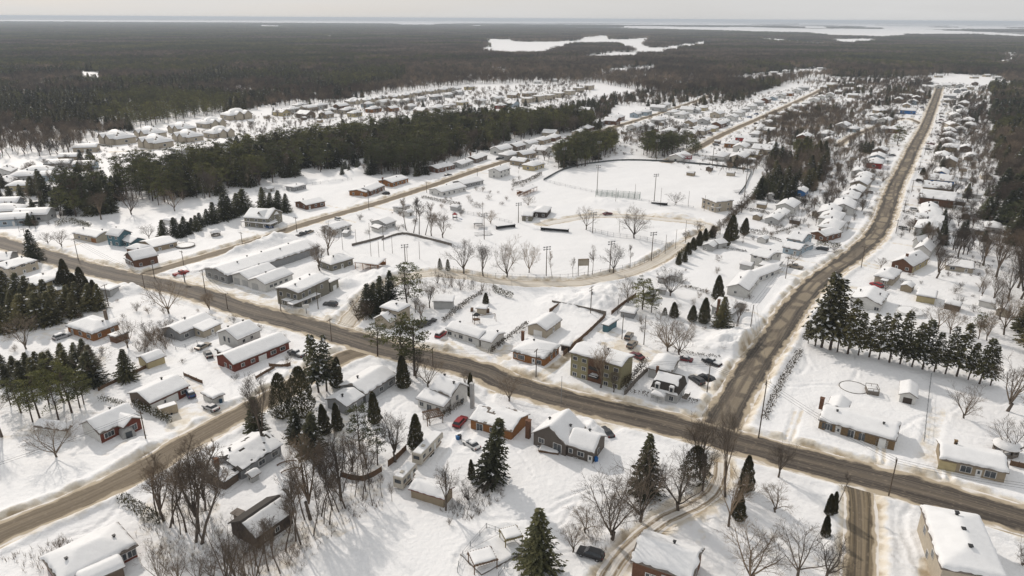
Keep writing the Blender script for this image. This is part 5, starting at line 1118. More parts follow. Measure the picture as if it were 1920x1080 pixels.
# garden sheds behind the rows
SHM = []
for c in ('white', 'light grey', 'tan', 'brown', 'beige'):
    a = wall_mesh('gx', 2.1, 1.7, .9, 2.2, .2, wallm(c), wallm(c)).mesh('wall', [wallm(c)]); b = roof_mesh('gx', 2.1, 1.7, .9, 2.2, .12).mesh('roof', [FASC]); s = snow_mesh('gx', 2.1, 1.7, .9, 2.2, .4, lo=True)
    f = MB(); f.box(0, -1.5, .9, 1.1, .12, 1.7); SHM.append((c, [('wall', a), ('roof', b, [('snow_cover', s)]), ('door', f.mesh('door', [GREYWOOD]))]))
SHP = [(1445,372),(1462,410),(1420,412),(1490,420),(1530,405),(1455,352),(1480,300),(1428,390),(1555,320),(1600,300),(1570,290),(1805,340),(1815,360),(1800,385),(1812,300),(1830,372),(1842,395),(1838,440),(1810,410),(1805,322),(1430,455),(1400,505),(1700,545),(1785,580),(1880,590),(1850,575),(1100,260),(1122,268),(1230,247),(1170,252),(1200,262),(1260,268),(1240,235),(1345,270),(1385,300),(1410,305),(1440,300),(1455,285),(1375,245),(1405,225),(1435,205),(905,205),(880,200),(840,205),(960,210),(320,420),(505,300+60),(1295,330),(1330,320),(1370,330),(765,405),(855,395),(1480,235),(1500,215),(1545,200),(1265,525),(1216,560),(600,230),(570,225),(500,222),(470,232)]
for i, (x, y) in enumerate(SHP):
    c, P = SHM[i % 5]; g = G(x, y); d, a, p = near_road(g.x, g.y)
    if d < 9: continue
    tag(thing_of(P, 'shed', (g.x, g.y, 0), a + (i % 2) * 1.57, (1.3, 1.3, 1.1)), '%s garden shed under snow in a back yard behind the street rows' % c, 'shed', '%s garden sheds in back yards' % c); BLD.append((g.x, g.y, 3, 2.5, a))
# ================= WOODS =================
def merged(T, C, tm, cm, keep=1.0, grow=1.0, seed=0):
    r = random.Random(seed); mb = MB()
    for src, off in ((T, 0), (C, 1)):
        if keep >= 1 or off == 0: mb.add(src.v, src.f, 0); mb.m[len(mb.m) - len(src.f):] = [off + (m if off else 0) for m in src.m]
        else:
            for f, m in zip(src.f, src.m):
                if r.random() > keep: continue
                P = [Vector(src.v[i]) for i in f]; c = sum(P, Vector()) / len(P)
                mb.add([tuple(c + (p - c) * grow) for p in P], [tuple(range(len(P)))], 1 + m)
    return mb, [tm] + cm
SRC = {}
LOWB = {}
for k, g, tm, cm, n in (('pine', lambda i: pine_meshes(340 + i), PINEBARK, [PINE, SNOWR], 4), ('spruce', lambda i: spruce_meshes(360 + i, wid=2.3 + .3 * i), PINEBARK, [SPRUCE, SNOWR], 3),
                        ('vase', lambda i: bare_meshes(380 + i, 'vase'), BARK, [TWIG], 3), ('tall', lambda i: bare_meshes(390 + i, 'tall'), BARK, [TWIG], 3)):
    SRC[k] = []; LOWB[k] = []
    for i in range(n):
        T, C = g(i); mb, ms = merged(T, C, tm, cm, .55, 1.25, i); SRC[k].append(mb.mesh('wood_' + k, ms))
        lo = merged(T, C, tm, cm, {'pine': .22, 'spruce': .18, 'vase': .10, 'tall': .14}[k], {'pine': 2.1, 'spruce': 2.3, 'vase': 2.2, 'tall': 2.0}[k], i)[0]; LOWB[k].append(lo)
def gn_instances(name, P, rotz, scl, idx, meshes, label, cat):
    colx = bpy.data.collections.new(name + '_kinds')
    for i, me in enumerate(meshes):
        o = bpy.data.objects.new('%s_kind_%02d' % (name, i), me); colx.objects.link(o)
    me = bpy.data.meshes.new(name); me.vertices.add(len(P)); me.vertices.foreach_set('co', np.asarray(P, np.float32).ravel())
    a = me.attributes.new('rot', 'FLOAT_VECTOR', 'POINT'); rv = np.zeros((len(P), 3), np.float32); rv[:, 2] = rotz; a.data.foreach_set('vector', rv.ravel())
    a = me.attributes.new('scl', 'FLOAT_VECTOR', 'POINT'); a.data.foreach_set('vector', np.asarray(scl, np.float32).ravel())
    a = me.attributes.new('kin', 'INT', 'POINT'); a.data.foreach_set('value', np.asarray(idx, np.int32))
    o = put(name, me); tag(o, label, cat, None, 'stuff')
    ng = bpy.data.node_groups.new(name, 'GeometryNodeTree'); ng.interface.new_socket('Geometry', in_out='INPUT', socket_type='NodeSocketGeometry'); ng.interface.new_socket('Geometry', in_out='OUTPUT', socket_type='NodeSocketGeometry')
    N = ng.nodes; i_ = N.new('NodeGroupInput'); o_ = N.new('NodeGroupOutput'); ip = N.new('GeometryNodeInstanceOnPoints'); ci = N.new('GeometryNodeCollectionInfo')
    ci.inputs['Collection'].default_value = colx; ci.inputs['Separate Children'].default_value = True; ci.inputs['Reset Children'].default_value = True
    def na(k, t): q = N.new('GeometryNodeInputNamedAttribute'); q.data_type = t; q.inputs['Name'].default_value = k; return q.outputs[0]
    lk = ng.links.new; lk(i_.outputs[0], ip.inputs['Points']); lk(ci.outputs[0], ip.inputs['Instance']); ip.inputs['Pick Instance'].default_value = True
    lk(na('kin', 'INT'), ip.inputs['Instance Index']); lk(na('rot', 'FLOAT_VECTOR'), ip.inputs['Rotation']); lk(na('scl', 'FLOAT_VECTOR'), ip.inputs['Scale']); lk(ip.outputs[0], o_.inputs[0])
    md = o.modifiers.new('scatter', 'NODES'); md.node_group = ng; return o
WR = np.random.RandomState(11); REST = {'pine': [], 'spruce': [], 'bare': [], 'bush': []}
def wood(poly, spacing, seed, mixf, label, group, hrange=(13, 19), budget=None, world=False, gaps=0):
    """mixf = share of (pine, spruce, bare); the nearest trees become objects, the others go to the woods"""
    X, Y = scatter(poly, spacing, seed, world); o = np.argsort(np.hypot(X, Y)); n = len(X); used = {'pine': 0, 'spruce': 0, 'bare': 0}
    # nobody sees a tree that stands wholly outside the picture
    for i in o:
        x, y = float(X[i]), float(Y[i]); px, py = proj(x, y, 8)
        if gaps and vn(np.array([x]), np.array([y]), 16, seed + 2)[0] < gaps: continue
        if px < -90 or px > 2010: continue
        q = vn(np.array([x]), np.array([y]), 30, seed)[0] * .6 + WR.rand() * .4
        k = 'pine' if q < mixf[0] else 'spruce' if q < mixf[0] + mixf[1] else 'bare'
        h = WR.uniform(*hrange) * (.9 if k == 'bare' else 1)
        if used[k] < (budget or {}).get(k, 0):
            used[k] += 1; kk = {'pine': 'pine', 'spruce': 'spruce', 'bare': 'tall' if WR.rand() < .5 else 'vase'}[k]
            nm = {'pine': 'pine', 'spruce': 'dark spruce', 'bare': 'bare %s tree' % ('slender' if kk == 'tall' else 'branchy')}[k]
            tree(kk, x, y, h, nm + ' ' + label, nm + 's ' + group, WR.uniform(1.0, 1.35))
        else: REST[k].append((x, y, h))
wood([(95,412),(200,402),(345,378),(420,368),(480,350),(567,332),(640,312),(680,315),(700,328),(790,330),(830,300),(905,285),(960,268),(1000,255),(1100,250),(1125,235),(1000,228),(880,232),(760,250),(600,272),(480,290),(380,312),(300,322),(180,345),(110,375)], 5.3, 1, (.62, .10, .28), 'in the big wood across the middle left', 'of the big central wood', (9, 20), {'pine': 205, 'spruce': 30, 'bare': 30}, gaps=.29)
wood([(1035,319),(1100,313),(1160,282),(1150,268),(1090,272),(1040,300)], 5, 2, (.85, .05, .1), 'in the clump at the upper left of the outfield', 'left of the outfield', (11, 15), {'pine': 40, 'bare': 5})
wood([(1205,294),(1240,299),(1312,294),(1305,277),(1210,276)], 5, 3, (.85, .05, .1), 'in the clump behind the outfield wall', 'behind the outfield', (11, 15), {'pine': 40, 'bare': 5})
wood([(1418,385),(1440,300),(1500,285),(1560,300),(1545,345),(1490,370),(1450,392)], 5.6, 4, (.25, .3, .45), 'in the copse left of the side road', 'of the side road copse', (7, 15), {'pine': 20, 'spruce': 40, 'bare': 30}, gaps=.3)
wood([(1858,190),(1868,330),(1880,400),(1890,460),(1908,560),(1912,640),(1935,720),(2150,760),(2150,190)], 6.2, 5, (.20, .20, .60), 'in the dark wood along the right edge', 'of the right edge wood', (13, 19), {'pine': 15, 'spruce': 35, 'bare': 40})
for i, (pl, sp, mx) in enumerate([
    ([(960,262),(960,225),(1100,192),(1150,200),(1130,245),(1060,245)], 6, (.15, .25, .6)),
    ([(1440,225),(1600,197),(1640,207),(1600,240),(1560,235),(1480,270),(1440,262)], 7, (.08, .1, .82)),
    ([(1600,190),(1745,150),(1745,202),(1690,200),(1620,205)], 7, (.05, .25, .7)),
    ([(1110,190),(1340,152),(1480,152),(1390,190),(1300,200),(1150,200)], 7, (.1, .3, .6)),
    ([(700,330),(790,332),(950,272),(920,266),(830,287),(700,305)], 6.5, (.1, .2, .7)),
    ([(1560,160),(1740,148),(1740,160),(1600,178),(1520,190)], 8, (.1, .2, .7)),
    ([(1100,262),(1250,235),(1330,250),(1300,280),(1170,275),(1130,285)], 7.5, (.05, .15, .8)),
    ([(1330,330),(1420,280),(1430,225),(1560,190),(1600,240),(1560,290),(1440,300),(1420,330)], 6.2, (.05, .13, .82)),
    ([(1440,420),(1500,385),(1560,300),(1600,240),(1690,205),(1620,400),(1560,440)], 7.2, (.02, .2, .78)),
    ([(1690,470),(1770,230),(1850,200),(1870,420),(1880,500)], 7, (.02, .22, .76)),
    ([(1770,200),(1850,165),(1850,195),(1830,230)], 9, (.1, .3, .6)),
    ([(0,430),(0,345),(130,300),(200,300),(110,400),(60,440)], 9.5, (.05, .3, .65)),
    ([(470,280),(600,262),(760,240),(900,225),(1000,200),(900,190),(700,200),(560,215),(440,245)], 14, (.05, .15, .8)),
    ([(450,230),(640,186),(1100,155),(1110,190),(900,200),(650,212)], 17, (.05, .15, .8)),
    ([(640,330),(700,325),(700,300),(640,310)], 7, (.3, .3, .4)),
    ([(930,300),(1040,285),(1030,318),(960,340)], 14, (.05, .15, .8)),
    ([(1480,160),(1560,150),(1700,150),(1600,165)], 9, (.1, .2, .7))]):
    wood(pl, sp, 20 + i, mx, 'between the houses of the upper town', 'of the upper town', (5, 10), {'bare': 9, 'spruce': 5, 'pine': 1})
for i, (pl, sp) in enumerate([([(1380,480),(1440,300),(1500,200),(1560,150),(1850,160),(1880,500),(1900,640),(1600,560),(1700,460),(1620,420),(1560,480)], 7.5), ([(1000,320),(1100,250),(1330,190),(1540,160),(1440,260),(1330,330),(1200,290)], 7.5), ([(0,440),(0,340),(200,270),(640,190),(1080,155),(1100,195),(700,215),(300,290),(100,420)], 8), ([(0,560),(300,560),(660,660),(500,740),(300,720),(0,700)], 9), ([(560,440),(1000,330),(1020,345),(880,420),(700,440)], 9), ([(1140,600),(1300,480),(1460,500),(1400,640),(1300,690)], 9)]):
    X, Y = scatter(pl, sp, 70 + i); REST['bush'] += [(float(x), float(y), float(WR.uniform(1.2, 3.4))) for x, y in zip(X, Y) if WR.rand() < .7]
# the near part of the great forest, tree by tree
FP = W2([(-120,322),(0,300),(150,288),(165,266),(200,258),(260,241),(420,214),(480,206),(560,199),(640,191),(700,179),(850,161),(900,158),(1120,156),(1160,163),(1250,180),(1330,170),(1380,182),(1480,158),(1520,146),(1620,146),(1745,148),(1790,140),(1850,163),(1862,192),(2040,192),(2040,112),(960,104),(-120,96)])
def add_forest():
    X, Y = scatter(FP, 8.0, 50, True)
    px, py = projn(X, Y, 5); k = (px > -60) & (px < 1980)
    for q in FIELDS: k &= ~inpoly(px, py, q)
    X, Y, px, py = X[k], Y[k], px[k], py[k]
    n1 = np.clip((vn(X, Y, 130, 3) - .5) * 1.5 + .5, 0, 1) * .6 + vn(X, Y, 35, 7) * .25 + WR.rand(len(X)) * .15
    green = .30 + .22 * (px < 760) * (py < 235) + .25 * (px < 420) * (py > 170) - .16 * ((px > 560) & (px < 1400) & (py < 175)) + .12 * (px > 1300) * (py < 125)
    for x, y, a, g, t in zip(X, Y, n1, green, WR.rand(len(X))):
        REST['pine' if a < g * .62 else 'spruce' if a < g else 'bare'].append((x, y, 7 + 9 * t))
add_forest()
def rest(k, kinds, label, cat):
    A = np.array(REST[k]); n = len(A); P = np.zeros((n, 3)); P[:, :2] = A[:, :2]; s = A[:, 2] / 10; wd = s * WR.uniform(1.05, 1.5, n)
    ms = [m for kk in kinds for m in SRC[kk]]
    gn_instances('woodland', P, WR.uniform(0, 6.28, n), np.stack([wd, wd, s], 1), WR.randint(0, len(ms), n), ms, label, cat)
rest('pine', ['pine'], 'dense green pine woodland behind and around the town', 'woodland')
rest('spruce', ['spruce'], 'dark spruces dotted through the woods and back yards of the upper town', 'woodland')
rest('bare', ['vase', 'tall'], 'leafless brown hardwood trees filling the woods beyond the houses', 'woodland')
SRC['bush'] = [merged(*g_, TWIG, [TWIG], .5, 1.3)[0].mesh('wood_bush', [TWIG, TWIG]) for g_ in (bare_meshes(95, 'bush'), bare_meshes(96, 'bush'))]
rest('bush', ['bush'], 'low leafless brush and shrubs scattered over back yards', 'brush')
# the far forest as patches of woodland that run to the horizon
def patch(i, mx, n=85, size=76):
    r = random.Random(900 + i); mb = MB(); kinds = []
    mats = [PINEBARK, PINE, SNOWR, SPRUCE, TWIG, BARK]
    for t in range(n):
        u = r.random(); k = 'pine' if u < mx[0] else 'spruce' if u < mx[0] + mx[1] else r.choice(('vase', 'tall'))
        src = r.choice(LOWB[k]); x, y = r.uniform(-size / 2, size / 2), r.uniform(-size / 2, size / 2); s = r.uniform(.95, 1.6); a = r.uniform(0, 6.28); c, q = math.cos(a) * s * 1.35, math.sin(a) * s * 1.35
        mp = {'pine': {0: 0, 1: 1, 2: 1}, 'spruce': {0: 0, 1: 3, 2: 3}, 'vase': {0: 5, 1: 4}, 'tall': {0: 5, 1: 4}}[k]
        o = len(mb.v); mb.v.extend([(x + vx * c - vy * q, y + vx * q + vy * c, vz * s) for vx, vy, vz in src.v]); mb.f.extend([tuple(j + o for j in f) for f in src.f]); mb.m.extend([mp[m] for m in src.m])
    return mb.mesh('forest_patch', mats)
PM = [patch(0, (.8, .15)), patch(1, (.55, .35)), patch(2, (.3, .3)), patch(3, (.12, .16)), patch(4, (.04, .08)), patch(5, (.0, .03))]
def far_forest():
    out = []
    D = 1480.0
    while D < 12500:
        st = 60 if D < 3000 else 60 * (D / 3000) ** 1.0; sx = st / 60
        xs = np.arange(-.80 * D - 100, .80 * D + 100, st); xs = xs + WR.uniform(-.2, .2, len(xs)) * st; ys = D + WR.uniform(-.25, .25, len(xs)) * st
        px, py = projn(xs, ys, 6)
        k = np.ones(len(xs), bool)
        for q in FIELDS: k &= ~inpoly(px, py + .3, q)
        k &= ~strip_fields(xs, ys, px)
        k &= ~inpoly(px, py, [(1840,150),(1860,150),(1860,200),(1840,200)])
        for x, y, a, b in zip(xs[k], ys[k], px[k], py[k]):
            g = vn(np.array([x]), np.array([y * 1.6]), 420, 2)[0] * .6 + vn(np.array([x]), np.array([y]), 110, 6)[0] * .4
            g += -.16 * (a < 700) + .12 * (600 < a < 1300) * (b > 75) - .08 * (a > 1250) * (b < 125) - .05
            out.append((x, y, sx, min(5, max(0, int((g - .2) / .34 * 6)))))
        D += st
    A = np.array(out); P = np.zeros((len(A), 3)); P[:, :2] = A[:, :2]; s = A[:, 2]
    gn_instances('forest', P, WR.choice([0, 1.5708, 3.1416, 4.7124], len(A)) , np.stack([s * 1.05, s * 1.05, 1 + 0 * s], 1), A[:, 3].astype(int), PM, 'endless mixed winter forest stretching to the horizon', 'forest')
    return len(A)
NF = far_forest()
print('forest patches', NF, 'rest', {k: len(v) for k, v in REST.items()}, TCOUNT)
# ---- haze ----
m = bpy.data.materials.new('haze'); m.use_nodes = True; n = m.node_tree.nodes; n.remove(n['Principled BSDF']); pv = n.new('ShaderNodeVolumePrincipled')
pv.inputs['Color'].default_value = (.82, .90, 1.0, 1); pv.inputs['Density'].default_value = 0.00008; pv.inputs['Anisotropy'].default_value = 0.1
m.node_tree.links.new(pv.outputs[0], n['Material Output'].inputs['Volume'])
mb = MB(); mb.box(0, 30000, 50, 120000, 64000, 110); hz = mb.build('haze', m); tag(hz, 'thin cold winter haze over the plain', 'haze', None, 'stuff')
# ================= FENCES, HEDGES, POLES, VEHICLES, BALL PARK =================
def line_on(P): return [G(*p) for p in P]
def hedge(P, h, w_, label, group=None, m=HEDGEM, dens=26, name='hedge', snow=.0):
    """a strip of many small twig or leaf faces with an uneven top"""
    L_ = smooth_line([tuple(G(*p)[:2]) for p in P], 1.2); o0 = L_[0]; r = random.Random(len(P) * 7 + int(P[0][0])); mb = MB()
    for (x0, y0), (x1, y1) in zip(L_[:-1], L_[1:]):
        ln = math.hypot(x1 - x0, y1 - y0); nx, ny = -(y1 - y0) / (ln + 1e-6), (x1 - x0) / (ln + 1e-6)
        hh = h * (.82 + .36 * float(vn(np.array([x0]), np.array([y0]), 3.0, 4)[0]))
        for k in range(int(dens * ln * (h / 2) ** .5)):
            t = r.random(); u = r.uniform(-1, 1); z = hh * (r.random() ** .75); o = w_ / 2 * u * (1.05 - .4 * z / hh); p = Vector((x0 + (x1 - x0) * t + nx * o - o0[0], y0 + (y1 - y0) * t + ny * o - o0[1], z))
            a = Vector((r.gauss(0, 1), r.gauss(0, 1), r.gauss(0, .6))).normalized() * .16; b = Vector((r.gauss(0, .25), r.gauss(0, .25), .55)) * .7
            leaftri(mb, p, a, b, 1 if r.random() < snow and z > hh * .6 else 0)
    o = mb.build(name, [m, SNOWR]); o.location = (o0[0], o0[1], 0.1); return tag(o, label, 'hedge', group)
GH = 'bare hedges round back yards'
hedge([(740,826),(905,826)][:0] or [(188,750),(215,757),(240,766)], 1.4, 2.0, 'low snow topped hedge left of the long red brick bungalow', None, CEDAR, 30, snow=.25)
hedge([(252,762),(285,778),(322,795)], 2.3, 1.8, 'tall clipped cedar hedge running down to the street by the red brick bungalow', None, CEDAR, 50, snow=.22)
hedge([(228,938),(255,955),(285,975),(305,985)], 1.8, 3.2, 'wide clipped cedar hedge with snow on top under the tall bare trees', None, CEDAR, 60, snow=.25)
hedge([(1500,660),(1482,690),(1462,725),(1432,790)], 1.2, 2.6, 'long brown brush hedge along the right bank of the side road', None, HEDGEM, 30)
hedge([(830,607),(850,590),(880,567),(905,553)], 1.9, 1.5, 'brown twig hedge left of the firewood shed yard', None, HEDGEM, 34)
hedge([(925,547),(945,556),(962,561)], 2.6, 1.6, 'dark trimmed hedge left of the long board fence', None, CEDAR, 40)
hedge([(918,665),(940,648),(990,610)], 1.8, 1.6, 'brown hedge between the white bungalow and the orange brick one', None, HEDGEM, 30)
hedge([(1168,735),(1190,712),(1210,690)], 3.2, 2.4, 'tall tangled hedge right of the khaki apartment block', None, HEDGEM, 34)
hedge([(1182,738),(1216,744)], 1.3, 1.0, 'thin low hedge left of the mansard house', None, HEDGEM, 20)
hedge([(1290,755),(1308,757)], 1.3, 1.2, 'thin low hedge right of the mansard house', None, HEDGEM, 20)
hedge([(1265,660),(1310,668),(1350,672)], 1.0, 2.0, 'low brown brush line behind the apartment parking', None, HEDGEM, 20)
hedge([(830,790),(868,765)][:0] or [(825,790),(845,775),(868,760)], 2.0, 1.6, 'brown hedge right of the white storey and a half house', None, HEDGEM, 30)
hedge([(960,352),(990,342),(1015,329)], 2.6, 2.4, 'dark hedge above the orange timber lean-to', None, HEDGEM, 34)
hedge([(1400,313),(1415,304),(1428,298)], 3.0, 3.0, 'dark hedge beyond the outfield corner', None, HEDGEM, 34)
hedge([(1355,424),(1385,400),(1417,372)], 3.4, 3.0, 'high brown hedge right of the clubhouse', None, HEDGEM, 34)
hedge([(1270,490),(1300,465),(1345,436)], 3.2, 3.0, 'high evergreen hedge at the end of the park road', None, CEDAR, 50)
hedge([(1350,427),(1390,434),(1440,443)], 2.2, 1.4, 'long brown hedge dividing the back yards below the clubhouse', None, HEDGEM, 34)
hedge([(1376,391),(1410,396),(1440,402)], 1.6, 1.2, 'low dark hedge dividing the back yards beside the clubhouse', None, HEDGEM, 30)
hedge([(1282,540),(1310,546),(1327,551)], 1.3, 1.4, 'low twiggy hedge across the back yard lawn', None, HEDGEM, 24)
hedge([(1350,466),(1380,471),(1400,474)], 1.0, 1.2, 'faint twiggy hedge right of the little play cabins', None, HEDGEM, 24)
hedge([(1530,462),(1555,465),(1575,466)], 2.6, 3.5, 'clipped evergreen shrubs in front of the brown chimney bungalow', None, CEDAR, 50)
hedge([(1494,380),(1515,384),(1537,388)], 2.6, 2.0, 'dark clipped hedge between two white houses left of the side road', None, CEDAR, 40)
hedge([(1778,394),(1800,396),(1827,399)], 2.4, 2.2, 'dark clipped hedge in the yards right of the side road', None, CEDAR, 40)
hedge([(1690,400),(1705,403),(1723,406)], 1.8, 1.5, 'brown hedge at the right verge of the side road', None, HEDGEM, 34)
hedge([(790,372),(830,380),(862,385)], 1.8, 1.5, 'curved brown hedge behind the playground', None, HEDGEM, 30)
hedge([(105,425),(130,418),(170,428)], 2.6, 3.0, 'dark spreading hedge at the corner of the central wood', None, CEDAR, 40)
hedge([(170,262+10),(200,276),(210,278)], 1.6, 2, 'dark low hedge at the first double house', None, CEDAR, 30)
for i, (a, b) in enumerate([((1445,442),(1500,425)),((1440,425),(1470,430)),((1440,404),(1470,410)),((1440,378),(1462,385)),((1770,330),(1830,345)),((1775,310),(1830,318)),((1772,372),(1830,384)),((1765,408),(1850,425)),((1775,285),(1830,292)),((1775,262),(1840,268)),((1755,480),(1860,505)),((1320,300),(1390,310)),((1420,300),(1440,285)),((1760,460),(1840,470)),((1465,455),(1440,448)),((1520,325),(1590,345)),((1540,365),(1590,375)),((1560,310),(1620,322)),((1790,250),(1845,256)),((1790,235),(1840,240))]):
    hedge([a, ((a[0]+b[0])/2+2, (a[1]+b[1])/2), b], 1.6, 1.3, 'thin brown hedge on a back yard line near the side road', 'yard line hedges near the side road', HEDGEM, 24)
def fence(P, h, label, kind='board', cat='fence', gap=2.6):
    Q = line_on(P); o = empty('fence', Q[0]); tag(o, label, cat); o0 = Q[0]; k = 0
    m = {'board': GREYWOOD, 'brown': WOOD, 'chain': STEEL, 'dark': mat('faded_padding', (.10, .11, .11), .8), 'white': WHITE}[kind]
    S = smooth_line([tuple(q[:2]) for q in Q], gap); S = [(x - o0.x, y - o0.y) for x, y in S]; pan = MB()
    for (x0, y0), (x1, y1) in zip(S[:-1], S[1:]):
        a = math.atan2(y1 - y0, x1 - x0); ln = math.hypot(x1 - x0, y1 - y0); cx, cy = (x0 + x1) / 2, (y0 + y1) / 2
        if kind in ('board', 'brown', 'dark'): pan.box(cx, cy, h / 2, ln, .07, h - .1, a)
        else:
            for z in (.12, h * .5, h): pan.box(cx, cy, z, ln, .05, .05, a)
            n = int(ln / (.45 if kind == 'chain' else .3))
            for i in range(n): t = (i + .5) / n; pan.box(x0 + (x1 - x0) * t, y0 + (y1 - y0) * t, h / 2, .018 if kind == 'chain' else .08, .018, h, a)
    pan.build('panel', m, o)
    for i, (x, y) in enumerate(S):
        if k > 95: break
        q = MB(); q.box(x, y, h / 2 - .1, .12, .12, h + .5); q.build('post', m, o); k += 1
    return o
fence([(1035,573),(1080,582),(1136,594)], 2.2, 'long grey board fence below the snow covered lot', 'board')
fence([(1134,597),(1100,630),(1056,668)], 1.9, 'dark brown board fence behind the carport', 'brown')
fence([(1192,558),(1170,573),(1146,592)], 2.0, 'brown board fence between the lot and the twin pines', 'brown')
fence([(1030,588),(1047,577)], 1.9, 'short dark fence at the inner corner of the long lawn', 'brown')
fence([(1745,708),(1738,770),(1732,828)], 1.5, 'chain link fence between the pool yard and its right neighbour', 'chain')
fence([(850,509),(900,520),(960,523),(1020,525),(1080,522),(1140,512),(1190,500),(1225,485),(1262,458)], 2.2, 'curving chain link fence along the lower ball field', 'chain', gap=3.2)
fence([(1100,432),(1150,444),(1200,450),(1250,462)], 2.0, 'chain link fence behind the infield', 'chain', gap=3.2)
fence([(716,452),(755,440),(800,449),(847,461)], 1.3, 'grey rink board fence beside the playground trees', 'board')
fence([(1019,339),(1060,318),(1107,308),(1167,302),(1230,303),(1290,307),(1335,311),(1405,320)], 1.5, 'dark padded outfield wall curving round the big field', 'dark', gap=4)
fence([(1019,340),(1060,350),(1120,363),(1190,376),(1300,392)], 1.6, 'chain link fence on the near side of the big outfield', 'chain', gap=4)
fence([(1409,322),(1398,348),(1385,366)], 1.5, 'dark fence down the right side of the big outfield', 'dark', gap=4)
fence([(480+0,0+0),(0,0)][:0] or [(660,462),(700,452),(720,446)], 1.4, 'low grey fence left of the rink', 'board')
fence([(862,400),(900,406),(960,420)], 1.6, 'chain link fence beside the picnic shelter', 'chain', gap=3)
fence([(728,875),(745,862),(762,845)], 1.8, 'short brown board fence behind the white trailer', 'brown')
fence([(640,895),(680,903),(716,885)], 1.6, 'weathered board fence in the middle of the wooded yard', 'brown')
fence([(185,735),(225,715),(258,700),(278,690)], 1.4, 'dark low fence from the thicket to the yellow cabin', 'brown')
fence([(345,705),(380,720),(400,680)][:2], 1.2, 'low brown fence left of the dark red brick bungalow', 'brown')
fence([(505,688),(530,690),(545,686)], 1.3, 'brown porch fence right of the dark red brick bungalow', 'brown')
fence([(480,712),(500,700),(515,692)], 1.2, 'lower brown fence curving round the snowed-in terrace', 'brown')
fence([(1893,873),(1925,880)], 1.5, 'brown picket fence at the right edge', 'brown')
fence([(480,360),(560,350),(660,338)], 1.6, 'faint chain link fence along the bare western lot', 'chain', gap=4)
fence([(330,657),(370,645),(405,630)], 1.2, 'chain link fence below the grey dormer bungalow', 'chain', gap=3)
fence([(1170,745),(1195,715),(1215,697)], 1.8, 'grey picket fence beside the tall tangled hedge', 'board')
# ---- utility poles ----
PP = []
def pole(px, py, ty, label, group, arms=1, m=POLEW, lamp=False, box=False, name='utility_pole', cat='utility pole', r_=.17):
    g = G(px, py); h = hgt(px, py, ty); d, a, p = near_road(g.x, g.y); o = empty(name, g, a + math.pi / 2); tag(o, label, cat, group)
    b = MB(); b.tube((0, 0, -.5), (0, 0, h), r_, r_ * .7, 8, cap=True); b.build('shaft', m, o)
    for k in range(arms):
        b = MB(); b.box(0, .16, h - .5 - k * 1.1, 2.4, .12, .14); [b.tube((x, .16, h - .45 - k * 1.1), (x, .16, h - .15 - k * 1.1), .06, .05, 5) for x in (-1.1, -.5, .5, 1.1)]; b.build('crossarm', m, o)
    if lamp: b = MB(); b.tube((0, 0, h - 1.8), (0, -2.2, h - 1.2), .05, .04, 5); b.box(0, -2.3, h - 1.2, .25, .7, .14); b.build('lamp_arm', STEEL, o)
    if box: b = MB(); b.lathe([(0, h - 3.2), (.35, h - 3.2), (.35, h - 2.2), (0, h - 2.2)], 10, 0, (.5, 0)); b.build('transformer', STEEL, o)
    w_ = [Vector(g) + Vector((0, 0, h - .3))]; PP.append((w_[0], h)); return o
UP_ = 'utility poles beside the roads'
for q in [(52,464,428),(147,487,447),(204,575,533),(290,522,490),(385,547,505),(427,580,550),(527,584,540),(597,582,535),(622,640,598),(812,687,652),(1005,710,655),(1325,741,682),(1422,822,715),(275,830,770),(1666,930,861)]:
    pole(*q, 'weathered wooden utility pole beside the main road or its corners', 'utility poles of the main road', 1 if q[0] > 300 else 1, lamp=(q[0] in (147, 622)))
for q in [(1472,527,482),(1614,504,461),(1679,440,412),(1694,400,375),(1709,361,337),(1722,325,303),(1733,292,272),(1745,258,240),(1754,230,214)]:
    pole(*q, 'slim wooden utility pole along the side road', 'utility poles of the side road', 1)
for q in [(272,545,512),(345,500,470),(557,437,407),(692,395,365),(800,362,340),(895,335,315),(455,462,435)]:
    pole(*q, 'slim wooden utility pole along the western street', 'utility poles of the western street', 1)
for q in [(1166,636,590),(1207,647,592),(1406,624,572)]: pole(*q, 'bare wooden pole behind the apartment parking and its lots', 'bare poles behind the apartment block', 0)
pole(1107,592,537,'wooden pole with transformer and crossed arms below the snow covered lot',None,2,box=True)
pole(1052,755,705,'thin grey metal pole across the road from the apartment block',None,0,m=STEEL,r_=.1, name='metal_pole', cat='metal pole')
def light_pole(px, py, ty, label, group):
    g = G(px, py); h = hgt(px, py, ty); o = empty('floodlight_pole', g, R(20)); tag(o, label, 'floodlight pole', group)
    b = MB(); b.tube((0, 0, -.5), (0, 0, h), .22, .15, 8, cap=True); b.build('shaft', POLEW, o)
    for k in (0, 1.0):
        b = MB(); b.box(0, 0, h - .3 - k, 3.0, .14, .14); ar = b.build('crossarm', POLEW, o)
        for x in (-1.3, 0, 1.3): b = MB(); b.box(x, -.3, h - .2 - k, .55, .35, .5); b.build('floodlight', STEEL, ar)
for q in [(1057,317,277),(1122,306,265),(1230,303,262),(1119,366,310),(1226,384,326),(1395,373,317),(1335,312,268)]: light_pole(*q, 'tall wooden floodlight pole around the big outfield', 'floodlight poles of the outfield')
for q in [(1024,521,462),(1143,512,452),(1221,489,435),(1111,437,398),(908,450,400),(972,418,380),(760,494,458)]: light_pole(*q, 'wooden floodlight pole around the lower ball field', 'floodlight poles of the lower ball field')
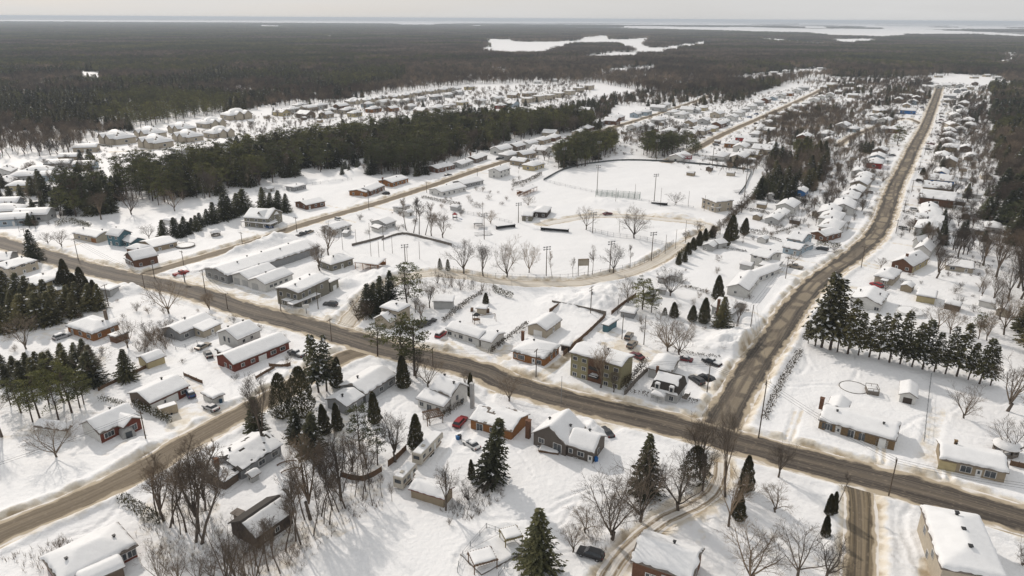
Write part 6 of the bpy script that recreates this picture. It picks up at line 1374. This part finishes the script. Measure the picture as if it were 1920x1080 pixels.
for q in [(720,471,421),(696,483,418),(711,486,452),(736,476,440),(787,488,453),(764,493,462),(643,470,438),(668,459,430),(1154,382,353),(1190,376,345),(1238,388,352),(1290,388,358),(1247,476,440),(1266,467,430),(1285,440,413),(1161,437,410),(1320,396,366),(905,405,378),(1158,590,560)]:
    g = G(q[0], q[1]); h = hgt(*q); b = MB(); b.tube((0, 0, -.3), (0, 0, h), .11, .08, 6, cap=True); o = b.build('field_pole', POLEW); o.location = g; tag(o, 'thin bare pole standing in the snow of the ball park', 'pole', 'thin poles of the ball park')
def wires(pts, label, offs=(-1.0, 0, 1.0), sag=.8):
    """lines strung between the pole tops"""
    o0 = Vector((pts[0][0].x, pts[0][0].y, 0)); mb = MB()
    for (p, h), (q, h2) in zip(pts[:-1], pts[1:]):
        d = (q - p); d.z = 0; n = Vector((-d.y, d.x, 0)).normalized() if d.length else Vector((1, 0, 0))
        for f in offs:
            a = p + n * f - o0; b = q + n * f - o0; prev = a
            for k in range(1, 9): t = k / 8; c = a.lerp(b, t); c.z -= sag * 4 * t * (1 - t); mb.tube(prev, c, .032, .032, 3); prev = c
    o = mb.build('power_line', DARK); o.location = o0; tag(o, label, 'power line')
def PT(L_): return [(G(x, y) + Vector((0, 0, hgt(x, y, t) - .4)), 0) for x, y, t in L_]
wires(PT([(52,464,428),(147,487,447),(272,545,512),(385,547,505)]), 'power lines from the far left to the western street corner')
wires(PT([(385,547,505),(427,580,550),(527,584,540),(597,582,535)]), 'power lines over the shop fronts on the main road')
wires(PT([(622,640,598),(812,687,652),(1005,710,655),(1325,741,682),(1422,822,715),(1666,930,861),(1990,1000,920)]), 'power lines along the upper edge of the main road')
wires(PT([(1422,822,715),(1406,624,572),(1472,527,482),(1614,504,461),(1679,440,412),(1694,400,375),(1709,361,337)]), 'power lines climbing along the side road')
wires([(G(275,830)+Vector((0,0,hgt(275,830,770)-.4)),0),(G(-150,1000)+Vector((0,0,10)),0)], 'two thin lines crossing the left snowfield', (-.5,.5))
# ---- vehicles ----
def paint(c, rgb): return mat('car_paint_' + c, rgb, 0.35, 0.05, 1, spec=.5)
PC = {'red': (0.30, 0.012, 0.014), 'black': (0.012, 0.012, 0.014), 'dark grey': (0.05, 0.05, 0.052), 'tan': (0.27, 0.23, 0.18), 'silver': (0.35, 0.35, 0.36), 'white': (0.62, 0.62, 0.61), 'dark red': (0.13, 0.015, 0.02), 'blue': (0.03, 0.08, 0.2), 'orange': (0.4, .15, .02)}
def shell(mb, prof, w0, w1, nz, m=0):
    """a closed hull: the side outline in x,z swept across the car, narrowed above the belt line"""
    n = len(prof); ys = (-1, -.93, .93, 1); V = []
    for j, y in enumerate(ys):
        for x, z in prof:
            k = w0 + (w1 - w0) * min(1, max(0, (z - nz) / .6)); i = .97 if j in (0, 3) else 1
            V.append((x * i, y * k / 2, .45 + (z - .45) * (.96 if j in (0, 3) else 1)))
    F_ = [(j * n + i, j * n + (i + 1) % n, (j + 1) * n + (i + 1) % n, (j + 1) * n + i) for j in range(3) for i in range(n)]
    mb.add(V, F_ + [tuple(range(n)), tuple(range(3 * n, 4 * n))[::-1]], m)
CARP = {}
def car_parts(kind, c, snow):
    if (kind, c, snow) in CARP: return CARP[(kind, c, snow)]
    L2 = {'suv': 2.3, 'sedan': 2.3, 'pickup': 2.75, 'van': 2.4}[kind]; pm = paint(c, PC[c])
    low = {'suv': [(-L2, .4), (L2, .4), (L2, .75), (L2 - .1, .98), (1.05, 1.1), (-L2 + .05, 1.1), (-L2, .8)], 'sedan': [(-L2, .38), (L2, .38), (L2, .68), (L2 - .15, .84), (1.0, .95), (-1.5, .97), (-L2 + .05, .93), (-L2, .6)],
           'pickup': [(-L2, .5), (L2, .5), (L2, .9), (L2 - .1, 1.1), (1.35, 1.18), (-L2, 1.15)], 'van': [(-L2, .38), (L2, .38), (L2, .75), (L2 - .3, 1.0), (1.4, 1.1), (-L2 + .03, 1.12), (-L2, .7)]}[kind]
    cab = {'suv': [(-L2 + .1, 1.09), (1.05, 1.09), (.35, 1.62), (-L2 + .45, 1.62)], 'sedan': [(-1.65, .95), (.95, .94), (.2, 1.36), (-1.05, 1.36)], 'pickup': [(-.75, 1.15), (1.3, 1.16), (.75, 1.78), (-.6, 1.78)], 'van': [(-L2 + .05, 1.11), (1.45, 1.09), (.7, 1.68), (-L2 + .3, 1.68)]}[kind]
    b = MB(); shell(b, low, 1.82, 1.75, 1.0); cx = [p[0] for p in cab]; tz = cab[2][1]
    b2 = [(cab[3][0] - .02, tz - .03), (cab[2][0] + .02, tz - .03), (cab[2][0] - .05, tz + .05), (cab[3][0] + .05, tz + .05)]; shell(b, b2, 1.42, 1.38, 1.0)
    if kind == 'pickup': b.box(-1.75, 0, 1.165, 1.8, 1.5, .02)
    body = b.mesh('body', [pm]); g = MB(); shell(g, cab, 1.74, 1.40, cab[0][1])
    gl = g.mesh('windows', [GLASS]); P = [('body', body), ('windows', gl)]
    pl = MB()
    for x in ((-.3,) if kind != 'van' else (-.3, -1.2)):
        for s in (-1, 1): pl.tube((x, s * .86, cab[0][1]), (x, s * .70, tz), .05, .05, 4)
    P.append(('pillars', pl.mesh('pillars', [pm])))
    for x in (-L2 * .62, L2 * .64):
        for s in (-1, 1):
            q = MB(); q.tube((x, s * .70, .34), (x, s * .92, .34), .35, .35, 14, cap=True); h = MB(); h.tube((x, s * .80, .34), (x, s * .935, .34), .19, .19, 10, cap=True)
            P.append(('wheel', q.mesh('wheel', [RUBBER]), [('rim', h.mesh('rim', [STEEL]))]))
    for s in (-1, 1):
        q = MB(); q.box(L2 - .02, s * .66, .74, .12, .34, .16); P.append(('headlight', q.mesh('headlight', [TRIM])))
        q = MB(); q.box(-L2 + .02, s * .72, .82, .12, .2, .24); P.append(('tail_light', q.mesh('tail_light', [wallm('red')])))
    for x in (L2, -L2): q = MB(); q.box(x, 0, .5, .16, 1.7, .2); P.append(('bumper', q.mesh('bumper', [DARK])))
    if snow:
        sn = [('snow_cover', None)]; o = MB(); l = cab[2][0] - cab[3][0]
        o.box((cab[2][0] + cab[3][0]) / 2, 0, tz + .14, l, 1.3, .22, 0, 0, .85)
        if snow > 1: o.box(L2 - .65, 0, low[3][1] + .18, 1.1, 1.5, .25, 0, 0, .8)
        if kind == 'pickup': o.box(-1.75, 0, 1.3, 1.8, 1.5, .25, 0, 0, .9)
        P.append(('snow_cover', o.mesh('snow_cover', [SNOWR])))
    CARP[(kind, c, snow)] = P; return P
def car(kind, c, px, py, ax, ay, label, snow=0, group=None):
    """ax, ay: a point on the sheet the nose looks at"""
    g = G(px, py); t = G(ax, ay); a = math.atan2(t.y - g.y, t.x - g.x)
    r = thing_of(car_parts(kind, c, snow), 'pickup_truck' if kind == 'pickup' else 'parked_car', (g.x, g.y, .1), a, (1.15, 1.15, 1.15)); return tag(r, label, 'pickup truck' if kind == 'pickup' else 'car', group)
car('suv','black',1107,1044,1085,1037,'shiny black suv parked by the small apple tree at the bottom')
car('suv','red',863,796,875,783,'bright red car in the drive left of the orange brick bungalow')
car('sedan','white',884,838,872,830,'white car buried in snow beside the very dark spruce',2)
car('sedan','dark grey',1137,815,1128,806,'dark car at the right corner of the taupe gabled house')
car('suv','dark grey',620,574,606,573,'dark suv in front of the olive corner shop')
car('pickup','red',340,516,355,512,'red pickup truck on the packed lot by the western street')
car('pickup','dark grey',556,668,545,664,'dark pickup covered in snow beside the dark red brick bungalow',1)
car('van','red',827,631,836,624,'red car under snow at the left end of the white bungalow',1)
car('suv','dark grey',795,612,806,608,'dark suv nearest the hedge behind the beige house')
car('sedan','dark grey',806,606,818,601,'snow topped dark car second behind the beige house',1)
car('suv','white',1077,562,1066,558,'white car alone in the snow covered lot below the park road',0)
car('suv','tan',1179,634,1186,624,'tan car parked upper in the apartment parking')
car('suv','tan',1185,650,1194,642,'tan car parked lower in the apartment parking')
car('sedan','dark red',1194,671,1184,666,'dark red car peeking out behind the apartment block')
car('suv','dark grey',1306,717,1298,712,'dark car nearer the mansard house')
car('suv','black',1325,714,1315,709,'dark car under the pole right of the mansard house')
car('sedan','dark red',1282,677,1272,675,'red car nearly buried behind the white garage',2)
car('pickup','black',1334,684,1322,679,'black trailer truck half buried in the snow lot',2)
car('suv','red',1643,538,1632,534,'red car beside the beige bungalow with arched porch')
car('sedan','silver',396,768,385,763,'silver car next to the little blue bin at the street')
car('suv','blue',357,742,350,732,'snow topped blue car in front of the long red brick bungalow',2)
car('sedan','tan',381,653,395,646,'tan car in the drive below the tall white gabled house',1)
car('sedan','dark grey',391,668,386,660,'dark car in the drive below the tall white gabled house')
car('suv','silver',112+5,635,132,630,'snow buried car beside the orange hipped house',2)
car('pickup','dark grey',566,443,578,439,'dark pickup behind the long grey commercial building')
car('suv','tan',580,438,592,433,'tan car behind the long grey commercial building',1)
car('sedan','dark grey',840,330,852,328,'dark car in the drive of the pinkish brick bungalow')
car('suv','dark grey',936,300,948,298,'dark car by the dark chimney bungalow street front')
car('suv','black',68,384,78,382,'dark red roofed car at the far left yards')
car('sedan','dark red',1139,403,1149,402,'tiny red machine parked on the packed field road')
car('sedan','dark grey',1387,389,1380,386,'dark car beside the clubhouse porch')
car('suv','dark grey',650,738,660,730,'dark car half hidden behind the grey bungalow roof')
# travel trailer and camper
def trailer(px, py, ax, ay, L_, label, name='travel_trailer'):
    g = G(px, py); t = G(ax, ay); a = math.atan2(t.y - g.y, t.x - g.x); o = empty(name, (g.x, g.y, 0), a); tag(o, label, 'trailer')
    cm = mat('trailer_cream', (.52, .48, .41), .5, .08); h = L_ / 2
    b = MB(); V = [(-h, .7), (h - 1.6, .7), (h - 1.3, 1.9), (h, 1.9), (h, 3.3), (h - .3, 3.55), (-h + .2, 3.6), (-h, 3.4)]; b.extr(V, -1.25, 1.25); b.build('body', cm, o)
    b = MB(); b.box(0, 0, 3.66, L_ - .5, 2.3, .14, 0, 0, .96); sn = b.build('snow_cover', SNOWR, o); b = MB(); [b.box(x, 0, 3.85, .8, .8, .3) for x in (-h * .4,)]; b.build('air_conditioner', cm, o)
    b = MB(); b.box(0, 0, 1.25, L_ - 1.9, 2.56, .25); b.build('stripe', WOOD, o)
    for s in (-1, 1):
        for x, w_ in ((-h * .72, 1.1), (-h * .2, 1.0), (h * .6, .9)): b = MB(); b.box(x, s * 1.27, 2.4, w_, .08, .8); b.build('window', GLASS, o)
        b = MB(); b.box(h * .22, s * 1.27, 1.9, .75, .08, 1.9); b.build('door', WHITE, o)
        for x in (-.6, .5): b = MB(); b.tube((x, s * 1.0, .4), (x, s * 1.22, .4), .4, .4, 12, cap=True); b.build('wheel', RUBBER, o)
    b = MB(); b.box(-h - .03, 0, 2.5, .08, 1.6, .9); b.build('window', GLASS, o)
trailer(803, 852, 818, 836, 11, 'long cream travel trailer with black windows and snow on its roof')
trailer(761, 905, 772, 893, 6.5, 'short old camper beside the beige storage shed', 'camper_trailer')
g = G(316, 776); o = empty('cargo_trailer', g, R(40)); tag(o, 'cream box trailer with a frosty roof in front of the red brick bungalow', 'trailer'); b = MB(); b.box(0, 0, 1.5, 4.6, 2.3, 2.3); b.build('body', mat('cream_box', (.42, .35, .25), .6), o); b = MB(); b.box(0, 0, 2.7, 4.4, 2.1, .14, 0, 0, .96); b.build('snow_cover', SNOWR, o)
for x in (-.5, .5):
    for s in (-1, 1): b = MB(); b.tube((x, s * 1.0, .35), (x, s * 1.25, .35), .33, .33, 12, cap=True); b.build('wheel', RUBBER, o)
# arched car shelter of grey canvas
g = G(233, 808); t = G(247, 826); o = empty('car_shelter', g, math.atan2(t.y - g.y, t.x - g.x)); tag(o, 'grey canvas tunnel car shelter at the front of the red brick house', 'car shelter')
b = MB(); n = 11; pr = [(1.6 * math.cos(math.pi * i / (n - 1)), 2.7 * math.sin(math.pi * i / (n - 1)) ** .8) for i in range(n)]
b.add([(x, y, z) for x in (-4.5, 4.5) for y, z in pr], [(i, i + 1, n + i + 1, n + i) for i in range(n - 1)] + [tuple(range(n)), tuple(range(n, 2 * n))[::-1]]); b.build('canvas', mat('grey_canvas', (.36, .36, .35), .8), o); b = MB(); b.box(4.55, 0, 1.0, .08, 1.5, 1.7); b.build('door', GLASS, o)
# bins
for px, py, c, lb in ((1117,866,(.015,.14,.42),'pair sized blue wheeled bin at the back door of the taupe house'),(858,826,(.02,.12,.30),'blue wheeled bin near the snow buried car'),(862,824,(.03,.03,.035),'dark wheeled bin right of the blue bin near the buried car'),(415,757,(.02,.07,.12),'small dark blue bin beside the silver car'),(412,616,(.02,.12,.36),'blue bin behind the beige side wing')):
    g = G(px, py); o = empty('wheeled_bin', g, R(20)); tag(o, lb, 'bin'); m_ = mat('bin_%d' % px, c, .5); b = MB(); b.box(0, 0, .65, .75, .8, 1.1, 0, 0, 1.12); b.build('body', m_, o); b = MB(); b.box(0, 0, 1.26, .9, .95, .12); b.build('lid', m_, o)
# round pool with its deck, pergola, gazebos
def ring(px, py, r_, h, label, m_, name, cat):
    g = G(px, py); o = empty(name, g); tag(o, label, cat); b = MB(); b.lathe([(r_, -.2), (r_ + .02, h), (r_ - .10, h), (r_ - .12, h - .35)], 36); b.build('rim', m_, o)
    b = MB(); b.lathe([(r_ - .12, h - .12), (r_ * .9, h - .02), (r_ * .6, h + .02), (0.01, h + .03)], 30); b.build('snow_cover', SNOWR, o, True); return o
ring(1600, 728, 3.9, .42, 'round above ground pool with its rim showing through the snow', GREYWOOD, 'swimming_pool', 'pool')
ring(1706, 588, 4.4, 1.3, 'round white pool covered in snow behind the plain white gable', WHITE, 'swimming_pool', 'pool')
ring(348, 463, 4.2, 1.1, 'round snow filled pool beside the tan brick bungalow', GREYWOOD, 'swimming_pool', 'pool')
g = G(1634, 737); o = empty('pool_deck', g, R(-15)); tag(o, 'raised wooden pool deck with railing right of the round pool', 'deck'); b = MB(); b.box(0, 0, .7, 3.2, 3.4, 1.3); b.build('platform', GREYWOOD, o)
b = MB(); [b.box(x, y, 1.7, .1, .1, 1.0) for x in (-1.5, 0, 1.5) for y in (-1.6, 1.6)]; b.box(0, 1.6, 2.2, 3.2, .12, .12); b.box(0, -1.6, 2.2, 3.2, .12, .12); b.box(1.5, 0, 2.2, .12, 3.2, .12); b.build('railing', GREYWOOD, o); put('snow_cover', snow_mesh('flat', 1.4, 1.5, 0, 1.36, .35), o)
def gazebo(px, py, r_, h, label, m_=GREYWOOD):
    g = G(px, py); o = empty('gazebo', g); tag(o, label, 'gazebo'); b = MB(); b.lathe([(r_ * .92, -.2), (r_ * .92, h * .45)], 8); b.build('parapet', m_, o)
    for k in range(8): a = 6.2832 * k / 8; b = MB(); b.box(r_ * .92 * math.cos(a), r_ * .92 * math.sin(a), h / 2, .14, .14, h); b.build('post', m_, o)
    b = MB(); b.lathe([(r_ * 1.12, h - .1), (r_ * 1.12, h + .05), (.02, h + r_ * .42)], 8); rf = b.build('roof', m_, o); b = MB(); b.lathe([(r_ * 1.08, h + .08), (r_ * 1.05, h + .4), (r_ * .6, h + .25 + r_ * .36), (.02, h + .35 + r_ * .46)], 16); b.build('snow_cover', SNOWR, rf, True)
gazebo(1884, 850, 2.9, 2.3, 'round gazebo heaped with snow at the right edge')
gazebo(405, 443, 2.4, 2.3, 'eight sided dark gazebo on the slope above the western street')
gazebo(1500, 500 - 25, 1.6, 2.0, 'small gazebo in the back yard of the white porch house') if False else None
def frameroof(px, py, L_, W_, h, rz, label, m_=WOOD, slats=9, name='pergola', snow=False):
    g = G(px, py); o = empty(name, g, R(rz)); tag(o, label, name)
    for x in (-1, 1):
        for y in (-1, 1): b = MB(); b.box(x * L_ / 2, y * W_ / 2, h / 2, .16, .16, h); b.build('post', m_, o)
    b = MB(); [b.box(0, y * W_ / 2, h + .08, L_ + .6, .14, .2) for y in (-1, 1)]; [b.box(-L_ / 2 + L_ * i / (slats - 1), 0, h + .24, .12, W_ + .8, .14) for i in range(slats)]; [b.box(0, -W_ / 2 + W_ * i / 5, h + .36, L_ + .4, .08, .1) for i in range(6)]; b.build('lattice', m_, o)
    if snow: put('snow_cover', snow_mesh('flat', L_ / 2, W_ / 2, 0, h + .4, .3), o)
frameroof(812, 792, 4.2, 3.6, 2.5, 25, 'bare dark wooden pergola frame by the white storey and a half house')
frameroof(905, 1064, 4.6, 3.6, 2.5, 22, 'snow loaded wooden pergola over the sunken terrace', snow=True)
frameroof(958, 1020, 3.6, 3.2, 2.5, 22, 'mustard roofed shelter at the upper corner of the terrace', mat('mustard', (.20, .16, .06), .8), snow=True, name='garden_shelter')
fence([(858,1077),(868,1045),(912,993)], 1.5, 'wooden railing up the left side of the sunken terrace', 'chain'); fence([(912,993),(947,1005),(962,1012)], 1.5, 'wooden railing along the top of the sunken terrace', 'chain'); fence([(935,1085),(960,1052),(985,1030)], 1.5, 'wooden railing down the right side of the sunken terrace', 'chain')
g = G(925, 1040); o = empty('terrace', g, R(38)); tag(o, 'raised snow covered pool terrace at the bottom edge', 'terrace'); b = MB(); b.box(0, 0, .3, 11, 7.2, .6); b.build('platform', GREYWOOD, o); put('snow_cover', snow_mesh('flat', 5.4, 3.5, 0, .6, .35), o)
for px, py in ((537, 868), (545, 882)):
    g = G(px, py); o = empty('garden_bench', g, R(25)); tag(o, ('upper' if py < 875 else 'lower') + ' curved wooden bench behind the grey bungalow', 'bench'); b = MB()
    for k in range(6):
        a0, a1 = -.6 + .2 * k, -.4 + .2 * k; b.tube((4 * math.sin(a0), 4 * math.cos(a0) - 4, .5), (4 * math.sin(a1), 4 * math.cos(a1) - 4, .5), .16, .16, 4)
    b.build('seat', WOOD, o)
    for a in (-.55, 0, .55): b = MB(); b.box(4 * math.sin(a), 4 * math.cos(a) - 4, .2, .15, .3, .5); b.build('leg', WOOD, o)
# ---- ball park furniture ----
g = G(1280, 304); o = empty('scoreboard', g, R(-12)); tag(o, 'red and white scoreboard on legs behind the outfield wall', 'scoreboard'); b = MB(); b.box(0, 0, 4.0, 13, .5, 3.4); b.build('panel', mat('score_red', (.25, .05, .06), .7), o)
b = MB(); b.box(0, -.27, 4.9, 12, .06, .7); b.box(0, -.27, 3.6, 5, .06, .9); [b.box(x, -.27, 3.6, 2.4, .06, .5) for x in (-4.6, 4.6)]; b.build('lettering_band', WHITE, o)
for x in (-5, 0, 5): b = MB(); b.box(x, 0, 1.1, .3, .3, 2.6); b.build('leg', STEEL, o)
put('snow_cover', snow_mesh('flat', 6.4, .6, 0, 5.7, .4), o)
g = G(1093, 520); o = empty('signboard', g, R(8)); tag(o, 'large double sided notice board on two legs at the lower field fence', 'signboard'); b = MB(); b.box(0, 0, 6.6, 4.6, .2, 3.0); b.build('panel', mat('sign_tan', (.30, .25, .19), .8), o)
for x in (-2.1, 2.1): b = MB(); b.box(x, 0, 3.8, .25, .25, 8.4); b.build('post', POLEW, o)
b = MB(); [b.box(0, -.12, 5.5 + k * .55, 4.2, .05, .3) for k in range(4)]; b.build('boards', mat('sign_pale', (.45, .42, .36), .8), o)
g = G(1158, 372); o = empty('batting_cage', g, R(-14)); tag(o, 'green netted batting cage tunnel beside the big outfield', 'batting cage'); GM = mat('green_net', (.13, .20, .17), .8)
for i in range(9):
    for y in (-2.5, 2.5): b = MB(); b.tube((-13 + i * 3.25, y, 0), (-13 + i * 3.25, y, 4.2), .09, .09, 5); b.build('post', GM, o)
b = MB(); [b.box(0, y, z, 26, .05, .05) for y in (-2.5, 2.5) for z in np.arange(.3, 4.3, .45)]; [b.box(x, y, 2.1, .04, .04, 4.2) for x in np.arange(-13, 13.1, .6) for y in (-2.5, 2.5)]; [b.box(x, 0, 4.2, .05, 5, .05) for x in np.arange(-13, 13.1, .9)]; b.build('net', GM, o)
for px, py, L_, rz, lb in ((1236,385,9,-14,'low dark dugout by the batting cage'),(1040,434,14,-16,'long low dark dugout under the infield backstop'),(948,428,10,25,'low dark dugout left of the infield')):
    g = G(px, py); o = empty('dugout', g, R(rz)); tag(o, lb, 'dugout'); b = MB(); b.box(0, .8, .7, L_, .15, 1.8); b.box(-L_ / 2, 0, .7, .15, 1.7, 1.8); b.box(L_ / 2, 0, .7, .15, 1.7, 1.8); b.build('wall', DARK, o); b = MB(); b.box(0, 0, 1.7, L_ + .4, 2.2, .12); b.build('roof', DARK, o); put('snow_cover', snow_mesh('flat', L_ / 2, 1.0, 0, 1.76, .25), o)
for px, py, lb in ((908,443,'low aluminium bleachers below the picnic shelter'),(1390,362,'low bleachers by the clubhouse at the outfield corner')):
    g = G(px, py); o = empty('bleachers', g, R(25)); tag(o, lb, 'bleachers')
    for k in range(4): b = MB(); b.box(0, k * .8, .4 + .4 * k, 9, .35, .06); b.build('plank', STEEL, o)
    b = MB(); [b.box(x, 1.2, .5, .1, 2.8, .1) for x in (-4, 0, 4)]; b.build('frame', STEEL, o)
g = G(853, 413); o = empty('play_structure', g, R(15)); tag(o, 'dark climbing frame with slide on the playground', 'playground'); 
for x in (-1, 1):
    for y in (-1, 1): b = MB(); b.box(x, y, 1.6, .14, .14, 3.4); b.build('post', DARK, o)
b = MB(); b.box(0, 0, 1.6, 2.2, 2.2, .15); b.build('platform', DARK, o); b = MB(); b.add([(1, -.4, 1.6), (1, .4, 1.6), (4, .4, .3), (4, -.4, .3)], [(0, 1, 2, 3)]); b.add([(1, -.4, 1.5), (1, .4, 1.5), (4, .4, .2), (4, -.4, .2)], [(3, 2, 1, 0)]); b.build('slide', wallm('blue'), o); b = MB(); b.lathe([(1.6, 3.2), (.02, 4.3)], 4); b.build('roof', wallm('red'), o)
# play set behind the white bungalow
g = G(893, 606); o = empty('play_tower', g, R(20)); tag(o, 'dark wooden play tower with swing beam behind the white bungalow', 'playground')
for x in (-1, 1):
    for y in (-1, 1): b = MB(); b.box(x, y, 1.6, .14, .14, 3.4); b.build('post', WOOD, o)
b = MB(); b.box(0, 0, 1.5, 2.2, 2.2, .15); b.build('platform', WOOD, o); b = MB(); b.lathe([(1.6, 3.1), (.02, 4.2)], 4); b.build('roof', DARK, o); b = MB(); b.box(4, 0, 2.7, 6, .14, .14); [b.tube((7, 0, 2.7), (7, s, 0), .07, .07, 5) for s in (-1.2, 1.2)]; b.build('swing_beam', WOOD, o)
# street sign at the packed lot, mail boxes, firewood
g = G(347, 530); o = empty('fuel_sign', g, R(25)); tag(o, 'dark sign pillar on the packed snow lot', 'sign'); b = MB(); b.box(0, 0, 2.0, .4, .4, 4.2); b.build('post', DARK, o); b = MB(); b.box(0, 0, 4.1, 1.9, .3, 1.3); b.build('panel', wallm('red'), o)
g = G(575, 590); o = empty('shop_sign', g, R(20)); tag(o, 'white sign box on a post at the olive corner shop', 'sign'); b = MB(); b.box(0, 0, 1.3, .2, .2, 2.8); b.build('post', DARK, o); b = MB(); b.box(0, 0, 3.2, 2.2, .3, 1.4); b.build('panel', WHITE, o)
for x, y in ((885, 584), (915, 586)):
    g = G(x, y); b = MB(); r9 = random.Random(x)
    for k in range(40): b.tube((-.5, (k % 8) * .26 - 1, .15 + (k // 8) * .25), (.5, (k % 8) * .26 - 1 + r9.gauss(0, .02), .15 + (k // 8) * .25), .12, .12, 6, cap=True)
    o = b.build('firewood_stack', WOOD); o.location = g; tag(o, 'stack of split firewood ' + ('left' if x < 900 else 'right') + ' of the small cream shed', 'firewood')
# the frozen brush and dead stalks poking out of the snow
def stalks():
    r = random.Random(3); mb = MB()
    for poly, n in (([(480,1080),(560,960),(640,880),(700,860),(720,950),(640,990),(560,1080)], 480), ([(250,1010),(300,900),(400,860),(420,1000),(330,1080)], 450), ([(1050,1000),(1150,930),(1220,960),(1130,1040)], 350), ([(820,960),(930,900),(950,930),(880,980)], 300), ([(260,660),(310,600),(340,640),(280,690)], 250), ([(780,530),(920,540),(920,560),(800,550)], 250), ([(0,1050),(120,1010),(180,1040),(60,1085)], 120)):
        W_ = W2(poly); xs = [p[0] for p in W_]; ys = [p[1] for p in W_]; X = np.array([r.uniform(min(xs), max(xs)) for _ in range(n * 2)]); Y = np.array([r.uniform(min(ys), max(ys)) for _ in range(n * 2)]); k = inpoly(X, Y, W_)
        for x, y in list(zip(X[k], Y[k]))[:n]:
            for j in range(3):
                mb.tube((x, y, .1), (x + r.gauss(0, .35), y + r.gauss(0, .35), r.uniform(.5, 1.7)), .03, .012, 3)
    o = mb.build('undergrowth', TWIG); tag(o, 'thin dead stalks and saplings poking through the snow', 'undergrowth', None, 'stuff')
stalks()

_vr = random.Random(21); cc = 0
for ri, y0, col_ in ((1, 280, None), (2, 340, None), (3, 560, None)):
    S = RL[ri][0]; acc = 0; nxt = 20
    for p, q in zip(S[:-1], S[1:]):
        acc += math.hypot(q[0] - p[0], q[1] - p[1])
        if acc < nxt or p[1] < y0 or p[1] > 950: continue
        nxt = acc + _vr.uniform(28, 60); sg = _vr.choice((-1, 1)); a = math.atan2(q[1] - p[1], q[0] - p[0]) + sg * math.pi / 2; d = RL[ri][1] / 2 + _vr.uniform(6, 9)
        x, y = p[0] + d * math.cos(a), p[1] + d * math.sin(a); kd = _vr.choice(('suv', 'sedan', 'suv', 'pickup', 'van')); c = _vr.choice(('black', 'dark grey', 'silver', 'white', 'dark red', 'blue', 'tan')); sn = _vr.choice((0, 0, 1))
        r = thing_of(car_parts(kd, c, sn), 'parked_car', (x, y, .15), a, (1.1, 1.1, 1.1)); st = ('side road', 'western street', 'straight street')[ri - 1]
        tag(r, '%s car parked%s in a driveway off the %s' % (c, ' under snow' if sn else '', st), 'car', '%s %scars parked off the %s' % (c, 'snowy ' if sn else '', st))
